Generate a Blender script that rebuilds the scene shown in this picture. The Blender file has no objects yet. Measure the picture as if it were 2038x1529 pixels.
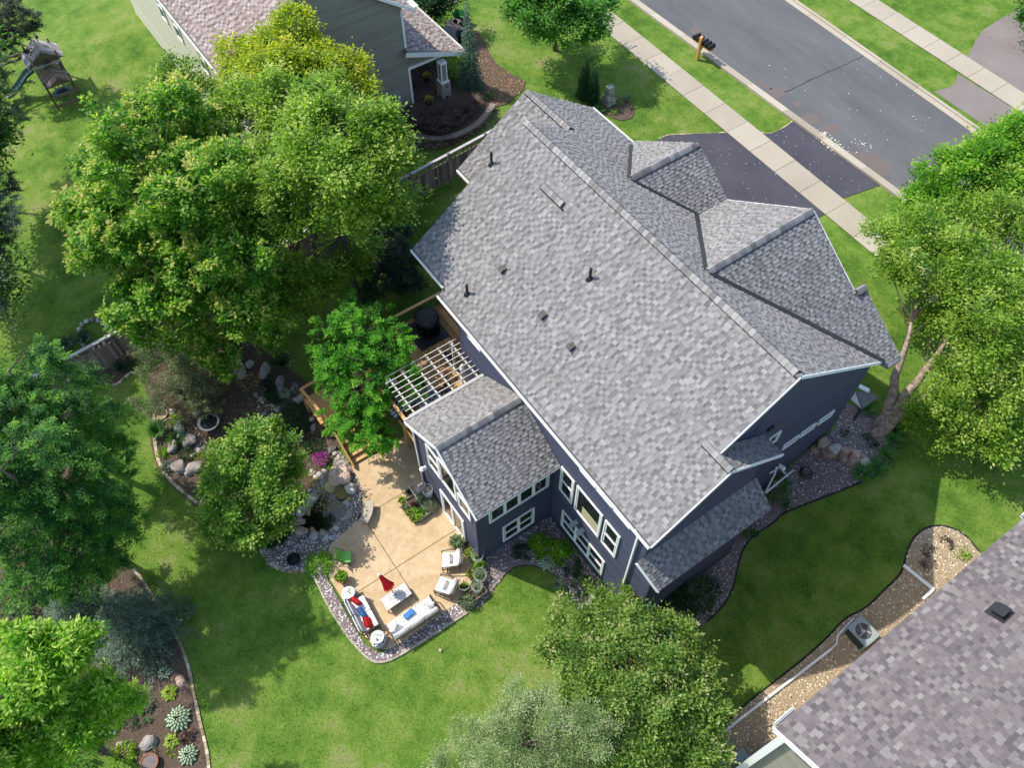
import bpy, math, random
import numpy as np
from mathutils import Vector, Matrix, noise as mnoise
from mathutils.geometry import tessellate_polygon
random.seed(7); RNG = np.random.default_rng(11)
SC = bpy.context.scene; COL = SC.collection

# ------------------------------------------------------------------ camera, sky, sun, exposure
cam = bpy.data.cameras.new('camera'); co = bpy.data.objects.new('camera', cam); COL.objects.link(co)
cam.sensor_width = 36.0; cam.lens = 1640 / 2038 * 36; cam.clip_start = 0.5; cam.clip_end = 2000
co.matrix_world = Matrix(((0.57238, -0.68262, 0.45432, 11.732), (0.81998, 0.47897, -0.31341, -6.374),
                          (-0.00366, 0.55192, 0.83389, 34.0), (0, 0, 0, 1)))
SC.camera = co
SUN_DIR = Vector((0.68, 0.42, -1.0)).normalized()          # the way the light travels
w = bpy.data.worlds.new('World'); SC.world = w; w.use_nodes = True
nt = w.node_tree; bg = nt.nodes['Background']
sky = nt.nodes.new('ShaderNodeTexSky'); sky.sky_type = 'NISHITA'; sky.sun_disc = False
sky.sun_elevation = math.asin(-SUN_DIR.z)
sky.sun_rotation = math.atan2(-SUN_DIR.x, -SUN_DIR.y)
nt.links.new(sky.outputs[0], bg.inputs[0]); bg.inputs[1].default_value = 0.15
sl = bpy.data.lights.new('sun', 'SUN'); sl.energy = 2.75; sl.angle = math.radians(0.5); sl.color = (1.0, 0.95, 0.86)
so = bpy.data.objects.new('sun', sl); COL.objects.link(so); so.location = (-20, -14, 40)
so.rotation_euler = SUN_DIR.to_track_quat('-Z', 'Y').to_euler()
SC.view_settings.view_transform = 'Standard'; SC.view_settings.look = 'None'
SC.view_settings.exposure = 1.13; SC.view_settings.gamma = 1.0; SC.view_settings.use_curve_mapping = False

#TERRAIN_BEGIN
def sstep(a, b, x):
    t = min(1.0, max(0.0, (x - a) / (b - a))); return t * t * (3 - 2 * t)
def terrain(x, y):
    hr = 0.35 * sstep(9.5, 11.5, y) + 2.05 * sstep(11.3, 15.8, y)
    hl = min(2.40, max(0.1, 1.2 + 0.075 * y))
    t = sstep(-17.5, -9.0, x)
    return hl + (hr - hl) * t
#TERRAIN_END

# ------------------------------------------------------------------ objects, names, labels
def tag(o, label=None, cat=None, group=None, kind=None):
    if label: o['label'] = label
    if cat: o['category'] = cat
    if group: o['group'] = group
    if kind: o['kind'] = kind
    return o
def empty(name, loc, label=None, cat=None, group=None, rz=0.0, kind=None):
    o = bpy.data.objects.new(name, None); COL.objects.link(o)
    o.location = loc; o.rotation_euler = (0, 0, rz); o.empty_display_size = 0.2
    return tag(o, label, cat, group, kind)
def link(name, me, parent=None):
    o = bpy.data.objects.new(name, me); COL.objects.link(o)
    if parent is not None: o.parent = parent
    return o
def copy_tree(o, parent=None):
    c = o.copy(); COL.objects.link(c)
    if parent is not None: c.parent = parent
    for ch in list(o.children): copy_tree(ch, c)
    return c
def origin(o):
    v = Vector((0, 0, 0))
    while o is not None: v += o.location; o = o.parent
    return v

class MB:
    """collects shapes and links them as one mesh object"""
    def __init__(s): s.v = []; s.f = []; s.t = []; s.m = []
    def add(s, vs, fs, tone=0.5, mi=0):
        b = len(s.v); s.v += [tuple(p) for p in vs]
        for f in fs: s.f.append(tuple(i + b for i in f)); s.t.append(tone); s.m.append(mi)
    def box(s, c, d, rz=0.0, tone=0.5, mi=0, M=None):
        x, y, z = d[0] / 2, d[1] / 2, d[2] / 2
        vs = [Vector((a * x, b * y, e * z)) for e in (-1, 1) for b in (-1, 1) for a in (-1, 1)]
        R = M if M is not None else Matrix.Rotation(rz, 3, 'Z')
        C = Vector(c); s.add([R @ p + C for p in vs], [(0, 2, 3, 1), (4, 5, 7, 6), (0, 1, 5, 4), (2, 6, 7, 3), (0, 4, 6, 2), (1, 3, 7, 5)], tone, mi)
    def rbox(s, c, d, r=0.03, rz=0.0, tone=0.5, mi=0, M=None, puff=0.0):
        """box with bevelled edges; puff swells the faces like a cushion"""
        n = 5; us = [-1, -1 + 2 * r / max(d[0], 1e-6), 0, 1 - 2 * r / max(d[0], 1e-6), 1]
        R = M if M is not None else Matrix.Rotation(rz, 3, 'Z'); C = Vector(c)
        def pt(a, b, k):
            q = [a * d[0] / 2, b * d[1] / 2, k * d[2] / 2]; h = [d[0] / 2, d[1] / 2, d[2] / 2]
            inn = [max(-(h[i] - r), min(h[i] - r, q[i])) for i in range(3)]
            dv = Vector([q[i] - inn[i] for i in range(3)])
            if dv.length > 1e-9: dv = dv.normalized() * r
            p = Vector(inn) + dv
            if puff: p.z += puff * (1 if k > 0 else -1) * max(0, 1 - a * a) * max(0, 1 - b * b) * abs(k)
            return R @ p + C
        g = lambda L: [-1, -1 + 2 * r / L, -.3, .3, 1 - 2 * r / L, 1]
        for ax in range(3):
            o1, o2 = [(1, 2), (0, 2), (0, 1)][ax]
            A, B = g(d[o1]), g(d[o2])
            for sg in (-1, 1):
                vs = []
                for b in B:
                    for a in A:
                        q = [0, 0, 0]; q[ax] = sg; q[o1] = a; q[o2] = b; vs.append(pt(*q))
                fs = []
                flip = (sg > 0) == (ax != 1)
                for j in range(5):
                    for i in range(5):
                        f = (j * 6 + i, j * 6 + i + 1, j * 6 + i + 7, j * 6 + i + 6)
                        fs.append(f if flip else f[::-1])
                s.add(vs, fs, tone, mi)
    def beam(s, a, b, w_, h_, tone=0.5, mi=0, up=(0, 0, 1)):
        a, b = Vector(a), Vector(b); d = b - a; L = d.length
        if L < 1e-6: return
        d /= L; u = Vector(up)
        if abs(d.dot(u)) > .98: u = Vector((1, 0, 0))
        sd = d.cross(u).normalized(); u = sd.cross(d)
        M = Matrix((d, sd, u)).transposed(); s.box((a + b) / 2, (L, w_, h_), M=M, tone=tone, mi=mi)
    def tube(s, path, rad, n=6, tone=0.5, mi=0, cap=True):
        P_ = [Vector(p) for p in path]; m = len(P_)
        rs = rad if isinstance(rad, (list, tuple)) else [rad] * m
        vs = []; pu = None
        for i, p in enumerate(P_):
            d = (P_[min(i + 1, m - 1)] - P_[max(i - 1, 0)])
            if d.length < 1e-9: d = Vector((0, 0, 1))
            d.normalize()
            u = pu if pu is not None else (Vector((0, 0, 1)) if abs(d.z) < .9 else Vector((1, 0, 0)))
            u = u - d * u.dot(d)
            if u.length < 1e-6: u = d.orthogonal()
            u.normalize(); pu = u; v = d.cross(u)
            for k in range(n):
                a = 2 * math.pi * k / n; vs.append(p + (u * math.cos(a) + v * math.sin(a)) * rs[i])
        fs = [(i * n + k, i * n + (k + 1) % n, (i + 1) * n + (k + 1) % n, (i + 1) * n + k) for i in range(m - 1) for k in range(n)]
        if cap: fs += [tuple(range(n))[::-1], tuple((m - 1) * n + k for k in range(n))]
        s.add(vs, fs, tone, mi)
    def lathe(s, prof, c=(0, 0, 0), n=16, tone=0.5, mi=0, cap=True):
        vs = []; C = Vector(c)
        for r, z in prof:
            for k in range(n):
                a = 2 * math.pi * k / n; vs.append(C + Vector((r * math.cos(a), r * math.sin(a), z)))
        m = len(prof)
        fs = [(i * n + k, i * n + (k + 1) % n, (i + 1) * n + (k + 1) % n, (i + 1) * n + k) for i in range(m - 1) for k in range(n)]
        if cap: fs += [tuple(range(n))[::-1], tuple((m - 1) * n + k for k in range(n))]
        s.add(vs, fs, tone, mi)
    def prism(s, poly, z0, z1, tone=0.5, mi=0):
        """vertical prism over a plan polygon; z0 and z1 are numbers or functions of x, y"""
        f0 = z0 if callable(z0) else (lambda x, y: z0); f1 = z1 if callable(z1) else (lambda x, y: z1)
        A = sum(poly[i][0] * poly[(i + 1) % len(poly)][1] - poly[(i + 1) % len(poly)][0] * poly[i][1] for i in range(len(poly)))
        if A < 0: poly = poly[::-1]
        n = len(poly); lo = [(x, y, f0(x, y)) for x, y in poly]; hi = [(x, y, f1(x, y)) for x, y in poly]
        tr = tessellate_polygon([[Vector((x, y, 0)) for x, y in poly]])
        fs = []
        for a, b, c_ in tr:
            ar = (poly[b][0] - poly[a][0]) * (poly[c_][1] - poly[a][1]) - (poly[c_][0] - poly[a][0]) * (poly[b][1] - poly[a][1])
            if abs(ar) < 1e-9: continue
            if ar < 0: b, c_ = c_, b
            fs.append((a + n, b + n, c_ + n)); fs.append((a, c_, b))
        fs += [(i, (i + 1) % n, (i + 1) % n + n, i + n) for i in range(n)]
        s.add(lo + hi, fs, tone, mi)
    def blob(s, c, r, seed=0, amp=0.25, sub=2, tone=0.5, mi=0, flat=1.0, rz=0.0, freq=0.8, boxy=0.0):
        vs, fs = ICO[sub]; R = Matrix.Rotation(rz, 3, 'Z'); C = Vector(c); out = []
        off = Vector((seed * 3.71, seed * 1.37, seed * 7.13))
        for p in vs:
            q = p.copy()
            if boxy:
                mx = max(abs(q.x), abs(q.y), abs(q.z)); q = q * (1 - boxy) + q / mx * boxy * .8
            k = 1 + amp * mnoise.noise(p * freq + off) * 1.6 + amp * .4 * mnoise.noise(p * freq * 2.7 + off)
            out.append(R @ Vector((q.x * r[0] * k, q.y * r[1] * k, q.z * r[2] * k * flat)) + C)
        s.add(out, fs, tone, mi)
    def build(s, name, mats, parent=None, world=False, smooth=False, **kw):
        me = bpy.data.meshes.new(name)
        vs = s.v
        if world and parent is not None:
            o_ = origin(parent); vs = [(x - o_.x, y - o_.y, z - o_.z) for x, y, z in vs]
        me.from_pydata(vs, [], s.f)
        for m in (mats if isinstance(mats, (list, tuple)) else [mats]): me.materials.append(m)
        if len(s.f):
            a = me.attributes.new('tone', 'FLOAT', 'FACE'); a.data.foreach_set('value', s.t)
            if any(s.m): me.polygons.foreach_set('material_index', s.m)
            if smooth: me.polygons.foreach_set('use_smooth', [True] * len(s.f))
        o = link(name, me, parent)
        return tag(o, **kw)

def _ico():
    import bmesh
    out = {}
    for k in (1, 2, 3):
        bm = bmesh.new(); bmesh.ops.create_icosphere(bm, subdivisions=k, radius=1.0)
        bm.verts.ensure_lookup_table()
        out[k] = ([v.co.copy() for v in bm.verts], [tuple(v.index for v in f.verts) for f in bm.faces]); bm.free()
    return out
ICO = _ico()

def np_mesh(name, V, F, mat, parent=None, tone=None, smooth=False):
    """fast mesh from arrays: V (n,3), F (m,k) all faces of one size, tone per vertex"""
    me = bpy.data.meshes.new(name); V = np.asarray(V, np.float32); F = np.asarray(F, np.int32)
    if parent is not None:
        o_ = origin(parent); V = V - np.array(o_, np.float32)
    m, k = F.shape
    me.vertices.add(len(V)); me.vertices.foreach_set('co', V.ravel())
    me.loops.add(m * k); me.loops.foreach_set('vertex_index', F.ravel())
    me.polygons.add(m); me.polygons.foreach_set('loop_start', np.arange(0, m * k, k, dtype=np.int32))
    if tone is not None:
        a = me.attributes.new('tone', 'FLOAT', 'POINT'); a.data.foreach_set('value', np.asarray(tone, np.float32))
    if smooth: me.polygons.foreach_set('use_smooth', np.ones(m, bool))
    me.materials.append(mat); me.update(calc_edges=True)
    return link(name, me, parent)

# ------------------------------------------------------------------ materials
def mat(name, cols, tone=1.0, nz=0.5, scale=4.0, detail=5.0, rough=0.75, bump=0.0, bscale=30.0, spec=0.3, metal=0.0,
        transl=0.0, stretch=(1, 1, 1), world=False, big=0.0, bigscale=0.15, island=0.0, coat=0.0, big2=0.0, big2scale=1.3, speck=0.0, speckscale=60.0):
    m = bpy.data.materials.new(name); m.use_nodes = True; N = m.node_tree.nodes; L = m.node_tree.links
    b = N['Principled BSDF']; out = N['Material Output']
    b.inputs['Roughness'].default_value = rough; b.inputs['Specular IOR Level'].default_value = spec; b.inputs['Metallic'].default_value = metal
    if coat: b.inputs['Coat Weight'].default_value = coat
    if world: vec = N.new('ShaderNodeNewGeometry').outputs['Position']
    else: vec = N.new('ShaderNodeTexCoord').outputs['Object']
    mp = N.new('ShaderNodeMapping'); mp.inputs['Scale'].default_value = stretch; L.new(vec, mp.inputs[0])
    def noise(sc, dt=detail, ro=0.6):
        n = N.new('ShaderNodeTexNoise'); n.inputs['Scale'].default_value = sc; n.inputs['Detail'].default_value = dt; n.inputs['Roughness'].default_value = ro
        L.new(mp.outputs[0], n.inputs['Vector']); return n.outputs['Fac']
    def math_(op, a, v):
        n = N.new('ShaderNodeMath'); n.operation = op
        for i, q in enumerate((a, v)):
            if isinstance(q, (int, float)): n.inputs[i].default_value = q
            else: L.new(q, n.inputs[i])
        return n.outputs[0]
    at = N.new('ShaderNodeAttribute'); at.attribute_name = 'tone'
    fac = math_('MULTIPLY', at.outputs['Fac'], tone) if tone else None
    base = 0.5 * (1 - tone)
    k = math_('MULTIPLY', math_('SUBTRACT', noise(scale), 0.5), nz * 2.0)
    fac = math_('ADD', k, math_('ADD', fac, base) if fac is not None else 0.5)
    if big: fac = math_('ADD', fac, math_('MULTIPLY', math_('SUBTRACT', noise(bigscale, 3.0), 0.5), big * 2.0))
    if big2: fac = math_('ADD', fac, math_('MULTIPLY', math_('SUBTRACT', noise(big2scale, 4.0, .65), 0.5), big2 * 2.0))
    if speck: fac = math_('ADD', fac, math_('MULTIPLY', math_('SUBTRACT', noise(speckscale, 2.0), 0.5), speck * 2.0))
    if island:
        g = N.new('ShaderNodeNewGeometry'); fac = math_('ADD', fac, math_('MULTIPLY', math_('SUBTRACT', g.outputs['Random Per Island'], 0.5), island * 2))
    r = N.new('ShaderNodeValToRGB'); L.new(fac, r.inputs[0])
    cr = r.color_ramp; n = len(cols)
    while len(cr.elements) < n: cr.elements.new(0.5)
    for i, c_ in enumerate(cols):
        cr.elements[i].position = i / max(1, n - 1); cr.elements[i].color = (*c_, 1)
    L.new(r.outputs[0], b.inputs['Base Color'])
    if bump:
        bp = N.new('ShaderNodeBump'); bp.inputs['Strength'].default_value = bump; bp.inputs['Distance'].default_value = 0.02
        L.new(noise(bscale, 4.0), bp.inputs['Height']); L.new(bp.outputs[0], b.inputs['Normal'])
    if transl:
        tr = N.new('ShaderNodeBsdfTranslucent'); mx = N.new('ShaderNodeMixShader'); mx.inputs[0].default_value = transl
        hs = N.new('ShaderNodeHueSaturation'); hs.inputs['Saturation'].default_value = 1.1; hs.inputs['Value'].default_value = 1.9
        L.new(r.outputs[0], hs.inputs['Color']); L.new(hs.outputs[0], tr.inputs[0])
        L.new(b.outputs[0], mx.inputs[1]); L.new(tr.outputs[0], mx.inputs[2]); L.new(mx.outputs[0], out.inputs[0])
    return m
def flat(name, c, rough=0.6, nz=0.12, scale=6.0, **kw):
    lo = tuple(max(0, x * .75) for x in c); hi = tuple(min(1, x * 1.25) for x in c)
    return mat(name, [lo, c, hi], tone=0.0, nz=nz * 2, scale=scale, rough=rough, **kw)
M = {}
M['grass'] = mat('grass', [(.03, .06, .012), (.052, .108, .013), (.082, .152, .02), (.125, .19, .03), (.18, .205, .065), (.20, .17, .09)], tone=0, nz=.30, scale=9, detail=9, rough=.9, spec=.1, bump=.3, bscale=26, world=True, big=.5, bigscale=.3, big2=.55, big2scale=1.0, speck=.18)
M['blade'] = mat('grass_blade', [(.03, .065, .009), (.056, .125, .012), (.10, .185, .02), (.16, .235, .035), (.225, .245, .08), (.25, .21, .11)], tone=.8, nz=.1, scale=2, rough=.7, spec=.2, world=True, big=.5, bigscale=.3, big2=.55, big2scale=1.0, transl=.4)
M['soil'] = mat('mulch_ground', [(.035, .024, .017), (.08, .055, .038), (.15, .105, .07)], tone=0, nz=.6, scale=14, rough=.95, world=True, bump=.6, bscale=40)
M['mulch'] = mat('mulch_chip', [(.05, .03, .02), (.12, .075, .047), (.22, .145, .095), (.38, .28, .19)], nz=.1, rough=.95)
M['chip'] = mat('cedar_chip', [(.12, .06, .025), (.3, .15, .06), (.5, .28, .12), (.62, .42, .22)], nz=.1, rough=.95)
M['gravelbed'] = mat('gravel_ground', [(.06, .047, .048), (.16, .125, .12), (.29, .24, .225)], tone=0, nz=.7, scale=24, rough=.95, world=True, bump=.6, bscale=40)
M['gravel'] = mat('gravel_stone', [(.07, .055, .058), (.17, .125, .12), (.30, .225, .205), (.50, .43, .39), (.76, .73, .69)], nz=.06, scale=20, rough=.85)
M['tangravel'] = mat('tan_gravel_stone', [(.13, .09, .055), (.3, .22, .13), (.46, .36, .22), (.62, .52, .36), (.78, .72, .6)], nz=.06, scale=20, rough=.85)
M['tanbed'] = mat('tan_gravel_ground', [(.12, .085, .055), (.28, .21, .13), (.42, .33, .21)], tone=0, nz=.7, scale=24, rough=.95, world=True)
M['asphalt'] = mat('asphalt', [(.052, .052, .054), (.085, .085, .087), (.118, .117, .117), (.16, .155, .15)], tone=0, nz=.3, scale=30, detail=9, rough=.92, spec=.15, world=True, bump=.3, bscale=60, big=.3, bigscale=.5, big2=.22, big2scale=1.6, speck=.2, stretch=(.3, 1, 1))
M['sealed'] = mat('sealed_asphalt', [(.02, .019, .024), (.042, .04, .05), (.065, .062, .074), (.10, .097, .11)], tone=0, nz=.22, scale=24, detail=9, rough=.85, spec=.25, world=True, big=.25, bigscale=.5)
M['oldasphalt'] = mat('weathered_asphalt', [(.075, .06, .055), (.14, .115, .105), (.22, .185, .17), (.32, .285, .26)], tone=0, nz=.65, scale=40, detail=9, rough=.95, world=True, big=.2, bigscale=.4)
M['patch'] = mat('reddish_patch', [(.085, .065, .058), (.125, .098, .088), (.18, .15, .135)], tone=0, nz=.7, scale=30, rough=.95, world=True)
M['concrete'] = mat('sidewalk_concrete', [(.21, .175, .13), (.34, .295, .225), (.43, .385, .31)], tone=.5, nz=.4, scale=18, detail=8, rough=.9, spec=.2, world=True, big=.22, bigscale=.4)
M['joint'] = flat('joint_dirt', (.07, .06, .04), .95)
M['patio'] = mat('tan_stained_concrete', [(.25, .16, .09), (.41, .285, .155), (.52, .385, .23), (.60, .475, .32)], tone=0, nz=.34, scale=4, detail=9, rough=.72, spec=.3, world=True, big=.34, bigscale=.55, big2=.3, big2scale=1.8, speck=.22, speckscale=26, bump=.2, bscale=12)
M['edging'] = mat('edging_stone', [(.16, .12, .07), (.34, .27, .17), (.5, .42, .3)], nz=.3, scale=5, rough=.95, world=True)
M['rubber'] = flat('black_edging', (.018, .017, .017), .7)
M['rock'] = mat('boulder_stone', [(.07, .06, .052), (.20, .17, .15), (.33, .29, .255), (.50, .455, .405)], tone=.8, nz=.6, scale=3.2, detail=9, rough=.9, bump=.5, bscale=9, world=True)
M['redrock'] = mat('granite_boulder', [(.14, .08, .055), (.30, .19, .135), (.44, .32, .25), (.56, .46, .38)], tone=.8, nz=.5, scale=4.5, detail=9, rough=.9, bump=.5, bscale=9, world=True)
M['mossrock'] = mat('mossy_stone', [(.05, .05, .012), (.15, .13, .03), (.30, .24, .07), (.42, .36, .2)], tone=.8, nz=.5, scale=6, detail=8, rough=.7, spec=.5, world=True)
M['shingle'] = mat('asphalt_shingle', [(.078, .074, .072), (.125, .119, .115), (.18, .171, .163), (.238, .226, .216), (.295, .281, .268)], tone=.68, nz=.2, scale=38, detail=5, rough=.93, spec=.15, world=True, bump=.25, bscale=60, big=.10, bigscale=.7)
M['nshingle'] = mat('mauve_shingle', [(.062, .052, .053), (.098, .084, .085), (.14, .121, .119), (.19, .168, .163), (.25, .225, .217)], tone=.68, nz=.14, scale=38, detail=5, rough=.93, spec=.15, world=True, bump=.25, bscale=60, big=.08, bigscale=.6)
M['wshingle'] = mat('brown_shingle', [(.105, .078, .07), (.16, .123, .11), (.22, .175, .157), (.285, .235, .212), (.35, .30, .272)], tone=1, nz=.14, scale=38, detail=5, rough=.93, spec=.15, world=True)
M['cap'] = mat('ridge_cap_shingle', [(.13, .122, .118), (.185, .175, .168), (.235, .223, .213), (.29, .275, .262)], tone=1, nz=.2, scale=30, rough=.93, spec=.15, world=True)
M['metal'] = flat('dark_bronze_metal', (.018, .017, .018), .5, metal=.0, spec=.4)
M['white'] = flat('white_paint', (.74, .73, .70), .5, nz=.06)
M['siding'] = mat('slate_siding', [(.043, .048, .080), (.056, .061, .098), (.069, .074, .115)], tone=.6, nz=.25, scale=3, rough=.6, spec=.3, world=True)
M['olive'] = mat('olive_siding', [(.20, .185, .145), (.24, .222, .178), (.275, .256, .208)], tone=.6, nz=.25, scale=3, rough=.7, world=True)
M['lit'] = mat('lit_olive_siding', [(.40, .385, .29), (.46, .44, .34), (.5, .48, .38)], tone=.6, nz=.2, scale=3, rough=.7, world=True)  # same olive siding, with its sunlit look put into the colour
M['glass'] = flat('window_glass', (.015, .017, .02), .06, nz=.0, spec=.7)
M['pane_reflection'] = flat('yellow_reflection', (.42, .38, .22), .7)  # flat yellow that paints a reflection on glass
M['cedar'] = mat('cedar_deck_board', [(.24, .11, .035), (.40, .21, .075), (.52, .30, .12), (.60, .38, .18)], tone=.8, nz=.35, scale=3, detail=8, rough=.75, stretch=(1, 6, 6), world=True)
M['oldwood'] = mat('weathered_wood', [(.06, .042, .03), (.13, .095, .07), (.21, .165, .13), (.31, .26, .22)], tone=.8, nz=.4, scale=3, detail=8, rough=.9, stretch=(5, 5, 1), world=True)
M['greywood'] = mat('grey_wood', [(.12, .105, .105), (.23, .205, .205), (.34, .31, .31), (.46, .43, .43)], tone=.8, nz=.35, scale=4, detail=8, rough=.9, world=True)
M['redwood'] = mat('plum_porch_board', [(.05, .022, .026), (.085, .04, .045), (.13, .065, .07)], tone=.8, nz=.3, scale=3, rough=.7, world=True)
M['post'] = flat('new_cedar_post', (.50, .27, .085), .75, nz=.2)
M['block'] = mat('retaining_block', [(.09, .068, .052), (.16, .125, .10), (.24, .195, .16)], tone=.9, nz=.4, scale=7, rough=.95, world=True, bump=.5, bscale=14)
M['black'] = flat('black_plastic', (.012, .012, .013), .55, spec=.35)
M['dark'] = flat('dark_void', (.012, .011, .012), .95)
M['offwhite'] = mat('weathered_white_wood', [(.30, .27, .24), (.46, .43, .39), (.58, .55, .51)], tone=.4, nz=.4, scale=5, rough=.7, world=True)
M['fabric'] = flat('white_outdoor_fabric', (.74, .72, .68), .9, nz=.05)
M['red'] = flat('red_fabric', (.55, .012, .018), .85)
M['blue'] = flat('blue_fabric', (.045, .15, .36), .85)
M['green'] = flat('lime_mesh_fabric', (.17, .42, .07), .7)
M['bronze'] = flat('bronze_frame', (.05, .035, .025), .45, spec=.5)
M['tabletop'] = mat('grey_tile_top', [(.35, .33, .30), (.48, .46, .43), (.58, .56, .53)], tone=.5, nz=.35, scale=5, rough=.6, world=True)
M['terracotta'] = flat('terracotta', (.30, .105, .05), .8)
M['redglaze'] = flat('red_glazed_pot', (.33, .018, .014), .25, spec=.6)
M['bark'] = mat('bark', [(.035, .026, .02), (.085, .064, .048), (.16, .125, .10), (.30, .25, .20)], tone=.3, nz=.6, scale=5, detail=8, rough=.95, stretch=(2, 2, .6), bump=.6, bscale=12)
M['birchbark'] = mat('river_birch_bark', [(.07, .045, .032), (.19, .13, .10), (.36, .28, .22), (.6, .53, .46)], tone=.3, nz=.75, scale=4.5, detail=9, rough=.95, stretch=(1, 1, 2.0), bump=.8, bscale=10)
M['twig'] = flat('twig', (.07, .052, .04), .9)
M['steel'] = flat('galvanised_wire', (.38, .37, .35), .45, spec=.5)
M['ac'] = flat('grey_green_enamel', (.25, .29, .285), .5)
M['acdark'] = flat('condenser_grille', (.05, .052, .045), .6)
M['teal'] = flat('teal_rubber', (.01, .14, .16), .45)
M['tealslide'] = flat('teal_slide_plastic', (.006, .05, .055), .35, spec=.5)
M['pond'] = flat('pond_water', (.010, .011, .006), .08, spec=.6)
M['stonecap'] = mat('grey_cap_stone', [(.16, .145, .12), (.27, .25, .215), (.37, .345, .30)], tone=.8, nz=.4, scale=6, rough=.9, world=True)
M['slate'] = flat('slate_paver', (.15, .165, .17), .8, nz=.2)
M['tarp'] = flat('dark_blue_tarp', (.018, .04, .075), .5)
M['yellow'] = flat('yellow_petal', (.65, .45, .04), .8)
M['magenta'] = flat('magenta_petal', (.42, .025, .30), .7)
M['petalwhite'] = flat('white_petal', (.75, .75, .70), .8)

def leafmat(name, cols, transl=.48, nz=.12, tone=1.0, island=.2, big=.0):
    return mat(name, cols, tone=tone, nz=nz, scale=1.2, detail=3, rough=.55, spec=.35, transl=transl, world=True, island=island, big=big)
LM = {}
LM['maple'] = leafmat('maple_leaf', [(.03, .10, .008), (.065, .18, .014), (.11, .26, .022), (.19, .34, .035), (.33, .40, .07), (.44, .40, .12)])
LM['yellow'] = leafmat('yellow_green_leaf', [(.08, .15, .008), (.17, .26, .014), (.27, .34, .02), (.38, .42, .035), (.5, .48, .07)])
LM['locust'] = leafmat('locust_leaf', [(.03, .13, .006), (.06, .22, .01), (.10, .32, .014), (.17, .40, .028), (.3, .47, .07)])
LM['birch'] = leafmat('birch_leaf', [(.055, .13, .010), (.115, .22, .02), (.19, .31, .032), (.30, .40, .065), (.46, .50, .17)])
LM['bright'] = leafmat('bright_leaf', [(.045, .14, .008), (.09, .24, .014), (.16, .34, .02), (.27, .43, .04), (.42, .50, .12)])
LM['magnolia'] = leafmat('crabapple_leaf', [(.045, .10, .012), (.09, .18, .022), (.16, .26, .04), (.27, .35, .085), (.45, .42, .21)])
LM['sage'] = leafmat('grey_green_leaf', [(.08, .14, .045), (.16, .235, .08), (.26, .335, .14), (.38, .43, .23), (.52, .54, .35)])
LM['hemlock'] = leafmat('hemlock_needle', [(.016, .07, .016), (.034, .12, .026), (.065, .19, .03), (.13, .29, .04), (.25, .42, .07)])
LM['spruce'] = leafmat('blue_spruce_needle', [(.025, .05, .03), (.055, .10, .06), (.095, .155, .09), (.15, .22, .13), (.20, .26, .14)], transl=.1)
LM['pine'] = leafmat('mugo_pine_needle', [(.04, .06, .018), (.09, .125, .04), (.16, .20, .08), (.28, .31, .15)], transl=.15)
LM['dogwood'] = leafmat('dogwood_leaf', [(.032, .10, .010), (.07, .17, .017), (.125, .26, .026), (.22, .35, .05), (.38, .45, .12)])
LM['dark'] = leafmat('dark_evergreen_needle', [(.010, .026, .014), (.02, .046, .022), (.036, .07, .03)], transl=.1)
LM['shrub'] = leafmat('shrub_leaf', [(.022, .085, .012), (.05, .155, .02), (.095, .24, .03), (.17, .33, .06)])
LM['deepshrub'] = leafmat('deep_green_leaf', [(.014, .05, .018), (.028, .085, .026), (.05, .13, .035)])
LM['lime'] = leafmat('lime_leaf', [(.12, .22, .015), (.24, .36, .03), (.36, .46, .06)])
LM['hosta'] = leafmat('hosta_leaf', [(.03, .10, .035), (.07, .17, .05), (.35, .42, .26), (.62, .66, .5)], island=.05)
LM['wine'] = leafmat('wine_red_leaf', [(.022, .012, .012), (.045, .024, .020), (.085, .042, .032), (.13, .075, .05)], transl=.1)
LM['herb'] = leafmat('silver_green_leaf', [(.07, .13, .05), (.15, .22, .10), (.26, .33, .18)])
LM['brown'] = leafmat('brown_needle', [(.045, .03, .018), (.09, .062, .04), (.15, .11, .07)], transl=.05)
LM['weeping'] = leafmat('weeping_spruce_needle', [(.03, .065, .045), (.06, .12, .08), (.11, .18, .12), (.18, .25, .16)], transl=.1)

# ------------------------------------------------------------------ polygons
def in_poly(P_, poly):
    x, y = P_[:, 0], P_[:, 1]; r = np.zeros(len(x), bool); n = len(poly)
    for i in range(n):
        x0, y0 = poly[i]; x1, y1 = poly[(i + 1) % n]
        if y0 == y1: continue
        c_ = ((y0 > y) != (y1 > y)) & (x < (x1 - x0) * (y - y0) / (y1 - y0) + x0); r ^= c_
    return r
def rand_in(poly, n):
    a = np.array(poly); lo, hi = a.min(0), a.max(0); out = []; need = n
    while need > 0:
        q = RNG.uniform(lo, hi, (max(64, need * 3), 2)); q = q[in_poly(q, poly)][:need]; out.append(q); need -= len(q)
    return np.concatenate(out)
def area(poly):
    return abs(sum(poly[i][0] * poly[(i + 1) % len(poly)][1] - poly[(i + 1) % len(poly)][0] * poly[i][1] for i in range(len(poly)))) / 2
def clip(poly, a, b, c_):
    """keep a*x + b*y <= c"""
    out = []; n = len(poly)
    for i in range(n):
        p, q = poly[i], poly[(i + 1) % n]; dp = a * p[0] + b * p[1] - c_; dq = a * q[0] + b * q[1] - c_
        if dp <= 0: out.append(p)
        if (dp < 0 < dq) or (dq < 0 < dp):
            t = dp / (dp - dq); out.append((p[0] + t * (q[0] - p[0]), p[1] + t * (q[1] - p[1])))
    return out
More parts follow.
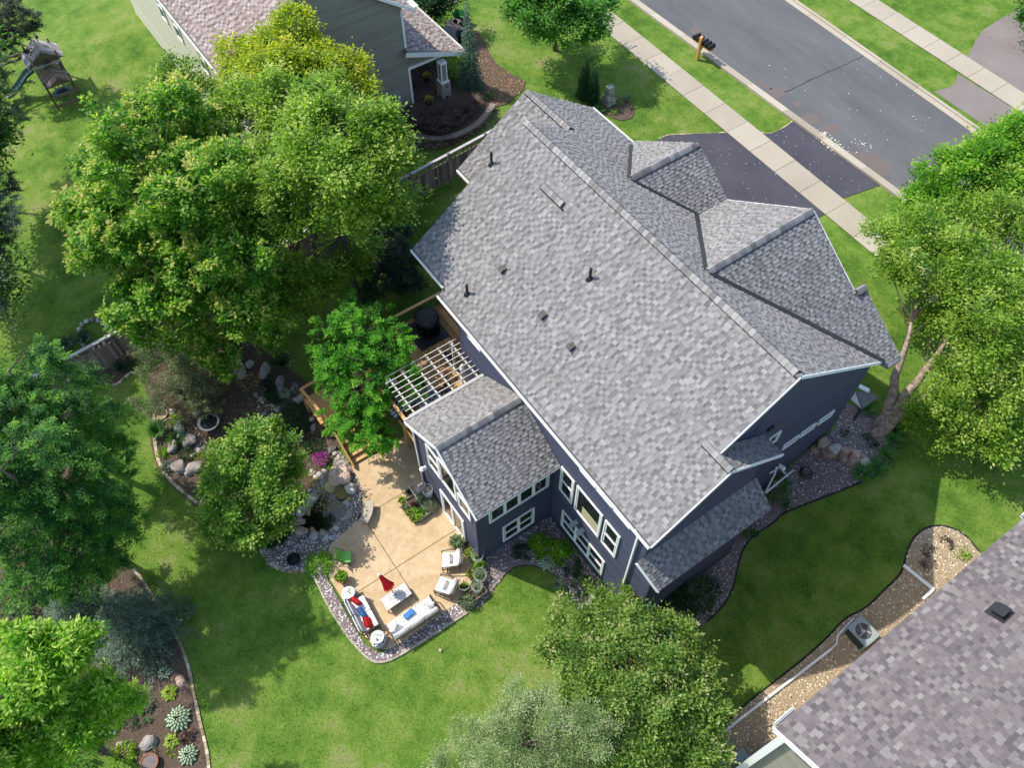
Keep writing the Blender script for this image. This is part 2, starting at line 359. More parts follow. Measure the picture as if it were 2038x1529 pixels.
def smooth_poly(poly, it=2):
    for _ in range(it):
        o = []; n = len(poly)
        for i in range(n):
            p, q = poly[i], poly[(i + 1) % n]
            o += [(p[0] * .75 + q[0] * .25, p[1] * .75 + q[1] * .25), (p[0] * .25 + q[0] * .75, p[1] * .25 + q[1] * .75)]
        poly = o
    return poly
def smooth_line(pl, it=2):
    for _ in range(it):
        o = [pl[0]]
        for i in range(len(pl) - 1):
            p, q = pl[i], pl[i + 1]
            o += [tuple(a * .75 + b * .25 for a, b in zip(p, q)), tuple(a * .25 + b * .75 for a, b in zip(p, q))]
        pl = o + [pl[-1]]
    return pl
def tz(x, y, d=0.0): return terrain(x, y) + d

def sheet(name, poly, mtl, lift, kind='structure', step=0.4, parent=None, **kw):
    """a thin sheet draped over the terrain inside a plan polygon (cut by a grid so that it follows slopes)"""
    a = np.array(poly); lo, hi = a.min(0), a.max(0); mb = MB()
    nx = max(1, int((hi[0] - lo[0]) / step)); ny = max(1, int((hi[1] - lo[1]) / step))
    for i in range(nx):
        x0 = lo[0] + (hi[0] - lo[0]) * i / nx; x1 = lo[0] + (hi[0] - lo[0]) * (i + 1) / nx
        col = clip(clip(poly, -1, 0, -x0), 1, 0, x1)
        if len(col) < 3: continue
        for j in range(ny):
            y0 = lo[1] + (hi[1] - lo[1]) * j / ny; y1 = lo[1] + (hi[1] - lo[1]) * (j + 1) / ny
            ce = clip(clip(col, 0, -1, -y0), 0, 1, y1)
            if len(ce) < 3 or area(ce) < 1e-5: continue
            A = sum(ce[k][0] * ce[(k + 1) % len(ce)][1] - ce[(k + 1) % len(ce)][0] * ce[k][1] for k in range(len(ce)))
            if A < 0: ce = ce[::-1]
            vs = [(x, y, tz(x, y, lift + .022)) for x, y in ce]
            if len(ce) <= 4: mb.add(vs, [tuple(range(len(ce)))])
            else:
                for t3 in tessellate_polygon([[Vector((x, y, 0)) for x, y in ce]]):
                    p, q, r_ = [ce[k] for k in t3]
                    s_ = (q[0] - p[0]) * (r_[1] - p[1]) - (r_[0] - p[0]) * (q[1] - p[1])
                    if abs(s_) > 1e-8: mb.add([vs[k] for k in (t3 if s_ > 0 else t3[::-1])], [(0, 1, 2)])
    return mb.build(name, mtl, parent, world=parent is not None, kind=kind, **kw)

def stones(name, poly, mtl, dens, r0, r1, kind='stuff', parent=None, flatn=.7, lift=.02, avoid=(), tmean=.45, tsd=.28, **kw):
    """loose gravel: many small angular stones in one mesh"""
    n = int(area(poly) * dens); q = rand_in(poly, n)
    for av in avoid: q = q[~in_poly(q, av)]
    n = len(q); oc = np.array([(1, 0, 0), (-1, 0, 0), (0, 1, 0), (0, -1, 0), (0, 0, 1), (0, 0, -1)], float)
    fc = np.array([(0, 2, 4), (2, 1, 4), (1, 3, 4), (3, 0, 4), (2, 0, 5), (1, 2, 5), (3, 1, 5), (0, 3, 5)])
    r = RNG.uniform(r0, r1, n); th = RNG.uniform(0, 6.28, n)
    S = RNG.uniform(.6, 1.3, (n, 6, 3)) * oc[None]; S[:, :, 2] *= flatn
    S[:, :, 0] += RNG.normal(0, .2, (n, 6)); S[:, :, 1] += RNG.normal(0, .2, (n, 6))
    S *= r[:, None, None]; cs, sn = np.cos(th)[:, None], np.sin(th)[:, None]
    X = S[:, :, 0] * cs - S[:, :, 1] * sn; Y = S[:, :, 0] * sn + S[:, :, 1] * cs
    zz = np.array([terrain(a, b) for a, b in q]) + lift
    V = np.stack([X + q[:, 0:1], Y + q[:, 1:2], S[:, :, 2] + zz[:, None] + r[:, None] * .3], 2).reshape(-1, 3)
    F = (np.arange(n)[:, None, None] * 6 + fc[None]).reshape(-1, 3)
    t = np.repeat(np.clip(RNG.normal(tmean, tsd, n), 0, 1), 6)
    return tag(np_mesh(name, V, F, mtl, parent, t), kind=kind, **kw)

# ================================================================== THE GROUND
PATIO = smooth_line([(-7.25, -2.34), (-6.53, -2.38), (-5.81, -2.57), (-5.21, -2.91), (-4.67, -3.56), (-4.5, -4.69), (-4.3, -5.14), (-3.68, -5.51), (-3.02, -5.72), (-2.96, -5.71), (-1.65, -5.7), (-0.62, -5.76), (0.23, -5.67), (0.79, -5.44), (1.02, -5.11), (1.05, -4.57)], 1)
PATIO = PATIO + [(0.97, -1.77), (0.86, -1.45), (0.41, -0.51), (0.17, -0.39), (-0.47, -0.28), (-1.14, -0.3)] + [(-1.15, -.02), (-4.6, -.02), (-4.9, 1.2), (-7.2, 1.2), (-7.3, -.8)]
POND = smooth_poly([(-6.95, -4.19), (-6.85, -3.79), (-6.55, -3.44), (-5.95, -3.36), (-5.6, -3.55), (-5.41, -3.86), (-5.15, -4.24), (-5.03, -4.65), (-5.14, -5.09), (-5.49, -5.39), (-5.83, -5.7), (-6.24, -5.55), (-6.33, -5.26), (-6.36, -4.89), (-6.61, -4.57)], 2)
BEDGRAVEL = [(-6.14, -7.45), (-5.13, -7.61), (-4.48, -7.21), (-4.14, -6.82), (-3.93, -6.29)] + [(-3.51, -6.41), (-3.67, -6.19), (-2.2, -6.34), (-0.71, -6.31), (0.43, -6.15), (1.05, -5.95), (1.32, -5.6), (1.48, -5), (1.56, -1.71), (0.97, -1.77), (1.03, -4.74), (0.93, -5.52), (0.21, -5.85), (-0.71, -5.89), (-1.84, -5.83), (-3.03, -5.81), (-3.71, -5.55), (-4.3, -5.14), (-4.54, -4.43), (-4.67, -3.56), (-5.19, -2.87), (-5.81, -2.57), (-6.53, -2.38), (-7.25, -2.34), (-7.78, -2.37), (-8.45, -2.42), (-7.69, -3.14), (-7.45, -4.38), (-6.7, -5.36), (-6.09, -6.15), (-6.2, -6.96)]
DOGBED = smooth_poly([(-16.10, -8.52), (-15.30, -8.44), (-14.55, -8.96), (-13.49, -9.33), (-12.41, -9.61), (-11.29, -9.49), (-10.35, -9.19), (-9.2, -8.79), (-7.1, -7.68), (-6.06, -7.57), (-6.41, -6.62), (-7.08, -5.07), (-8.12, -3.94), (-8.52, -2.7), (-8.88, -2.29), (-9.29, -2.25), (-11.25, -2.11), (-12.54, -2.06), (-13.60, -2.5), (-15.62, -3.12), (-17.17, -4.42), (-17.35, -6.35), (-16.76, -7.92)], 1)
_cx = sum(p[0] for p in DOGBED) / len(DOGBED); _cy = sum(p[1] for p in DOGBED) / len(DOGBED)
DOGBED = [(_cx + (x - _cx) * (1.10 if x > _cx + 1 or y < _cy - 1 else 1.02), _cy + (y - _cy) * 1.04) for x, y in DOGBED]
FENCEBED = [(-20.73, -11.69), (-20.51, -10.09), (-20.47, -7.85), (-18.44, -8.37), (-17.93, -8.83), (-17.50, -9.7), (-18.64, -10.41)]
HOUSEBED = [(-0.22, 0.34), (0.01, 3.7), (-0.03, 3.78)] + [(0.05, 3.7), (4.8, 3.7)] + [(4.86, 4.08), (5.67, 4.23), (6.21, 3.07), (6.03, 1.98), (4.9, 1.91), (4.26, 1.97), (3.72, 2.2), (3.14, 2.38), (2.48, 2.33), (1.77, 2.05), (1.25, 1.53), (1.04, 1.06), (1.09, 0.55), (1.36, -0.29), (1.66, -1), (1.51, -1.58)]
SIDEBED = [(5.9, 3.7), (5.9, 9.2), (4.7, 9.2), (4.7, 15.9)] + [(3.88, 17.15), (4.99, 17.80), (6.13, 18.36), (6.87, 17.50), (7.35, 16.30), (7.31, 15.32), (6.75, 13.90), (5.92, 12.11), (6.05, 11.51), (5.9, 10.30), (6.14, 9.56), (6.71, 8.71), (7.25, 7.97), (7.52, 6.97), (7.57, 6.19), (7.55, 5.46), (7.52, 4.94), (6.9, 4.28), (5.37, 4.3)]
NBBED = [(11.16, 3), (11.10, 3.75), (10.84, 4.88), (10.95, 8.19), (10.89, 9.97), (10.73, 10.83), (10.98, 11.88), (10.88, 12.78), (10.85, 13.62), (10.30, 14.31), (10.08, 14.82), (10.10, 15.40), (10.47, 16.08), (11.18, 16.45), (12.04, 16.29)] + [(13.2, 16.0), (13.2, 2.0), (10.9, 1.4)]
LEFTBED = [(-10.36, -12.80), (-8.89, -12.58), (-7.67, -12.29), (-6.07, -12.17), (-4.5, -12.00), (-3.01, -12.11), (-1.85, -12.38), (-0.64, -12.62), (0.41, -12.79), (1.35, -13.07)] + [(-8.0, -22.0), (-19.5, -20), (-19.5, -10.5)]
PORCHBED = smooth_poly([(-22.71, 18.94), (-24.27, 18.42), (-25.97, 18.33), (-28.71, 19.28), (-29.32, 19.04), (-25.13, 16.64), (-23.13, 15.67), (-21.77, 15.95)], 1)
FRONTISLE = smooth_poly([((-17.95, 21.77, 2.4)[0] + 1.25 * math.cos(a), (-17.95, 21.77, 2.4)[1] + .95 * math.sin(a)) for a in [k * .6283 for k in range(10)]], 1)
# street lines: y as a function of x on the front level (all run along x)
ZS = 2.4
def yline(p, q):
    return lambda x: p[1] + (q[1] - p[1]) * (x - p[0]) / (q[0] - p[0])
W0 = yline((-25.10, 25.96, 2.4), (-1.46, 25.19, 2.4)); W1 = yline((-12.54, 26.50, 2.4), (-6.72, 26.36, 2.4))
_w1 = W1; W1 = lambda x: W0(x) + 1.62
K0 = yline((-20.74, 29.33, 2.4), (-4.58, 29.38, 2.4)); K1 = lambda x: K0(x) + .55
Q0 = yline((-19.97, 37.78, 2.4), (-4.36, 37.04, 2.4)); Q1 = lambda x: Q0(x) + .55
F0 = yline((-17.73, 41.25, 2.4), (-8.78, 40.96, 2.4)); F1 = lambda x: F0(x) + 1.62
X0, X1 = -75.0, 45.0
def band(f, g, x0=X0, x1=X1): return [(x0, f(x0)), (x1, f(x1)), (x1, g(x1)), (x0, g(x0))]

# one ground sheet: a fine grid in view, running out coarsely to the horizon
def ground():
    xs = [-600, -300, -150, -100, -80] + list(np.arange(-70, -26, 1.0)) + list(np.arange(-26, 16, .5)) + list(np.arange(16, 31, 1.0)) + [40, 60, 100, 200, 400, 600]
    ys = [-600, -300, -150, -80, -50] + list(np.arange(-36, -18, 1.0)) + list(np.arange(-18, 20, .5)) + list(np.arange(20, 61, 1.0)) + [80, 120, 200, 400, 600]
    V = [(x, y, terrain(x, y)) for y in ys for x in xs]; nx = len(xs)
    hole = np.array(POND)
    F = []
    for j in range(len(ys) - 1):
        for i in range(nx - 1):
            F.append((j * nx + i, j * nx + i + 1, (j + 1) * nx + i + 1, (j + 1) * nx + i))
    o = np_mesh('ground', V, F, M['grass'], smooth=True); tag(o, kind='structure')
ground()
sheet('garden_bed', DOGBED, M['soil'], .012); sheet('gravel_bed', BEDGRAVEL, M['gravelbed'], .018)
sheet('fence_bed', FENCEBED, M['soil'], .014); sheet('house_gravel_bed', HOUSEBED, M['gravelbed'], .016)
sheet('side_gravel_bed', SIDEBED, M['gravelbed'], .022); sheet('neighbour_gravel_bed', NBBED, M['tanbed'], .016)
sheet('left_garden_bed', LEFTBED, M['soil'], .012); sheet('porch_bed', PORCHBED, M['soil'], .02); sheet('island_bed', FRONTISLE, M['soil'], .014)

def pat_slab(poly, mtl, name, parent, z0, z1, tone=.5, world=True):
    mb = MB(); mb.prism(poly, z0, z1, tone); return mb.build(name, mtl, parent, world=world)
# the patio: slabs between sawn joints over a dark base
pat = empty('patio', (-3, -3, 0), kind='structure')
mb = MB(); mb.prism(PATIO, -.1, .03); mb.build('base', M['joint'], pat, world=True)
jx = (-1.84, -3.14, 0)                       # where the two joints cross
j2 = (-4.17, -3.09, 0)
quads = []
for sx in (-1, 1):
    for sy in (-1, 1):
        p = clip(clip(PATIO, sx, 0, sx * jx[0] - .014), 0, sy, sy * jx[1] - .014)
        if len(p) > 2: quads.append(p)
for p in quads:
    for sx in (-1, 1):
        q = clip(p, sx, 0, sx * (jx[0] - 2.9) - .014)
        if len(q) > 2 and area(q) > .3: pat_slab(q, M['patio'], 'slab', pat, .028, .06)
# pond: water over a mossy bed inside a ring of stones
mb = MB(); mb.prism(POND, .02, .05); tag(mb.build('pond_water', M['pond']), kind='structure')

# ------------------------------------------------------------------ street
rd = empty('road', (-20, 33, ZS), kind='structure')
mb = MB(); mb.prism(band(K1, Q0), ZS - .2, ZS + .03); mb.build('asphalt_surface', M['asphalt'], rd, world=True)
def kerb(name, f0, f1, road_side):
    e = empty(name, (-20, f0(-20), ZS), kind='structure'); x = X0; k = 0
    while x < X1:
        x2 = x + 3.0; mb = MB(); t = random.random()
        a, b = f0, f1
        m0 = (lambda xx: a(xx) + .18) if road_side > 0 else (lambda xx: b(xx) - .18)
        lo, hi = ((a, m0), (m0, b)) if road_side > 0 else ((m0, b), (a, m0))
        mb.prism(band(lo[0], lo[1], x + .008, x2 - .008), ZS - .1, ZS + .15, t); mb.prism(band(hi[0], hi[1], x + .008, x2 - .008), ZS - .1, ZS + .055, t)
        mb.build('kerb_segment', M['concrete'], e, world=True); x = x2
kerb('near_kerb', K0, K1, 1); kerb('far_kerb', Q0, Q1, -1)
def walk(name, f0, f1, L, ph):
    e = empty(name, (-20, f0(-20), ZS), kind='structure')
    mb = MB(); mb.prism(band(f0, f1), ZS - .1, ZS + .03); mb.build('base', M['joint'], e, world=True)
    x = X0 + ph
    while x < X1:
        mb = MB(); mb.prism(band(f0, f1, x + .012, x + L - .012), ZS + .01, ZS + .055 + random.uniform(-.006, .006), random.uniform(.25, .75))
        mb.build('slab', M['concrete'], e, world=True); x += L
jx0 = (-12.62, 25.13, 2.4)[0]; jl = ((-4.76, 24.96, 2.4)[0] - jx0) / 4
walk('sidewalk', W0, W1, jl, (jx0 - X0) % jl); walk('far_sidewalk', F0, F1, 1.75, .6)
# asphalt patches, the transverse crack and the crumbled edge by the near kerb
def patchsheet(px, tone=.5, name='asphalt_patch'):
    mb = MB(); mb.prism(px, ZS + .02, ZS + .034); mb.build(name, M['patch'], rd, world=True)
for pl in (smooth_poly([(-14.03, 30.01), (-14.05, 30.66), (-13.53, 31.12), (-13.11, 30.91), (-13.06, 29.95), (-13.49, 29.69)], 1), smooth_poly([(-12.30, 30.44), (-12.35, 31.04), (-11.82, 31.12), (-11.80, 30.48)], 1), smooth_poly([(-11.11, 30.02), (-11.19, 30.82), (-10.37, 30.94), (-10.12, 30.26), (-10.62, 29.68)], 1),
           smooth_poly([(-9.81, 30.20), (-9.83, 31.06), (-9.16, 31.25), (-8.9, 30.61), (-9.29, 29.93)], 1), smooth_poly([(-7.36, 29.84), (-7.21, 30.42), (-6.41, 31.18), (-5.23, 31.20), (-4.88, 30.53), (-4.89, 29.59), (-5.77, 29.50)], 2), smooth_poly([(-21.36, 30.31), (-21.42, 31.00), (-20.70, 31.08), (-20.51, 30.41)], 1),
           smooth_poly([(-15.34, 30.38), (-14.98, 30.46), (-14.03, 30.70), (-13.94, 30.27), (-14.40, 30.17)], 1)):
    patchsheet(pl)
mb = MB(); a, b = (-13.29, 30.87, 2.4), (-13.00, 37.44, 2.4); pts = [Vector(a).lerp(Vector(b), k / 14) + Vector((random.uniform(-.05, .05), 0, 0)) for k in range(15)]
for p, q in zip(pts, pts[1:]): mb.beam((p.x, p.y, ZS + .031), (q.x, q.y, ZS + .031), random.uniform(.03, .07), .008)
for cpl in ("c 880,400 950,350 1000,380", "c 420,60 440,100 520,150"): pass
mb.build('crack', M['dark'], rd, world=True)
stones('road_chips', [(-13.38, 29.44), (-10.52, 29.57), (-9.97, 30.10), (-8.08, 30.28), (-7.9, 32.02), (-6.66, 31.32), (-7.29, 29.70), (-7.82, 29.18), (-10.41, 29.47), (-12.59, 29.49)], M['gravel'], 16, .025, .07, lift=.03, flatn=.25, tmean=.8, tsd=.15)
stones('road_specks', [(-17.03, 31.88), (-11.32, 37.35), (-6.09, 37.14), (-5.84, 32.48), (-10.03, 31.55)], M['gravel'], .5, .03, .06, lift=.03, flatn=.2, tmean=.85, tsd=.1)
stones('pale_kerb_rubble', [(-9.88, 29.46), (-9.33, 30.25), (-7.88, 30.07), (-7.7, 29.60), (-8.13, 29.24)], M['tangravel'], 90, .03, .07, lift=.03, flatn=.25, tmean=.85, tsd=.12)
# driveways
DR = [(-14.43, 22.01), (-14.43, 22.46), (-14.37, 22.74), (-13.86, 23.53)] + [((-12.62, 25.13, 2.4)[0], W0((-12.62, 25.13, 2.4)[0]))]
xr = (-5.16, 26.47, 2.4)[0]
DRIVE = [DR[0], DR[1], DR[2], DR[3], DR[4], (xr + .35, W0(xr)), (xr + .35, 15.2), (DR[0][0] - .3, 15.2)]
dv = empty('driveway', (-4, 20, ZS), kind='structure')
mb = MB(); mb.prism(DRIVE, ZS - .2, ZS + .03); mb.build('drive_surface', M['sealed'], dv, world=True)
APRON = [(-11.62, 26.63), (-11.22, 27.28), (-11.05, 27.81), (-11.03, 28.39), (-11.15, 28.84)]; xa = APRON[0][0]
APRON = [(xa, W1(xa))] + APRON[1:4] + [(APRON[4][0], K0(APRON[4][0]) + .02)]
xb = (-4.62, 28.60, 2.4)[0]; bR = [(-4.66, 28.59), (-4.93, 27.72), (-5.03, 27.14)]
APRON += [(xb, K0(xb) + .02), bR[1], bR[2], (xr, W1(xr))]
mb = MB(); mb.prism(APRON, ZS - .2, ZS + .028); mb.build('apron', M['sealed'], dv, world=True)
stones('drive_specks', DRIVE, M['gravel'], 1.8, .018, .035, lift=.03, flatn=.3, tmean=.9, tsd=.08)
stones('apron_specks', APRON, M['gravel'], 2.5, .018, .035, lift=.03, flatn=.3, tmean=.9, tsd=.08)
def edge_stones(name, pl, mtl, w_, lift, n=1, **kw):
    pl = smooth_line(pl, 2); mb = MB()
    for p, q in zip(pl, pl[1:]):
        L = math.hypot(q[0] - p[0], q[1] - p[1]); k = max(1, int(L / .28))
        for i in range(k):
            a = (p[0] + (q[0] - p[0]) * i / k, p[1] + (q[1] - p[1]) * i / k); b = (p[0] + (q[0] - p[0]) * (i + .94) / k, p[1] + (q[1] - p[1]) * (i + .94) / k)
            mb.beam((a[0], a[1], tz(*a, lift)), (b[0], b[1], tz(*b, lift)), w_ * random.uniform(.85, 1.1), .09, random.random())
    return mb.build(name, mtl, kind=kw.pop('kind', 'structure'), **kw)
edge_stones('drive_edging', DR[:4] + [DR[4]], M['edging'], .07, .0)
edge_stones('apron_edging', APRON[:5], M['edging'], .07, .0)
# the neighbour's weathered driveway over the road
fd = empty('far_driveway', (2, 42, ZS), kind='structure')
mb = MB(); mb.prism([(-9.17, 42.57), (-9.87, 44.11), (-10.47, 45.72), (-10.60, 47.75), (-10.55, 50.08), (-7.72, 48.99), (-2.18, 41.15), (-4.67, 42.05)], ZS - .2, ZS + .03); mb.build('drive_surface', M['oldasphalt'], fd, world=True)
mb = MB(); mb.prism([(-8.5, 40.77), (-8.11, 40.20), (-7.9, 39.39), (-8.22, 38.25), (-4.14, 38.11), (-2.43, 37.81), (-1.13, 39.66), (-3.51, 40.80)], ZS - .2, ZS + .028); mb.build('apron', M['oldasphalt'], fd, world=True)
# front walk of the house at the top of the picture, and its entry slab
mb = MB(); mb.prism([(-32.31, 18.64), (-32.64, 20.16), (-33.50, 20.98), (-34.54, 19.51), (-33.21, 18.68)] , ZS - .1, ZS + .04); mb.build('front_path', M['concrete'], kind='structure')
mb = MB(); mb.prism([(-31.08, 18.12), (-30.95, 19.59), (-29.05, 18.48), (-28.68, 17.47), (-29.28, 17.23), (-30.37, 17.54)], ZS - .1, ZS + .05); mb.build('entry_slab', M['oldasphalt'], kind='structure')

# bed edgings
edge_stones('garden_edging', [(-15.31, -8.22), (-15.30, -8.44), (-14.55, -8.96), (-13.49, -9.33), (-12.41, -9.61), (-11.29, -9.49), (-10.35, -9.19), (-9.2, -8.79)], M['edging'], .15, .02)
edge_stones('pond_bed_edging', [(-6.23, -7.57), (-5.9, -7.58), (-5.21, -7.53), (-4.63, -7.25), (-4.22, -6.9), (-3.98, -6.36), (-3.98, -6.17)], M['edging'], .14, .02)
edge_stones('left_bed_edging', [(-9.55, -12.72), (-8.89, -12.58), (-7.67, -12.29), (-6.07, -12.17), (-4.5, -12.00), (-3.01, -12.11), (-1.85, -12.38), (-0.64, -12.62), (0.41, -12.79), (1.1, -13.03)], M['edging'], .12, .02)
edge_stones('fence_bed_edging', [(-17.82, -8.7), (-17.71, -9.18), (-17.50, -9.7), (-18.55, -10.44)], M['edging'], .14, .02)
edge_stones('patio_bed_kerb', [(-3.9, -6.35), (-3.67, -6.19), (-2.2, -6.34), (-0.71, -6.31), (0.43, -6.15), (1.05, -5.95), (1.32, -5.6), (1.48, -5), (1.56, -1.71)], M['concrete'], .09, .03)
def strip(name, pl, mtl, r, lift):
    pl = smooth_line(pl, 3); mb = MB(); mb.tube([(x, y, tz(x, y, lift)) for x, y in pl], r, 5); return mb.build(name, mtl, kind='structure')
strip('side_bed_edging', [(6.34, 18.06), (6.87, 17.50), (7.35, 16.30), (7.31, 15.32), (6.75, 13.90), (5.92, 12.11), (6.05, 11.51), (5.9, 10.30), (6.14, 9.56), (6.71, 8.71), (7.25, 7.97), (7.52, 6.97), (7.57, 6.19)], M['rubber'], .045, .03)
strip('neighbour_bed_edging', [(11.16, 3), (11.10, 3.75), (10.84, 4.88), (10.95, 8.19), (10.89, 9.97), (10.73, 10.83), (10.98, 11.88), (10.88, 12.78), (10.85, 13.62), (10.30, 14.31), (10.08, 14.82), (10.10, 15.40), (10.47, 16.08), (11.18, 16.45), (12.04, 16.29)], M['rubber'], .04, .03)
strip('house_bed_edging', [(1.12, 0.39), (1.09, 0.55), (1.04, 1.06), (1.25, 1.53), (1.77, 2.05), (2.48, 2.33), (3.14, 2.38), (3.72, 2.2)], M['rubber'], .03, .02)

# loose gravel, mulch and chips
stones('patio_gravel', BEDGRAVEL, M['gravel'], 220, .028, .06, avoid=(PATIO, POND), tmean=.7, tsd=.3)
stones('house_gravel', HOUSEBED, M['gravel'], 220, .024, .052, tmean=.56, tsd=.33)
stones('side_gravel', SIDEBED, M['gravel'], 200, .024, .052, tmean=.56, tsd=.33)
stones('neighbour_gravel', NBBED, M['tangravel'], 170, .022, .052, tmean=.6, tsd=.3)
stones('garden_mulch', DOGBED, M['mulch'], 110, .015, .05, flatn=.3, avoid=(POND, PATIO), tmean=.45)
stones('left_bed_mulch', LEFTBED, M['mulch'], 60, .015, .05, flatn=.3, tmean=.4)
stones('fence_bed_mulch', FENCEBED, M['mulch'], 80, .015, .05, flatn=.3, tmean=.45)
stones('porch_bed_chips', PORCHBED, M['chip'], 170, .02, .06, flatn=.3)
stones('island_mulch', FRONTISLE, M['mulch'], 100, .02, .05, flatn=.3)
stones('garden_chips', smooth_poly([(-14.63, -4.44), (-13.97, -3.31), (-13.40, -3.41), (-13.74, -4.76), (-14.38, -4.9)], 1), M['chip'], 260, .02, .05, flatn=.35, lift=.02)
stones('retaining_gravel', [(-22.90, 10.37), (-22.02, 16.12), (-21.17, 15.78), (-20.85, 14.85), (-21.43, 9.82)], M['gravel'], 120, .02, .05, tmean=.3, tsd=.25)
stones('rill_gravel', [(-13.54, -7.94), (-13.28, -7.43), (-12.08, -7.24), (-11.49, -7.15), (-11.34, -7.59), (-12.17, -7.7), (-12.77, -7.92)], M['tangravel'], 150, .02, .06, lift=.02)
stones('rill_pebbles', [(-13.12, -4.29), (-12.20, -3.59), (-11.21, -3.72), (-10.48, -4.48), (-11.72, -4.49), (-12.40, -4.6)], M['tangravel'], 110, .02, .07, lift=.02)
stones('pond_pebbles', smooth_poly([(-6.95, -4.19), (-6.8, -3.72), (-6.24, -3.35), (-5.76, -3.52), (-5.73, -3.98), (-5.95, -4.46), (-6.33, -4.76)], 2), M['mossrock'], 300, .02, .055, lift=.03, tmean=.6)

# the lawn: short blades standing on the ground sheet wherever it is grass
def lawn(name, poly, dens, hgt):
    n = int(area(poly) * dens); q = rand_in(poly, n)
    keep = np.ones(len(q), bool)
    for av in (PATIO, POND, BEDGRAVEL, DOGBED, FENCEBED, HOUSEBED, SIDEBED, NBBED, LEFTBED, PORCHBED, FRONTISLE, DRIVE, APRON):
        keep &= ~in_poly(q, av)
    x, y = q[:, 0], q[:, 1]
    keep &= ~((x > -13.3) & (x < 4.8) & (y > 3.7) & (y < 15.7)) & ~((y > W0(x) - .03) & (y < W1(x) + .03)) & ~((y > K0(x) - .03) & (y < Q1(x) + .03)) & ~((y > F0(x) - .02) & (y < F1(x) + .02))
    keep &= ~((x < -24.8) & (x > -46) & (y > 1.6) & (y < 13)); keep &= ~((x > -11) & (x < 0) & (y > 0) & (y < 4))
    q = q[keep]; n = len(q)
    zz = np.array([terrain(a, b) for a, b in q]); th = RNG.uniform(0, 6.28, n); h = RNG.uniform(.5, 1.2, n) * hgt; wd = RNG.uniform(.008, .02, n)
    dx, dy = np.cos(th) * wd, np.sin(th) * wd; lx, ly = RNG.normal(0, .6, n) * h, RNG.normal(0, .6, n) * h
    V = np.stack([np.stack([q[:, 0] - dx, q[:, 1] - dy, zz], 1), np.stack([q[:, 0] + dx, q[:, 1] + dy, zz], 1), np.stack([q[:, 0] + lx, q[:, 1] + ly, zz + h], 1)], 1).reshape(-1, 3)
    F = np.arange(3 * n).reshape(-1, 3); t = np.repeat(np.clip(RNG.normal(.45, .2, n), 0, 1), 3)
    tag(np_mesh(name, V, F, M['blade'], None, t), kind='stuff')
lawn('lawn_grass', [(-19, -17), (2, -17), (14, -2), (13, 22), (-19, 27)], 380, .035)
lawn('verge_grass', [(-48, -14), (-19, -14), (-19, 27), (12, 25), (12, 52), (-30, 52)], 110, .045)

# ================================================================== HOUSES
CAMP = np.array((11.73, -6.37, 34.0))
def roof_slab(poly, zf, mtl, parent, th=.16, name='roof_deck'):
    mb = MB(); mb.prism(poly, lambda x, y: zf(x, y) - th, zf); return mb.build(name, mtl, parent, world=True)
def course_tabs(poly, e, u, zf, expo=.143, wr=(.145, .20)):
    """shingle tabs over a roof plane: e along the eave, u up the slope, both plan unit vectors; yields (centre-line, width, raised)"""
    e = np.array(e, float); u = np.array(u, float); P_ = np.array(poly)
    o0 = P_[0]; A, B = (P_ - o0) @ e, (P_ - o0) @ u
    z0, z1 = zf(*o0), zf(*(o0 + u)); sl_ = z1 - z0; step = expo / math.hypot(1, sl_)
    t = B.min() + step * .15; out = []
    n = len(P_)
    while t < B.max() - .02:
        tm = t + step * .5; xs = []
        for i in range(n):
            b0, b1 = B[i], B[(i + 1) % n]
            if (b0 > tm) != (b1 > tm): xs.append(A[i] + (A[(i + 1) % n] - A[i]) * (tm - b0) / (b1 - b0))
        xs.sort()
        for a0, a1 in zip(xs[::2], xs[1::2]):
            a = a0; k = random.randint(0, 1)
            while a < a1 - .02:
                wd = min(random.uniform(*wr) * (1.0 if k % 2 else .72), a1 - a)
                if a1 - a - wd < .06: wd = a1 - a
                out.append((o0 + e * (a + wd / 2) + u * t, wd, k % 2)); a += wd; k += 1
        t += step
    return out, step, sl_
TONES = (.08, .28, .5, .72, .95)
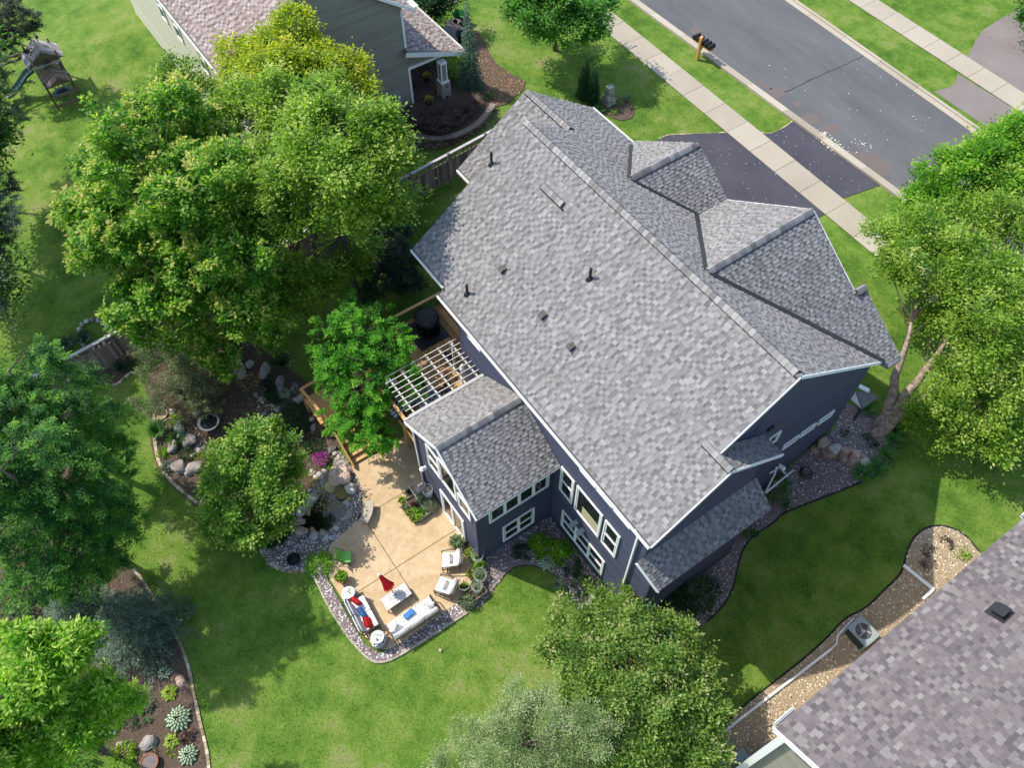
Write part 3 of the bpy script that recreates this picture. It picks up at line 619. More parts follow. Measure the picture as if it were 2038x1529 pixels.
def make_shingles(parent, planes, mtl, n_single=300, wr=(.11, .27), light=(0, .03, .27, .52, .18), dark=(.20, .52, .25, .03, 0)):
    """planes: (plan polygon, e, u, z function). The tabs nearest the camera are parts of their own, the rest one part"""
    allt = []
    for poly, e, u, zf in planes:
        tabs, step, s_ = course_tabs(poly, e, u, zf, wr=wr)
        ev = Vector((e[0], e[1], 0)); uv = Vector((u[0], u[1], s_)).normalized(); nv = ev.cross(uv)
        if nv.z < 0: nv = -nv
        for c_, wd, k in tabs:
            z = zf(c_[0], c_[1]); d = np.linalg.norm(np.array((c_[0], c_[1], z)) - CAMP)
            allt.append((d, c_[0], c_[1], z, wd, k, ev, uv, nv))
    allt.sort(key=lambda t: t[0])
    var = {}
    o_ = origin(parent)
    def geo(mb, C, wd, k, ev, uv, nv, tone):
        h0, h1, L = (.030 if k else .012), (.006 if k else .003), .165
        a, b = C - ev * (wd / 2 - .002), C + ev * (wd / 2 - .002)
        vs = [a, b, b + nv * h0, a + nv * h0, a + uv * L + nv * h1, b + uv * L + nv * h1, a + uv * L, b + uv * L]
        mb.add(vs, [(3, 2, 5, 4), (0, 1, 2, 3), (0, 3, 4, 6), (1, 7, 5, 2)], tone)
    big = MB()
    for i, (d, x, y, z, wd, k, ev, uv, nv) in enumerate(allt):
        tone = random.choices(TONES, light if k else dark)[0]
        if i < n_single:
            key = (tone, k)
            if key not in var:
                mb = MB(); geo(mb, Vector((0, 0, 0)), 1.0, k, Vector((1, 0, 0)), Vector((0, 1, 0)), Vector((0, 0, 1)), tone)
                o = mb.build('shingle', mtl, parent); var[key] = o.data
            else: o = link('shingle', var[key], parent)
            Mx = Matrix((ev, uv, nv)).transposed().to_4x4(); Mx.translation = Vector((x, y, z)) - o_
            o.matrix_basis = Mx @ Matrix.Diagonal((wd, 1, 1, 1))
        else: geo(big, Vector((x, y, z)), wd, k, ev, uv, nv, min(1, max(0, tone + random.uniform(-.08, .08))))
    if big.f: tag(big.build('shingle', mtl, parent, world=True), kind='stuff')
def ridge_caps(parent, a, b, mtl, w_=.34, step=.21, slope=.68, lo=.5):
    """overlapping bent cap shingles along a ridge; each is a part"""
    a, b = Vector(a), Vector(b); d = (b - a); L = d.length; d /= L; sd = Vector((-d.y, d.x, 0)).normalized(); n = int(L / step)
    for i in range(n):
        c0 = a + d * (i * step); c1 = a + d * ((i + 1.12) * step); mb = MB(); h0, h1 = .075, .055; vs = []
        for c_, h in ((c0, h1), (c1, h0)):
            for k, q in ((-1, -w_ / 2), (-.5, -w_ / 4), (0, 0), (.5, w_ / 4), (1, w_ / 2)):
                vs.append(c_ + sd * q + Vector((0, 0, h + .045 * (1 - k * k) - abs(q) * slope)))
        vs2 = [v - Vector((0, 0, .03)) for v in vs]
        fs = [(k, k + 1, k + 6, k + 5) for k in range(4)] + [(15 + k, 16 + k, 6 + k, 5 + k) for k in range(4)] + [(0, 5, 15, 10), (4, 14, 19, 9)]
        mb.add(vs + vs2, fs, random.random()); mb.build('ridge_cap', mtl, parent, world=True)
    mb = MB()
    for q in (-1, 1): mb.beam(a + sd * q * (w_ / 2 - .02) + Vector((0, 0, .035 - (w_ / 2) * slope)), b + sd * q * (w_ / 2 - .02) + Vector((0, 0, .035 - (w_ / 2) * slope)), .05, .07)
    mb.build('ridge_vent', M['metal'], parent, world=True)
def board_wall(parent, o, e, n, spans, z0, z1, mtl, expo=.15, butt=0, th=.018, name='siding_board', maxn=999):
    """lap siding, one object per board. spans(zm) -> list of (s0, s1) along e at height zm"""
    ev, nv, o = Vector((e[0], e[1], 0)), Vector((n[0], n[1], 0)), Vector(o); k = 0; z = z0
    while z < z1 - .01:
        for s0, s1 in spans(z + expo * .5):
            a = s0
            while a < s1 - .01:
                b = s1 if not butt else min(s1, a + random.uniform(butt * .5, butt))
                mb = MB(); p, q = o + ev * (a + (.004 if butt else 0)), o + ev * (b - (.004 if butt else 0)); zz = Vector((0, 0, z)); zt = Vector((0, 0, min(z + expo + .01, z1 + .01)))
                vs = [p + zz, q + zz, q + zz + nv * th, p + zz + nv * th, p + zt + nv * .004, q + zt + nv * .004, p + zt, q + zt]
                fs = [(3, 2, 5, 4), (0, 1, 2, 3), (0, 3, 4, 6), (1, 7, 5, 2)]
                if ev.cross(Vector((0, 0, 1))).dot(nv) < 0: fs = [f[::-1] for f in fs]
                mb.add(vs, fs, random.random()); mb.build(name, mtl, parent, world=True); k += 1; a = b
        z += expo
def window(parent, o, e, n, w_, h, cols=1, rail=True, fw=.065, depth=.06, glass='glass', sill=True):
    """a window: white frame, panes and meeting rails as its sub-parts. o = lower left corner on the wall"""
    ev, nv, o = Vector((e[0], e[1], 0)), Vector((n[0], n[1], 0)), Vector(o); up = Vector((0, 0, 1)); mb = MB()
    R = Matrix((ev, -nv if ev.cross(-nv).z > 0 else nv, up)).transposed()
    def bx(s, z, ds, dz, dn=depth, off=0.0): mb.box(o + ev * s + up * z + nv * (dn / 2 + off), (ds, dn, dz), M=R)
    bx(fw / 2, h / 2, fw, h); bx(w_ - fw / 2, h / 2, fw, h); bx(w_ / 2, h - fw / 2, w_ - 2 * fw, fw); bx(w_ / 2, fw / 2, w_ - 2 * fw, fw)
    cw = (w_ - 2 * fw) / cols
    for k in range(1, cols): bx(fw + cw * k, h / 2, fw * 1.1, h - 2 * fw)
    f = mb.build('window', M['white'], parent, world=True)
    for k in range(cols):
        mb = MB(); s = fw + cw * (k + .5); mb.box(o + ev * s + up * (h / 2) + nv * .012, (cw - .002, .012, h - 2 * fw), M=R)
        mb.build('pane', M[glass], f, world=True)
        mb = MB()
        if rail: mb.box(o + ev * s + up * (h * .5) + nv * .035, (cw - fw, .045, .06), M=R)
        t = .035
        for q in (-1, 1): mb.box(o + ev * (s + q * (cw / 2 - fw * .55 - t / 2)) + up * (h / 2) + nv * .03, (t, .03, h - 2 * fw - .06), M=R)
        for z in (fw + t / 2 + .01, h - fw - t / 2 - .01): mb.box(o + ev * s + up * z + nv * .03, (cw - fw * 1.2, .03, t), M=R)
        mb.build('sash', M['white'], f, world=True)
    return f
def trim(parent, segs, mtl='white', w_=.16, h=.03, name='trim_board', up=(0, 0, 1)):
    for a, b in segs:
        mb = MB(); mb.beam(a, b, w_, h, up=up); mb.build(name, M[mtl], parent, world=True)
def rake(parent, a, b, mtl='white', name='rake_trim', d=.15):
    if parent is H and a[0] < -2.5 and a[0] == b[0]: mtl, d = 'metal', .1
    mb = MB(); dr = (Vector(b) - Vector(a)); sd = Vector((dr.y, -dr.x, 0)).normalized()
    mb.beam(Vector(a) - Vector((0, 0, d * .55)), Vector(b) - Vector((0, 0, d * .55)), .04, d); mb.build(name, M[mtl], parent, world=True)

# ------------------------------------------------------------------ the blue-grey house
S = .683
H = empty('main_house', (-3, 9, 0), 'slate blue two storey house with grey shingled gables in the middle', 'house')
PR = lambda x, y: 8.05 + S * (y - 3.46); PF = lambda x, y: 12.2 - S * (y - 9.55)
PR1 = lambda x, y: 10.53 - S * (12.0 - y)
PB = lambda x, y: 10.14 - S * (y - 6.52)
W1L = lambda x, y: 11.56 - .66 * (-.45 - x); W1R = lambda x, y: 11.56 - .66 * (x + .45)
W2L = lambda x, y: 10.42 - .66 * (-6.65 - x); W2R = lambda x, y: 10.42 - .66 * (x + 6.65)
SL = lambda x, y: 7.06 - .66 * (-2.22 - x); SR = lambda x, y: 7.06 - .66 * (x + 2.22)
SH = lambda x, y: 6.05 - .95 * (x - 5.3)
rear = [(-7.72, 3.46), (5.6, 3.46), (5.6, 6.52), (4.9, 6.52), (4.9, 9.55), (-10.3, 9.55), (-10.3, 3.8), (-7.72, 3.8)]
front = [(-13.6, 12.02), (-10.3, 12.02), (-10.3, 9.55), (4.9, 9.55), (4.9, 15.66), (-10.3, 15.66), (-10.3, 15.93), (-13.6, 15.93)]
rear1 = [(-13.6, 8.2), (-10.1, 8.2), (-10.1, 12.0), (-13.6, 12.0)]
bumpn = [(4.64, 6.52), (5.6, 6.52), (5.6, 9.6), (4.64, 9.6)]
w1l = [(-.45, 10.5), (-.45, 15.94), (-6.0, 15.94), (-6.0, 15.72)]; w1r = [(-.45, 10.5), (5.2, 15.78), (5.2, 16.5), (2.45, 16.5), (2.45, 15.94), (-.45, 15.94)]
w2l = [(-6.65, 12.2), (-6.65, 16.03), (-10.3, 16.03), (-10.3, 15.75)]; w2r = [(-6.65, 12.2), (-3.0, 15.75), (-3.0, 16.03), (-6.65, 16.03)]
sl_ = [(-4.87, -.2), (-2.22, -.2), (-2.22, 3.74), (-4.87, 3.74)]; sr_ = [(-2.22, -.2), (.38, -.2), (.38, 3.74), (-2.22, 3.74)]
sh_ = [(5.31, 3.42), (6.36, 3.7), (6.36, 9.35), (5.31, 9.25)]
planes = [(rear, (1, 0), (0, 1), PR), (front, (1, 0), (0, -1), PF), (rear1, (1, 0), (0, 1), PR1), (bumpn, (1, 0), (0, -1), PB), (w1l, (0, 1), (1, 0), W1L), (w1r, (0, 1), (-1, 0), W1R),
          (w2l, (0, 1), (1, 0), W2L), (w2r, (0, 1), (-1, 0), W2R), (sl_, (0, 1), (1, 0), SL), (sr_, (0, 1), (-1, 0), SR), (sh_, (0, 1), (-1, 0), SH)]
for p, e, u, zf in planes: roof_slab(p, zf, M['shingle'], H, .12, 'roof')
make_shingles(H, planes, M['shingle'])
# walls
def wall(poly, z0, z1, mtl='siding', parent=None):
    mb = MB(); mb.prism(poly, z0, z1); return mb.build('wall', M[mtl], parent or H, world=True)
BR = -9.95; zt = lambda x, y: min(PR(x, y), PF(x, y)) - .14
wall([(BR, 5.5), (-6.85, 5.5), (-6.85, 3.78), (4.6, 3.78), (4.6, 9.55), (BR, 9.55)], -.1, lambda x, y: PR(x, y) - .14); wall([(BR, 9.55), (4.6, 9.55), (4.6, 15.4), (BR, 15.4)], -.1, lambda x, y: PF(x, y) - .14)
wall([(-13.3, 8.5), (BR, 8.5), (BR, 12), (-13.3, 12)], -.1, lambda x, y: PR1(x, y) - .14); wall([(-13.3, 12), (BR, 12), (BR, 15.6), (-13.3, 15.6)], -.1, lambda x, y: PF(x, y) - .14)
wall([(-10, 15.4), (-6.65, 15.4), (-6.65, 15.8), (-10, 15.8)], 0, lambda x, y: W2L(x, y) - .14); wall([(-6.65, 15.4), (-3, 15.4), (-3, 15.8), (-6.65, 15.8)], 0, lambda x, y: W2R(x, y) - .14)
wall([(-5.7, 15.4), (-.45, 15.4), (-.45, 15.7), (-5.7, 15.7)], 0, lambda x, y: W1L(x, y) - .14); wall([(-.45, 15.4), (4.6, 15.4), (4.6, 15.7), (-.45, 15.7)], 0, lambda x, y: W1R(x, y) - .14)
wall([(4.6, 3.78), (5.28, 3.78), (5.28, 6.52), (4.6, 6.52)], 5.0, lambda x, y: PR(x, y) - .14); wall([(4.6, 6.52), (5.28, 6.52), (5.28, 8.97), (4.6, 8.97)], 5.0, lambda x, y: PB(x, y) - .14)
wall([(4.6, 3.78), (5.88, 3.78), (5.88, 8.97), (4.6, 8.97)], -.1, lambda x, y: min(6.0, SH(x, y) - .14))
wall([(-4.48, .02), (-2.22, .02), (-2.22, 3.78), (-4.48, 3.78)], -.1, lambda x, y: SL(x, y) - .14); wall([(-2.22, .02), (-.02, .02), (-.02, 3.78), (-2.22, 3.78)], -.1, lambda x, y: SR(x, y) - .14)
# lap siding on the walls the picture shows
board_wall(H, (0, 3.78, 0), (1, 0), (0, -1), lambda z: [(-6.85, 4.6)] if z > 2.2 else [(0, 4.6)], 0, 8.0, M['siding'])
board_wall(H, (4.6, 0, 0), (0, 1), (1, 0), lambda z: [(max(8.97, 3.5 + (z - 7.95) / S + .2), min(15.4, 9.55 + (12.0 - z) / S - .1))] if z < 11.8 and min(15.4, 9.55 + (12 - z) / S - .1) > max(8.97, 3.5 + (z - 7.95) / S + .2) else [], .3, 11.9, M['siding'])
board_wall(H, (5.28, 0, 0), (0, 1), (1, 0), lambda z: [(max(3.78, 6.52 - (9.95 - z) / S), min(8.97, 6.52 + (9.95 - z) / S))] if z < 9.8 else [], 6.0, 9.85, M['siding'])
board_wall(H, (5.88, 0, 0), (0, 1), (1, 0), lambda z: [(3.78, 8.97)], 0, 5.25, M['siding'])
board_wall(H, (0, 3.78, 0), (1, 0), (0, -1), lambda z: [(4.6, 5.88 if z < 5.3 else 5.28)], .0, 8.0, M['siding'])
board_wall(H, (0, 8.97, 0), (1, 0), (0, 1), lambda z: [(4.6, 5.28)], 5.9, 7.9, M['siding'])
board_wall(H, (-.02, 0, 0), (0, 1), (1, 0), lambda z: [(.02, 3.76)], 0, 5.35, M['siding'])
board_wall(H, (0, .02, 0), (1, 0), (0, -1), lambda z: [(max(-4.48, -2.22 - (6.9 - z) / .66), min(-.02, -2.22 + (6.9 - z) / .66))] if z < 6.8 else [], 0, 6.85, M['siding'])
# ridges, valleys, gutters, rakes
ridge_caps(H, (-10.2, 9.55, 12.2), (4.85, 9.55, 12.2), M['cap']); ridge_caps(H, (-13.55, 12.0, 10.54), (-10.35, 12.0, 10.54), M['cap'])
ridge_caps(H, (-.45, 10.6, 11.56), (-.45, 15.9, 11.56), M['cap'], step=.25); ridge_caps(H, (-6.65, 12.3, 10.42), (-6.65, 16.0, 10.42), M['cap'], step=.25)
ridge_caps(H, (-2.22, -.18, 7.06), (-2.22, 3.7, 7.06), M['cap'], step=.25); ridge_caps(H, (4.3, 6.52, 10.15), (5.58, 6.52, 10.15), M['cap'])
ridge_caps(H, (2.55, 15.95, 9.66), (2.55, 16.5, 9.6), M['cap'], step=.25)
ridge_caps(H, (-7.45, 8.42, 11.5), (-6.0, 8.42, 11.5), M['cap'])
mb = MB(); zf = lambda y: PR(0, y)                      # the small saddle behind the short ridge
mb.add([(-7.5, 8.42, 11.46), (-5.9, 8.42, 11.46), (-6.1, 9.0, PR(0, 9.0) + .01), (-7.3, 9.0, PR(0, 9.0) + .01), (-5.9, 8.1, PR(0, 8.1)), (-7.5, 8.1, PR(0, 8.1))], [(0, 1, 2, 3), (5, 4, 1, 0), (4, 2, 1), (0, 3, 5)], .5); mb.build('roof_saddle', M['shingle'], H, world=True)
mb = MB()                                               # low gable on the front wing
mb.add([(2.5, 16.5, 8.5), (3.5, 16.95, 9.25), (3.5, 15.9, 9.25), (2.5, 15.9, 9.58), (4.6, 16.5, 8.25), (4.6, 15.9, 8.25), (2.5, 16.95, 8.6), (4.5, 16.95, 8.6)], [(6, 1, 2, 3), (1, 7, 5, 2), (6, 7, 1)], .6); pass
def valley(a, b, zf, w_=.17, zf2=None):
    a, b = Vector(a), Vector(b); mb = MB(); mb.beam((a.x, a.y, zf(a.x, a.y) + .05), (b.x, b.y, zf(b.x, b.y) + .05), w_, .02); mb.build('valley_flashing', M['metal'], H, world=True)
valley((-.55, 10.6), (-5.95, 15.65), lambda x, y: PF(x, y) + .03, .15); valley((-.35, 10.6), (5.0, 15.62), lambda x, y: PF(x, y) + .03, .2)
valley((-6.75, 12.3), (-10.1, 15.5), lambda x, y: PF(x, y) + .03, .15); valley((-6.55, 12.3), (-3.1, 15.65), lambda x, y: PF(x, y) + .03, .13)
def gutter(a, b, parent=H, mtl='white', s_=(0, -1)):
    mb = MB(); a, b = Vector(a), Vector(b); n = Vector((s_[0], s_[1], 0)) * .055
    mb.beam(a + n + Vector((0, 0, -.10)), b + n + Vector((0, 0, -.10)), .012, .13); mb.beam(a + n * 2 + Vector((0, 0, -.10)), b + n * 2 + Vector((0, 0, -.10)), .014, .13)
    mb.beam(a + n + Vector((0, 0, -.16)), b + n + Vector((0, 0, -.16)), .11, .012); mb.beam(a + n * 2 + Vector((0, 0, -.035)), b + n * 2 + Vector((0, 0, -.035)), .03, .014); mb.build('gutter', M[mtl], parent, world=True)
gutter((-7.72, 3.45, 8.07), (5.6, 3.45, 8.07)); gutter((-10.3, 3.79, 8.3), (-7.75, 3.79, 8.3)); gutter((-13.6, 8.19, 7.96), (-10.35, 8.19, 7.96)); gutter((-13.6, 15.94, 7.85), (-10.35, 15.94, 7.85), s_=(0, 1))
gutter((-4.88, -.2, 5.34), (-4.88, 3.7, 5.34), s_=(-1, 0)); trim(H, [((.385, -.2, 5.29), (.385, 3.7, 5.29))], w_=.02, h=.08, name='drip_edge')
for a, b in (((4.92, 9.55, 12.2), (4.92, 6.52, 10.13)), ((4.92, 9.55, 12.2), (4.92, 15.66, 8.03)), ((5.62, 6.52, 10.14), (5.62, 3.46, 8.05)), ((5.62, 6.52, 10.14), (5.62, 9.6, 8.04)),
             ((-2.22, -.22, 7.06), (-4.87, -.22, 5.31)), ((-2.22, -.22, 7.06), (.38, -.22, 5.34)), ((-7.74, 3.46, 8.05), (-7.74, 3.8, 8.28)), ((-10.32, 3.8, 8.28), (-10.32, 9.55, 12.2)), ((-13.62, 8.2, 7.93), (-13.62, 12, 10.53)), ((-13.62, 12, 10.53), (-13.62, 15.93, 7.85)),
             ((-.45, 15.96, 11.56), (2.45, 15.96, 9.65)), ((-.45, 15.96, 11.56), (-6, 15.96, 7.9)), ((5.31, 3.4, 6.03), (6.36, 3.68, 5.04))): rake(H, a, b)
trim(H, [((4.62, 9.25, 7.98), (5.55, 9.3, 7.98)), ((5.31, 9.45, 7.9), (5.31, 9.0, 7.9))], w_=.3, name='soffit')
# windows on the back wall, the sunroom and the gable end
bk = ((1, 0), (0, -1))
window(H, (.44, 3.76, 3.49), *bk, .84, 1.97); window(H, (1.45, 3.76, 3.43), *bk, 1.57, 2.05, rail=False); window(H, (3.19, 3.76, 3.43), *bk, .87, 2.02)
window(H, (.78, 3.76, .56), *bk, 2.84, 1.50, cols=3); window(H, (5.15, 3.76, 1.9), *bk, .62, .35, rail=False)
for x in (1.47, 2.46, 3.45): window(H, (x, 3.76, 6.8), *bk, .93, 1.1, rail=False)
board_wall(H, (-6.85, 0, 0), (0, 1), (-1, 0), lambda z: [(3.78, 5.5)], 2.7, 8.2, M['siding']); board_wall(H, (0, 5.5, 0), (1, 0), (0, -1), lambda z: [(BR, -6.85)], 2.7, 9.2, M['siding'])
window(H, (-6.1, 3.76, 6.7), *bk, .93, 1.2)
mb = MB(); mb.box((2.4, 3.742, 3.95), (1.0, .01, .75)); mb.build('pane_reflection', M['pane_reflection'], H, world=True)  # thin yellow panel, a painted reflection on the picture window
window(H, (0, .55, 3.36), (0, 1), (1, 0), 2.94, 1.08, cols=4, rail=False); window(H, (0, 1.18, .63), (0, 1), (1, 0), 1.63, 1.48, cols=2)
fr = ((1, 0), (0, -1))
window(H, (-3.6, 0, 3.55), *fr, .93, 1.72); window(H, (-2.65, 0, 3.62), *fr, 1.25, 1.9, rail=False); window(H, (-1.3, 0, 3.5), *fr, .9, 1.15, rail=False)
dr = window(H, (-2.94, 0, .06), *fr, 1.84, 2.16, cols=2, rail=False, fw=.1); dr.name = 'patio_door'
gb = ((0, 1), (1, 0))
for y in (11.75, 12.74, 13.8): window(H, (4.62, y, 4.62), *gb, .86, .44, rail=False)
window(H, (4.62, 10.2, 6.4), *gb, .62, .75, rail=False)
# corner boards, downspouts, lamps, wall fittings
trim(H, [((-.03, .0, -.05), (-.03, .0, 5.2)), ((-4.5, -.0, -.05), (-4.5, -.0, 5.3))], 'siding', .12, .09, 'corner_board', up=(1, 0, 0)); trim(H, [((5.9, 3.76, 0), (5.9, 3.76, 5.1)), ((5.28, 3.76, 6), (5.28, 3.76, 7.9))], 'siding', .1, .09, 'corner_board', up=(1, 0, 0))
def downspout(path, parent=H, mtl='white'):
    mb = MB()
    for a, b in zip(path, path[1:]): mb.beam(a, b, .085, .07, up=(1, 0, .01))
    mb.build('downspout', M[mtl], parent, world=True)
downspout([(4.83, 3.45, 7.95), (4.83, 3.68, 7.7), (4.83, 3.68, .25), (4.83, 3.35, .1)]); downspout([(-4.56, -.06, 5.2), (-4.56, -.06, .15), (-4.56, -.4, .06)])
for x in (1.72, 2.15):
    mb = MB(); mb.box((x, 3.58, 2.55), (.2, .36, .10)); mb.box((x, 3.6, 2.42), (.14, .3, .16)); mb.build('wall_box', M['ac'], H, world=True)
def lamp(p, n):
    mb = MB(); p = Vector(p); n = Vector(n); mb.box(p + n * .03, (.12, .12, .18)); mb.lathe([(.05, .1), (.13, 0), (.12, -.02), (.04, .02)], p + n * .18 + Vector((0, 0, .05)), 10); mb.beam(p + n * .02 + Vector((0, 0, .12)), p + n * .18 + Vector((0, 0, .12)), .03, .03); mb.build('wall_lamp', M['white'], H, world=True)
lamp((4.64, 10.05, 3.2), (1, 0, 0)); lamp((-4.1, 0, 2.35), (0, -1, 0)); lamp((4.64, 12.4, 2.6), (1, 0, 0))
mb = MB(); mb.box((4.66, 9.85, 8.25), (.08, .3, .16)); mb.build('soffit_vent', M['metal'], H, world=True)
mb = MB(); p = (4.87, 13.51, 1.34); q = (4.75, 11.75, 2.6)
mb.tube([(4.72, 12.0, 3.0), (4.8, 12.0, 2.4), (4.85, 11.9, 1.9), (5.0, 11.6, 1.5), p], .045, 8); mb.tube([(4.72, 12.25, 2.9), (4.95, 12.2, 2.9)], .05, 8); mb.tube([(4.7, 11.7, 2.75), (4.72, 12.3, 2.75)], .03, 6); mb.build('vent_pipe', M['white'], H, world=True)
mb = MB(); mb.lathe([(.09, 0), (.09, .25), (.06, .28)], (4.95, 11.4, 1.1), 10); mb.build('gas_meter', M['ac'], H, world=True)
# roof penetrations
def pipe_vent(x, y, zf=PR, h=.55):
    z = zf(x, y); mb = MB(); mb.lathe([(.16, .0), (.10, .12), (.055, .16), (.055, h), (.065, h), (.065, h + .06), (.03, h + .06)], (x, y, z - .06), 10); mb.build('pipe_vent', M['black'], H, world=True)
pipe_vent(-6.7, 4.2); pipe_vent(-3.12, 7.4); pipe_vent(-10.45 + .35, 7.75, h=.6)
for x, y in ((-6.2, 5.6), (-3.47, 5.56), (-1.69, 5.55)):
    z = PR(x, y); mb = MB(); R_ = Matrix.Rotation(math.atan(S), 3, 'X')
    mb.box((x, y, z + .06), (.24, .26, .12), M=R_); mb.box((x, y - .10, z + .10), (.26, .18, .10), M=R_); mb.build('roof_vent', M['metal'], H, world=True)
# front door hood at the far right corner
mb = MB(); hq = [(4.41, 16.50, 4.5), (5.05, 16.32, 4.2), (5.07, 17.31, 4.2), (4.68, 16.96, 4.5)]; mb.add(hq + [(x, y, z - .1) for x, y, z in hq], [(0, 1, 2, 3), (7, 6, 5, 4), (0, 4, 5, 1), (1, 5, 6, 2), (2, 6, 7, 3), (3, 7, 4, 0)], .4); mb.build('porch_roof', M['shingle'], H, world=True)
mb = MB(); hq = [(4.38, 16.53, 4.45), (4.42, 16.34, 4.1), (5.03, 16.37, 4.1)]; mb.add(hq + [(x, y, z - .06) for x, y, z in hq], [(0, 1, 2), (5, 4, 3), (0, 3, 4, 1), (1, 4, 5, 2), (2, 5, 3, 0)], .4); mb.build('soffit', M['white'], H, world=True)
trim(H, [((4.29, 16.77, 4.55), (4.69, 16.97, 4.5))], w_=.2, h=.06, name='fascia'); mb = MB(); mb.box((4.85, 16.9, 3.3), (.12, .12, 1.6)); mb.build('porch_post', M['siding'], H, world=True)

# ------------------------------------------------------------------ the olive house beyond the fence
NB = empty('olive_house', (-34, 7, 2.2), 'olive sided house with brown shingles and a corner porch behind the fence', 'house')
NR = lambda x, y: 8.6 + S * (y - 1.9); NF = lambda x, y: 12.25 - S * (y - 7.25); NP = lambda x, y: 6.35 - .39 * (y - 11.85)
nrear = [(-46, 1.9), (-24.65, 1.9), (-24.65, 7.25), (-46, 7.25)]; nfront = [(-46, 7.25), (-24.65, 7.25), (-24.65, 12.6), (-46, 12.6)]; nporch = [(-46, 11.9), (-24.65, 11.9), (-24.65, 15.5), (-46, 15.5)]
npl = [(nrear, (1, 0), (0, 1), NR), (nfront, (1, 0), (0, -1), NF), (nporch, (1, 0), (0, -1), NP)]
for p, e, u, zf in npl: roof_slab(p, zf, M['wshingle'], NB, .12, 'roof')
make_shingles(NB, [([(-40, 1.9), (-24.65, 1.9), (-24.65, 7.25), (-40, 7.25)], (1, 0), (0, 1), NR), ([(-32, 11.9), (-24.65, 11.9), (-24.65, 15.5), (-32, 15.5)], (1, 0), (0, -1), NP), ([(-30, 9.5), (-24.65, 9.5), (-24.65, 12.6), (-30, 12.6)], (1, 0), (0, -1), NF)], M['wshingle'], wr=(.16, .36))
wall([(-45.5, 2.3), (-25, 2.3), (-25, 7.25), (-45.5, 7.25)], .5, lambda x, y: NR(x, y) - .14, 'olive', NB); wall([(-45.5, 7.25), (-25, 7.25), (-25, 12), (-45.5, 12)], .5, lambda x, y: NF(x, y) - .14, 'olive', NB)
board_wall(NB, (-25, 0, 0), (0, 1), (1, 0), lambda z: [(max(2.3, 1.9 + (z - 8.35) / S), min(12.0, 7.25 + (12.0 - z) / S))] if z < 11.9 else [], 1.2, 11.9, M['olive'], expo=.19, butt=6.5)
board_wall(NB, (0, 2.3, 0), (1, 0), (0, -1), lambda z: [(-45.5, -25)], .8, 8.6, M['lit'], expo=.19)  # rear wall: sunlight on the olive boards is painted as a paler colour
board_wall(NB, (-25, 0, 0), (0, 1), (1, 0), lambda z: [(12.0, min(14.9, 11.85 + (6.15 - z) / .39))], 5.0, 6.1, M['olive'], expo=.19)
wall([(-25.2, 12), (-25.02, 12), (-25.02, 14.9), (-25.2, 14.9)], 4.98, lambda x, y: NP(x, y) - .14, 'olive', NB)
rake(NB, (-24.63, 1.9, 8.6), (-24.63, 7.25, 12.25)); rake(NB, (-24.63, 7.25, 12.25), (-24.63, 12.6, 8.6)); rake(NB, (-24.63, 11.75, 6.3), (-24.63, 15.5, 4.93), d=.26); gutter((-46, 1.88, 8.6), (-24.6, 1.88, 8.6), NB)
gutter((-46, 15.52, 4.95), (-24.6, 15.52, 4.95), NB, s_=(0, 1)); trim(NB, [((-24.9, 12.75, 8.5), (-25.6, 12.75, 8.5))], w_=.5, name='soffit')
trim(NB, [((-24.97, 11.97, 6.35), (-24.97, 11.97, 8.6)), ((-24.97, 12.0, 2.5), (-24.97, 12.0, 5.0)), ((-24.97, 2.32, .8), (-24.97, 2.32, 8.5))], w_=.03, h=.14, up=(0, 1, 0)); trim(NB, [((-24.97, 11.95, 5.0), (-24.97, 14.95, 4.98))], w_=.05, h=.16)
for x in (-36.5, -34.2, -30.5): window(NB, (x, 2.28, 5.8), (1, 0), (0, -1), 1.0, 1.7)
for k in range(26):
    mb = MB(); mb.box((-28.2, 12.1 + k * .142 * .8, 2.68), (6.4, .105, .05), tone=random.random()); mb.build('porch_board', M['redwood'], NB, world=True)
mb = MB(); mb.prism([(-31.4, 12), (-25, 12), (-25, 15), (-31.4, 15)], 1.6, 2.65); mb.build('porch_base', M['block'], NB, world=True)
cx_, cy_ = (-24.55, 13.91, 2.8)[:2]
mb = MB(); mb.prism([(cx_ - .17, cy_ - .17), (cx_ + .17, cy_ - .17), (cx_ + .17, cy_ + .17), (cx_ - .17, cy_ + .17)], 3.75, 4.95); colm = mb.build('porch_column', M['olive'], NB, world=True)
mb = MB()
for a in (-1, 1):
    for b in (-1, 1): mb.box((cx_ + a * .17, cy_ + b * .17, 4.35), (.07, .07, 1.2))
mb.box((cx_, cy_, 3.70), (.56, .56, .10)); mb.box((cx_, cy_, 4.9), (.44, .44, .1)); mb.build('column_trim', M['white'], colm, world=True)
for r_ in range(6):
    for a in (-1, 1):
        for q in range(2):
            wq = random.uniform(.35, .65); off = -.30 + (.6 * wq / 2 if q == 0 else .6 * (wq + (1 - wq) / 2))
            for dirx in (0, 1):
                mb = MB(); d = (.6 * (wq if q == 0 else 1 - wq) - .01, .07 + random.uniform(0, .03), .16)
                c_ = (cx_ + off, cy_ + a * .27, 2.72 + r_ * .17) if dirx == 0 else (cx_ + a * .27, cy_ + off, 2.72 + r_ * .17)
                mb.box(c_, d if dirx == 0 else (d[1], d[0], d[2]), tone=random.random()); mb.build('pier_stone', M['stonecap'], colm, world=True)
mb = MB(); mb.box((-24.9, 11.05, 3.5), (.18, .36, .5)); mb.tube([(-24.78, 11.05, 3.5), (-24.7, 11.05, 3.5)], .13, 12); mb.tube([(-24.92, 11.05, 3.2), (-24.92, 11.05, 2.0)], .035, 8); mb.build('electric_meter', M['ac'], NB, world=True)

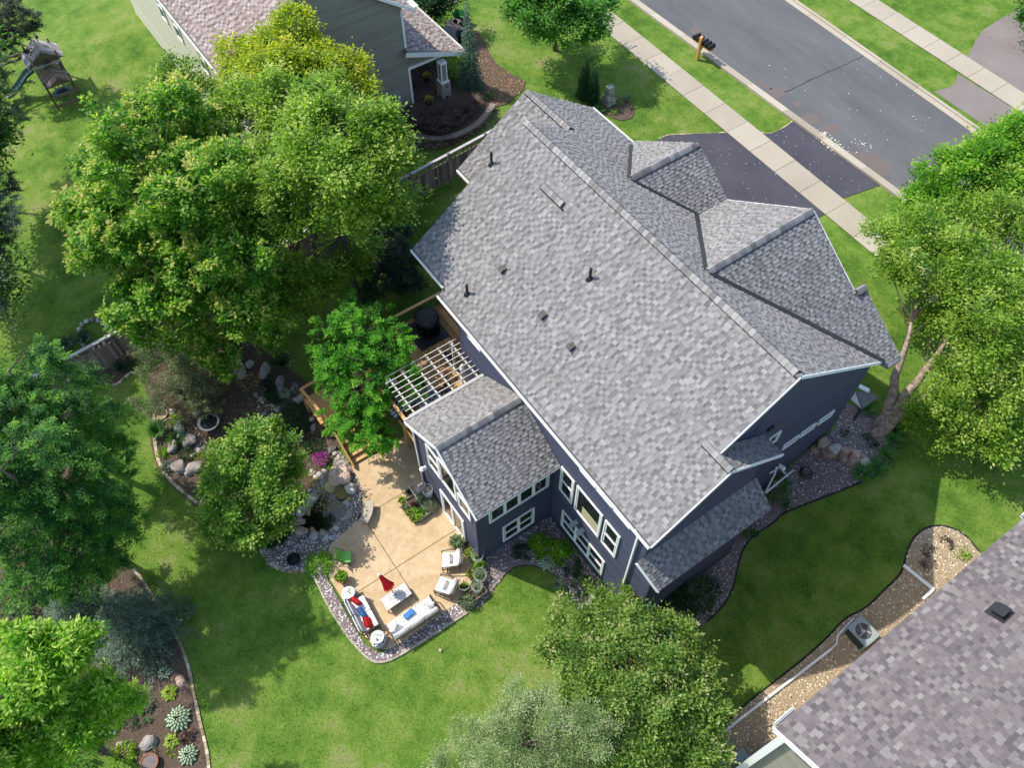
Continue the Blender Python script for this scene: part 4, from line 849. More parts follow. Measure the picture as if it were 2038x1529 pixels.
# ------------------------------------------------------------------ the house whose roof fills the lower right corner
NE = empty('mauve_roof_house', (15, 9, 0), 'house under a mauve grey shingle roof in the lower right corner', 'house')
ER = lambda x, y: 8.5 + .5 * (x - 12.07); er = [(12.07, 2.6), (20, 2.6), (20, 15.0), (12.07, 15.0)]
ET = lambda x, y: ER(20, y) - .5 * (x - 20); et = [(20, 2.6), (28, 2.6), (28, 15.0), (20, 15.0)]
roof_slab(er, ER, M['nshingle'], NE, .14, 'roof'); roof_slab(et, ET, M['nshingle'], NE, .14, 'roof')
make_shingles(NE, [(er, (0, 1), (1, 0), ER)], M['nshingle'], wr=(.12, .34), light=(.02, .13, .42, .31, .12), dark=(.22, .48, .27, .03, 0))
wall([(12.5, 3.1), (20, 3.1), (20, 14.6), (12.5, 14.6)], -.1, lambda x, y: ER(x, y) - .16, 'olive', NE); wall([(20, 3.1), (27.6, 3.1), (27.6, 14.6), (20, 14.6)], -.1, lambda x, y: ET(x, y) - .16, 'olive', NE)
board_wall(NE, (0, 3.1, 0), (1, 0), (0, -1), lambda z: [(max(12.5, 12.5 + (z - 8.4) / .5), 20)], .2, 11.5, M['olive'], expo=.13)
rake(NE, (12.05, 2.58, 8.5), (20, 2.58, 12.46), d=.26); mb = MB(); mb.box((12.42, 3.04, 4.2), (.22, .24, 8.4)); mb.build('corner_board', M['white'], NE, world=True)
trim(NE, [((12.15, 2.7, 8.35), (20, 2.7, 12.2))], w_=.3, h=.03, name='soffit', up=(0, 0, 1))
gutter((12.06, 2.7, 8.45), (12.06, 3.5, 8.45), NE, s_=(-1, 0)); gutter((12.07, 14.2, 8.5), (12.07, 15.1, 8.5), NE, s_=(-1, 0)); downspout([(11.98, 14.6, 8.4), (12.3, 14.7, 7.9), (12.42, 14.7, .2)], NE)
vx, vy = (13.57, 10.26, 9.4)[:2]
mb = MB(); R_ = Matrix.Rotation(-math.atan(.5), 3, 'Y'); mb.box((vx, vy, ER(vx, vy) + .1), (.34, .36, .2), M=R_); mb.box((vx - .03, vy, ER(vx, vy) + .2), (.4, .42, .04), M=R_); mb.box((vx, vy, ER(vx, vy) + .035), (.6, .56, .02), M=R_); mb.build('roof_vent', M['metal'], NE, world=True)

# ================================================================== FENCE AND RETAINING WALL
FX = -18.8
FE = empty('wooden_fence', (FX, 2, terrain(FX, 2)), 'weathered brown board fence with open top band behind the big maples', 'fence')
pk = MB(); pk.box((0, 0, 0), (.022, .136, 1.0)); pko = pk.build('picket', M['oldwood'], FE); pkd = [pko.data]
for k in range(3):
    mb = MB(); mb.box((0, 0, 0), (.022, .136, 1.0), tone=(.2, .75, .95)[k]); me = mb.build('picket', M['oldwood'], FE); pkd.append(me.data); bpy.data.objects.remove(me)
y = -13.4; k = 0; o_ = origin(FE)
while y < 17.6:
    z = terrain(FX, y); o = pko if k == 0 else link('picket', pkd[0], FE)
    o.data = random.choice(pkd); o.location = Vector((FX + random.uniform(-.006, .006), y, z + .80)) - o_; o.scale = (1, 1, 1.42)
    y += .142; k += 1
y = -13.4
while y < 17.7:
    z = terrain(FX, y); mb = MB(); mb.box((FX + .03, y, z + .98), (.11, .11, 1.96), tone=random.random()); mb.box((FX + .03, y, z + 1.98), (.14, .14, .05)); mb.build('post', M['oldwood'], FE, world=True)
    y2 = min(y + 2.4, 17.7); z2 = terrain(FX, y2); mb = MB()
    for h, t in ((.25, .09), (1.5, .09), (1.88, .09)): mb.beam((FX + .04, y, z + h), (FX + .04, y2, z2 + h), .045, t, tone=.6)
    mb.build('rail', M['oldwood'], FE, world=True)
    mb = MB(); mb.beam((FX + .02, y, z + 1.94), (FX + .02, y2, z2 + 1.94), .16, .04, tone=.9); mb.build('cap_rail', M['greywood'], FE, world=True)
    mb = MB(); n = 9
    for i in range(n): t = (i + .5) / n; mb.box((FX + .02, y + (y2 - y) * t, z + (z2 - z) * t + 1.69), (.03, .07, .34), tone=random.random())
    mb.build('lattice', M['oldwood'], FE, world=True); y += 2.4

RW = empty('retaining_wall', (-21.61, 11.43, 2.2), 'curved brown block retaining wall below the porch of the olive house', 'retaining wall')
rc = smooth_line([(-23.84, 10.50), (-23.37, 10.43), (-22.71, 10.53), (-22.09, 10.84), (-21.49, 11.41), (-21.11, 12.33), (-21.07, 13.25), (-21.23, 14.20), (-21.71, 15.13), (-22.07, 15.71)], 3)
def along(pl, step):
    out = []; acc = 0.0; pos = 0.0
    for p, q in zip(pl, pl[1:]):
        L = math.hypot(q[0] - p[0], q[1] - p[1])
        while pos <= acc + L: t = (pos - acc) / L; out.append((p[0] + (q[0] - p[0]) * t, p[1] + (q[1] - p[1]) * t, math.atan2(q[1] - p[1], q[0] - p[0]))); pos += step
        acc += L
    return out
for r_ in range(5):
    for i, (x, y, a) in enumerate(along(rc, .42)):
        nx, ny = math.sin(a), -math.cos(a); off = .21 * (r_ % 2); z = 2.52 - r_ * .19
        if r_ == 0:
            mb = MB(); mb.box((x - nx * .02, y - ny * .02, 2.68), (.41, .34, .11), rz=a, tone=random.uniform(.5, 1)); mb.build('cap_block', M['block'], RW, world=True)
        x += math.cos(a) * off; y += math.sin(a) * off
        mb = MB(); g = .02 * r_; mb.blob((x + nx * g, y + ny * g, z), (.24, .16, .115), seed=i * 7 + r_, amp=.1, sub=1, tone=random.random(), rz=a, boxy=.7); mb.build('block', M['block'], RW, world=True)
mb = MB(); mb.prism([(x, y) for x, y in rc[4:]] + [(-25, 14.9), (-25, 12), (-25, 9.5)], 1.6, 2.66); tag(mb.build('porch_planting_soil', M['soil']), kind='structure')

# ================================================================== DECK, STAIRS, PERGOLA
DZ = 2.75
DK = empty('wooden_deck', (-7.5, 2, 0), 'raised cedar deck with rails between the house and the bright green locust', 'deck')
yy = .25; k = 0
while yy < 5.3:
    xs, xe = (-11.0, -4.52) if yy < 3.72 else (-11.0, -6.89)
    a = xs
    while a < xe - .05:
        b = min(xe, a + random.uniform(2.4, 4.2)); b = xe if xe - b < .6 else b
        mb = MB(); mb.box(((a + b) / 2, yy + .066, DZ - .018), (b - a - .006, .132, .036), tone=random.random()); mb.build('deck_board', M['cedar'], DK, world=True); a = b
    yy += .14
mb = MB()
for x in (-10.9, -8.8, -6.7, -4.7):
    for y in (.4, 3.5): mb.box((x, y, 1.35), (.14, .14, 2.7))
mb.build('support_post', M['cedar'], DK, world=True)
mb = MB(); mb.box((-7.75, .21, DZ - .16), (6.5, .05, .28)); mb.box((-11.02, 2.7, DZ - .16), (.05, 5.1, .28)); mb.build('rim_joist', M['cedar'], DK, world=True)
def railing(a, b, parent=DK, z=DZ):
    a, b = Vector(a), Vector(b); L = (b - a).length; n = int(L / .13); mb = MB()
    for i in range(1, n): p = a.lerp(b, i / n); mb.box((p.x, p.y, z + .5), (.03, .03, .8))
    mb.build('baluster', M['metal'], parent, world=True)
    m_ = max(1, round(L / 1.8)); mb = MB()
    for i in range(m_ + 1): p = a.lerp(b, i / m_); mb.box((p.x, p.y, z + .45), (.09, .09, 1.0))
    mb.build('rail_post', M['cedar'], parent, world=True)
    mb = MB(); mb.beam(a + Vector((0, 0, z + .96)), b + Vector((0, 0, z + .96)), .15, .045, tone=.8); mb.beam(a + Vector((0, 0, z + .1)), b + Vector((0, 0, z + .1)), .05, .09); mb.build('hand_rail', M['cedar'], parent, world=True)
railing((-11, 2.2, 0), (-11, 5.2, 0)); railing((-7.3, .2, 0), (-4.55, .2, 0)); railing((-11, .2, 0), (-9.4, .2, 0)); railing((-11, .2, 0), (-11, 2.2, 0))
ST = empty('deck_stairs', (-7.9, -1.5, 0), 'cedar steps with side boards coming down onto the patio', 'stairs')
for i in range(7):
    for j in range(2):
        mb = MB(); mb.box((-7.35 - i * .28 - j * .145, -1.5, .17 + i * .175), (.135, 1.45, .04), tone=random.random()); mb.build('tread', M['cedar'], ST, world=True)
    mb = MB(); mb.box((-7.30 - i * .28, -1.5, .07 + i * .175), (.025, 1.45, .15), tone=.1); mb.build('riser', M['cedar'], ST, world=True)
for y in (-2.27, -.73):
    mb = MB(); mb.beam((-7.1, y, .18), (-9.3, y, 1.5), .06, .30, tone=.7); mb.build('stringer', M['cedar'], ST, world=True)
mb = MB(); mb.box((-10.1, -1.2, 1.38), (1.7, 2.8, .08)); mb.build('landing', M['cedar'], ST, world=True)
mb = MB(); mb.beam((-10.95, -2.6, 2.2), (-10.95, .2, 2.4), .13, .05); mb.beam((-10.95, -2.6, 0), (-10.95, -2.6, 2.2), .09, .09); mb.beam((-9.3, -2.4, 0), (-9.3, -2.4, 2.3), .09, .09); mb.beam((-10.95, -2.55, 2.2), (-9.3, -2.4, 2.2), .13, .05); mb.build('hand_rail', M['cedar'], ST, world=True)
PG = empty('pergola', (-6.2, 2, DZ), 'white open slat pergola over the deck beside the sunroom', 'pergola')
for y in (3.57, 2.96, 2.34, 1.70, 1.05, .42):
    mb = MB(); mb.box((-6.15, y, 4.92), (2.7, .06, .12)); mb.build('beam', M['offwhite'], PG, world=True)
for k in range(10):
    mb = MB(); mb.box((-7.4 + k * .275, 2.02, 5.03), (.032, 3.75, .04)); mb.build('slat', M['offwhite'], PG, world=True)
for y in (.3, 3.65):
    for x in (-7.4, -5.0): mb = MB(); mb.box((x, y, 3.83), (.1, .1, 2.1)); mb.build('post', M['white'], PG, world=True)
for nm, p, l in (('curtain', (-6.2, 3.4), 'white curtain gathered and tied under the pergola near the house wall'), ('curtain', (-7.3, .6), 'grey striped curtain hanging at the outer corner of the pergola')):
    mb = MB(); prof = [(.05, 4.85), (.16, 4.6), (.07, 3.95), (.15, 3.4), (.17, 2.8)]
    mb.lathe(prof, (0, 0, 0), 9); o = mb.build('curtain', M['fabric'] if p[1] > 1 else M['greywood']); o.location = (p[0], p[1], 0); tag(o, l, 'curtain')

# ================================================================== FURNITURE ON THE DECK
def heading(p, q): return math.atan2(-(q[0] - p[0]), q[1] - p[1])      # turn that points local +Y from p towards q
gx, gy = -10.35, 4.2
t = empty('covered_grill', (gx + .1, gy - .25, DZ), 'round grill under a black cover on the upper corner of the deck', 'grill')
mb = MB(); mb.lathe([(.66, .02), (.66, .70), (.69, .72), (.69, .78), (.55, .84), (.25, .88), (.02, .89)], (0, 0, 0), 28)
for i, (x, y, z) in enumerate(mb.v): mb.v[i] = (x * (1 + .03 * math.sin(9 * math.atan2(y, x))), y * .8 * (1 + .02 * math.sin(7 * math.atan2(y, x))), z + (.02 * math.sin(x * 14) if z > .8 else 0))
mb.build('cover', M['black'], t, smooth=True); mb = MB(); mb.box((.2, -.2, .012), (1.7, 1.6, .02)); mb.build('mat', M['black'], t)
def deck_chair(p, rz, label):
    t = empty('patio_chair', p, label, 'chair', 'dark chairs round the deck table', rz)
    mb = MB(); mb.rbox((0, 0, .42), (.5, .5, .06)); mb.build('seat', M['black'], t)
    mb = MB(); mb.rbox((0, -.27, .72), (.5, .05, .6)); mb.build('backrest', M['black'], t)
    for a in (-1, 1):
        for b in (-1, 1): mb = MB(); mb.tube([(a * .22, b * .22, .42), (a * .25, b * .26, 0)], .018, 6); mb.build('leg', M['bronze'], t)
tx, ty = (-6.38, 1.67, 3.48)[:2]
t = empty('deck_table', (tx, ty, DZ), 'round table with a dark mosaic top under the outer pergola slats', 'table')
mb = MB(); mb.lathe([(.02, .70), (.58, .70), (.60, .72), (.58, .735), (.02, .735)], (0, 0, 0), 26); mb.build('tabletop', M['slate'], t)
mb = MB(); mb.lathe([(.3, 0), (.28, .04), (.05, .08), (.05, .70)], (0, 0, 0), 12); mb.build('pedestal', M['bronze'], t)
mb = MB()
for k in range(46): a = k * 2.4; r = .56 * math.sqrt((k + .5) / 46); mb.box((r * math.cos(a), r * math.sin(a), .739), (.09, .07, .008), rz=a, tone=random.random())
mb.build('mosaic', mat('mosaic_tile', [(.02, .02, .05), (.07, .05, .12), (.32, .28, .3), (.05, .07, .2)], nz=.05), t)
for (px_, py_, lb) in ((tx - .1, ty + .85, 'dark mesh chair on the house side of the mosaic table'), (tx - .85, ty + .1, 'dark mesh chair on the far side of the mosaic table'), (tx + .75, ty + .55, 'dark mesh chair nearest the sunroom eave')):
    deck_chair((px_, py_, DZ), heading((px_, py_), (tx, ty)), lb)
p = (-8, 3.64, 2.75); deck_chair((p[0], p[1], DZ), 2.2, 'dark chair standing alone under the pergola by the house'); p = (-6.79, 4.14, 2.75); deck_chair((p[0], p[1], DZ), 1.2, 'dark chair under the last pergola beam against the sunroom')
p = (-8.03, 4.07, 2.75); t = empty('storage_bench', (-5.95, 3.35, DZ), 'brown storage bench against the house wall under the pergola', 'bench'); mb = MB(); mb.rbox((0, 0, .25), (1.1, .45, .5)); mb.build('box', M['cedar'], t); mb = MB(); mb.rbox((0, 0, .53), (1.14, .5, .06)); mb.build('lid', M['cedar'], t)
p = (-7.43, 0.67, 3.1); t = empty('chaise_lounge', (-6.95, .62, DZ), 'chaise with a grey striped cushion at the rail under the pergola', 'lounger', None, .2)
for k in range(7): mb = MB(); mb.rbox((-.27 + k * .09, 0, .35), (.085, 1.3, .09), r=.03, tone=k % 2); mb.build('cushion_stripe', M['white'] if k % 2 else M['greywood'], t)
mb = MB(); mb.box((0, 0, .22), (.64, 1.34, .08)); mb.build('frame', M['bronze'], t)
for a in (-1, 1):
    for b in (-1, 1): mb = MB(); mb.box((a * .28, b * .6, .1), (.05, .05, .2)); mb.build('leg', M['bronze'], t)

# ================================================================== FURNITURE ON THE PATIO
PZ = .06
def frame_legs(t, w_, d, h, back=.75, arms=True):
    for a in (-1, 1):
        for b in (-1, 1): mb = MB(); mb.tube([(a * w_ / 2, b * d / 2, h), (a * w_ / 2, b * d / 2, 0)], .022, 6); mb.build('leg', M['bronze'], t)
        if arms:
            mb = MB(); mb.tube([(a * w_ / 2, d / 2, h), (a * (w_ / 2 + .01), d / 2 + .01, h + .22), (a * (w_ / 2 + .02), 0, h + .29), (a * w_ / 2, -d / 2, h + .26)], .03, 6); mb.build('armrest', M['bronze'], t)
    mb = MB()
    for b in (-1, 1): mb.beam((-w_ / 2, b * d / 2, h - .04), (w_ / 2, b * d / 2, h - .04), .04, .05)
    for a in (-1, 1): mb.beam((a * w_ / 2, -d / 2, h - .04), (a * w_ / 2, d / 2, h - .04), .04, .05)
    mb.build('seat_frame', M['bronze'], t)
    mb = MB(); mb.tube([(-w_ / 2, -d / 2, h), (-w_ / 2 + .02, -d / 2 - .14, h + back * .62), (w_ / 2 - .02, -d / 2 - .14, h + back * .62), (w_ / 2, -d / 2, h)], .024, 6)
    for k in range(1, int(w_ / .14)): x = -w_ / 2 + k * .14; mb.tube([(x, -d / 2, h), (x, -d / 2 - .14, h + back * .62)], .01, 4)
    mb.build('back_frame', M['bronze'], t)
def sofa(name, label, cat, p, rz, n, w_, d=.74, arms=True, grp=None, bk=True):
    t = empty(name, p, label, cat, grp, rz); frame_legs(t, w_, d, .32, arms=arms); cw = (w_ - .06) / n
    TL = Matrix.Rotation(math.radians(14), 3, 'X')
    for k in range(n):
        x = -w_ / 2 + .03 + cw * (k + .5)
        mb = MB(); mb.rbox((x, .03, .40), (cw - .015, d - .06, .15), r=.05, puff=.03); mb.build('seat_cushion', M['fabric'], t, smooth=True)
        if bk: mb = MB(); mb.rbox((x, -d / 2 + .03, .66), (cw - .03, .17, .42), r=.06, M=TL); mb.build('back_cushion', M['fabric'], t, smooth=True)
    return t
def pillow(p, mtl, rz, label, tilt=.9, s=(.44, .14, .42)):
    mb = MB(); R_ = Matrix.Rotation(rz, 3, 'Z') @ Matrix.Rotation(tilt, 3, 'X')
    mb.rbox((0, 0, 0), s, r=.06, M=R_); o = mb.build('pillow', M[mtl], smooth=True); o.location = p; return tag(o, label, 'pillow', 'throw pillows on the patio seats')
s1 = (0.53, -3.72, 0.45); sofa('sofa', 'long white cushioned sofa with its back to the lower gravel strip', 'sofa', (s1[0] + .05, s1[1], PZ), math.pi / 2, 3, 2.15)
pillow((s1[0] - .12, s1[1] - .05, PZ + .56), 'blue', math.pi / 2 + .1, 'flat blue pillow on the middle seat of the long sofa', 1.35, (.5, .12, .3))
pillow((s1[0] + .02, s1[1] + .85, PZ + .68), 'fabric', math.pi / 2 - .7, 'white pillow in the upper corner of the long sofa', .5); pillow((s1[0] + .0, s1[1] - .85, PZ + .68), 'fabric', math.pi / 2 + .7, 'white pillow at the lower end of the long sofa', .5)
s2 = (-0.73, -5.31, 0.45); rz2 = heading((-0.72, -5.62, 0.4), (-0.71, -5.03, 0.4)); rz2 = .0
sofa('loveseat', 'white loveseat with red and blue pillows on the left edge of the patio', 'sofa', (s2[0], s2[1], PZ), rz2 - .06, 2, 1.55)
pillow((s2[0] - .55, s2[1] + .02, PZ + .66), 'red', .3, 'bright red pillow at the upper end of the loveseat, by the plant stand', .45, (.46, .15, .46)); pillow((s2[0] + .0, s2[1] - .02, PZ + .66), 'blue', .1, 'blue pillow between the two red ones on the loveseat', .5, (.5, .14, .36)); pillow((s2[0] + .5, s2[1] - .02, PZ + .64), 'red', -.2, 'red pillow at the lower end of the loveseat, by the round table', .6, (.48, .15, .42))
def armchair(pa, pb, label):
    c_ = ((pa[0] + pb[0]) / 2, (pa[1] + pb[1]) / 2, PZ); t = sofa('armchair', label, 'armchair', c_, heading(pa, pb), 1, .74, .74, grp='white patio armchairs'); return t
a_ = armchair((-0.48, -0.81, 0.45), (-0.8, -1.35, 0.45), 'white cushioned armchair nearest the house, beside the planter box'); b_ = armchair((0.5, -1.68, 0.45), (-0.06, -2.07, 0.45), 'white cushioned armchair turned to the table, nearest the long sofa')
for t, lb in ((a_, 'slim beige lumbar pillow on the armchair nearest the house'), (b_, 'slim beige lumbar pillow on the armchair nearest the long sofa')):
    o = pillow((t.location.x, t.location.y, PZ + .53), 'fabric', t.rotation_euler.z, lb, 1.45, (.42, .1, .15)); o.data.materials[0] = M['tabletop']
tc = (-0.6, -3.82, 0.44); A = (-0.88, -4.43, 0.44); B = (-0.92, -3.22, 0.44); Cc = (-0.32, -3.22, 0.44)
t = empty('coffee_table', (tc[0], tc[1], PZ), 'low grey topped table in front of the long sofa', 'table', None, math.atan2(B[1] - A[1], B[0] - A[0]))
lw, wd = math.hypot(B[0] - A[0], B[1] - A[1]), math.hypot(Cc[0] - B[0], Cc[1] - B[1])
for k in range(3):
    for j in range(2): mb = MB(); mb.box((-lw / 2 + lw * (k + .5) / 3, -wd / 2 + wd * (j + .5) / 2, .39), (lw / 3 - .006, wd / 2 - .006, .03), tone=random.random()); mb.build('top_tile', M['tabletop'], t)
mb = MB(); mb.box((0, 0, .36), (lw - .05, wd - .05, .04)); mb.build('apron', M['bronze'], t)
for a in (-1, 1):
    for b in (-1, 1): mb = MB(); mb.tube([(a * (lw / 2 - .06), b * (wd / 2 - .05), .36), (a * (lw / 2 - .03), b * (wd / 2 - .02), 0)], .025, 6); mb.build('leg', M['bronze'], t)
ub = Vector((-0.62, -3.79, 0.46)); ut = Vector((-1.32, -4.02, 1.75))
t = empty('parasol', (ub.x, ub.y, ub.z), 'closed red parasol leaning over the grey topped table', 'umbrella')
d = ut - ub; mb = MB(); mb.tube([(0, 0, -.02), d * .98], .02, 8); mb.build('pole', M['bronze'], t)
mb = MB(); Rq = d.to_track_quat('Z', 'Y').to_matrix(); L = d.length; prof = [(.21, .42 * L), (.17, .5 * L), (.11, .7 * L), (.075, .88 * L), (.05, .97 * L)]
for j, (r, z) in enumerate(prof):
    for k in range(24): a = k * math.pi / 12; q = r * (1 + (.32 if k % 2 else -.18) * (1 - j * .15)); mb.v.append(tuple(Rq @ Vector((q * math.cos(a), q * math.sin(a), z + (-.03 if k % 2 and j == 0 else 0)))))
for j in range(4):
    for k in range(24): mb.f.append((j * 24 + k, j * 24 + (k + 1) % 24, (j + 1) * 24 + (k + 1) % 24, (j + 1) * 24 + k)); mb.t.append(.5); mb.m.append(0)
mb.build('canopy', M['red'], t); mb = MB(); mb.lathe([(.05, 0), (.06, .05), (.03, .10)], (0, 0, 0), 10); mb.v = [tuple(Rq @ Vector(v) + d * .96) for v in mb.v]; mb.build('finial', M['fabric'], t)
gc0, gc1 = (-3.48, -4.94, 0.4), (-3.26, -4.56, 0.4)
t = empty('folding_chair', ((gc0[0] + gc1[0]) / 2, (gc0[1] + gc1[1]) / 2, PZ), 'lime green sling folding chair by the pond edge of the patio', 'chair', None, heading(gc0, gc1))
mb = MB(); mb.rbox((0, .05, .40), (.5, .46, .02), r=.008); mb.build('seat', M['green'], t); mb = MB(); mb.rbox((0, -.24, .66), (.5, .02, .46), r=.008, M=Matrix.Rotation(.32, 3, 'X')); mb.build('backrest', M['green'], t)
for a in (-1, 1):
    mb = MB(); mb.tube([(a * .26, -.33, .9), (a * .26, .28, 0)], .014, 6); mb.build('leg', M['black'], t); mb = MB(); mb.tube([(a * .24, .29, .40), (a * .24, -.30, 0)], .014, 6); mb.build('leg', M['black'], t)
# curved concrete bench by the pond
bp = [(-5.2, -2.76), (-5.1, -2.59), (-4.97, -2.43), (-4.71, -2.57), (-4.45, -2.78), (-4.17, -3.16), (-4.35, -3.26), (-4.54, -3.36), (-4.69, -3.12), (-4.91, -2.94)]; bc = (sum(x for x, y in bp) / len(bp), sum(y for x, y in bp) / len(bp))
t = empty('stone_bench', (bc[0], bc[1], PZ), 'curved pale concrete bench between pond gravel and patio', 'bench')
mb = MB(); mb.prism(bp, .36, .46, .8); mb.build('seat', M['concrete'], t, world=True)
for q in (0.2, .8):
    x = bp[1][0] * (1 - q) + bp[6][0] * q; y = bp[1][1] * (1 - q) + bp[6][1] * q; mb = MB(); mb.box((x, y, .21), (.16, .34, .3), rz=.5 if q < .5 else -.1); mb.build('leg', M['concrete'], t, world=True)
# pots and pedestals
def leaf_clump(name, p, n, r, h, mtl, size, up=.6, parent=None, flower=None):
    q = RNG.normal(0, 1, (n, 3)); q /= np.linalg.norm(q, axis=1)[:, None]; rr = RNG.uniform(.35, 1, n) ** .6; q[:, 2] = np.abs(q[:, 2])
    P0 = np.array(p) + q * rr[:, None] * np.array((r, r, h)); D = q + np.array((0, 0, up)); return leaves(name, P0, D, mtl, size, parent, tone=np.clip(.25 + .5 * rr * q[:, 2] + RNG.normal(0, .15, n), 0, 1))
def leaves(name, P0, D, mtl, size, parent=None, tone=None, aspect=.5, jit=.7, fold=.12, droop=0.0, flat_=.45):
    """leaf blades: base points P0, growth directions D; each leaf is a folded diamond of two faces"""
    n = len(P0); D = D + RNG.normal(0, jit, (n, 3)); D[:, 2] -= droop; D[:, 2] *= flat_; D /= np.linalg.norm(D, axis=1)[:, None] + 1e-9
    U = np.cross(D, RNG.normal(0, 1, (n, 3)) * .45 + np.array((0, 0, 1.0))); U /= np.linalg.norm(U, axis=1)[:, None] + 1e-9
    N_ = np.cross(U, D); s = (size * RNG.uniform(.6, 1.25, n))[:, None] if np.isscalar(size) else size[:, None]
    a = P0; b = P0 + D * s * .5 + U * s * aspect * .5 + N_ * s * fold; c_ = P0 + D * s; d = P0 + D * s * .5 - U * s * aspect * .5 + N_ * s * fold
    V = np.stack([a, b, c_, d], 1).reshape(-1, 3); i = np.arange(n)[:, None] * 4
    F = np.concatenate([i + np.array([[0, 1, 2]]), i + np.array([[0, 2, 3]])], 0)
    t = np.repeat(np.full(n, .5) if tone is None else tone, 4)
    return np_mesh(name, V, F, mtl, parent, t)
def pot(p, label, r, h, mtl, plant=None, n=160, pr=.25, ph=.25, sz=.1, lift=PZ, group=None):
    t = empty('potted_plant', (p[0], p[1], lift), label, 'potted plant', group)
    mb = MB(); mb.lathe([(r * .68, 0), (r * .95, h * .85), (r * 1.06, h * .87), (r * 1.06, h), (r * .92, h), (r * .9, h * .85)], (0, 0, 0), 18, cap=False); mb.build('pot', M[mtl], t, smooth=True)
    mb = MB(); mb.lathe([(r * .9, h * .86), (.01, h * .88)], (0, 0, 0), 14); mb.build('soil', M['dark'], t)
    if plant: leaf_clump('foliage', (p[0], p[1], lift + h * .85), n, pr, ph, LM[plant], sz, parent=t)
    return t
pot((-2.66, -5.28, 0.2), 'red glazed pot of leafy greens on the left patio edge', .26, .42, 'redglaze', 'bright', 150, .25, .3, .12)
def pedestal(p, label):
    t = empty('scaly_pedestal', (p[0], p[1], PZ), label, 'side table', 'pine cone shaped pedestals on the patio')
    mb = MB(); mb.lathe([(.2, 0), (.27, .2), (.26, .4), (.2, .62)], (0, 0, 0), 14); mb.build('core', M['bronze'], t)
    for r_ in range(6):
        for k in range(9):
            a = 2 * math.pi * (k + .5 * (r_ % 2)) / 9; rr = (.25, .29, .3, .29, .27, .23)[r_]; mb = MB(); R_ = Matrix.Rotation(a, 3, 'Z') @ Matrix.Rotation(-.5, 3, 'Y')
            mb.rbox((rr * math.cos(a), rr * math.sin(a), .06 + r_ * .1), (.03, .15, .11), r=.012, M=R_, tone=random.random()); mb.box((rr * 1.04 * math.cos(a), rr * 1.04 * math.sin(a), .125 + r_ * .1), (.045, .13, .02), rz=a, mi=1); mb.build('scale', [M['bark'], M['fabric']], t)
    mb = MB(); mb.lathe([(.01, .66), (.25, .66), (.27, .70), (.25, .72), (.01, .715)], (0, 0, 0), 22); mb.build('plate', M['fabric'], t)
    leaf_clump('sprig', (p[0], p[1], PZ + .72), 14, .1, .12, LM['herb'], .1, parent=t)
    return t
pedestal((-1.76, -5.37, 0.1), 'pine cone shaped pedestal with white plate above the red pillow'); pedestal((0.53, -5.3, 0.1), 'pine cone shaped pedestal with white plate at the lower patio corner')
leaf_clump('tmp', (0, 0, -50), 2, .1, .1, LM['shrub'], .1).name = 'tmp'; bpy.data.objects.remove(bpy.data.objects['tmp'])
p = (-1.18, -0.43, 0.1); pot((p[0], p[1]), 'brown pot with a bushy plant beside the patio door', .25, .34, 'terracotta', 'herb', 220, .33, .42, .13)
p = (0.31, -0.71, 0.1); pot((p[0], p[1]), 'small brown pot with wispy leaves behind the armchairs', .18, .26, 'terracotta', 'lime', 60, .2, .22, .1)
p = (0.66, -1.24, 0.1); pot((p[0], p[1]), 'brown pot with a young plant near the wire cages', .2, .28, 'bronze', 'bright', 60, .18, .3, .12)
for q, lb, pl in (((-4.34, -1.32, 0.1), 'pot of lime lettuce at the upper corner of the planter bed', 'lime'), ((-3.96, -1.4, 0.1), 'terracotta pot of seedlings beside the planter bed', 'herb'), ((-3.59, -1.38, 0.1), 'terracotta pot of herbs halfway down the planter bed', 'bright'), ((-3.26, -1.36, 0.1), 'small terracotta pot at the lower corner of the planter bed', 'lime'), ((-4.46, -0.84, 0.1), 'dark pot of deep green leaves above the planter bed', 'deepshrub')):
    pot((q[0], q[1]), lb, .15, .22, 'terracotta', pl, 70, .18, .18, .1, group='pots lined up along the square planter bed')
def cage(p, label, r=.24, h=.8, z=.3):
    mb = MB()
    for k in range(4):
        rr = r * (.6 + .4 * k / 3); mb.tube([(rr * math.cos(a), rr * math.sin(a), h * (k + .6) / 4) for a in [i * math.pi / 8 for i in range(17)]], .008, 4, cap=False)
    for k in range(3): a = k * 2.1; mb.tube([(r * .5 * math.cos(a), r * .5 * math.sin(a), -.1), (r * math.cos(a), r * math.sin(a), h)], .008, 4)
    o = mb.build('wire_cage', M['steel']); o.location = (p[0], p[1], z); tag(o, label, 'plant cage', 'wire tomato cages on the patio')
PBX = [(-4.26, -1.19, 0.1), (-3.04, -1.21, 0.1), (-3.12, -0.25, 0.1), (-4.24, -0.27, 0.1)]
t = empty('planter_bed', (sum(p[0] for p in PBX) / 4, sum(p[1] for p in PBX) / 4, PZ), 'square brown planter bed divided in two under the sunroom wall', 'planter')
for i in range(4):
    a, b = PBX[i], PBX[(i + 1) % 4]; mb = MB(); mb.beam((a[0], a[1], .19), (b[0], b[1], .19), .045, .27, tone=.5); mb.build('side_board', M['oldwood'], t, world=True)
m0 = [(PBX[0][k] * .5 + PBX[3][k] * .5) for k in (0, 1)]; m1 = [(PBX[1][k] * .55 + PBX[2][k] * .45) for k in (0, 1)]
mb = MB(); mb.beam((*m0, .25), (*m1, .25), .04, .12); mb.build('divider', M['greywood'], t, world=True); mb = MB(); mb.prism([p[:2] for p in PBX], .07, .24); mb.build('soil', M['soil'], t, world=True)
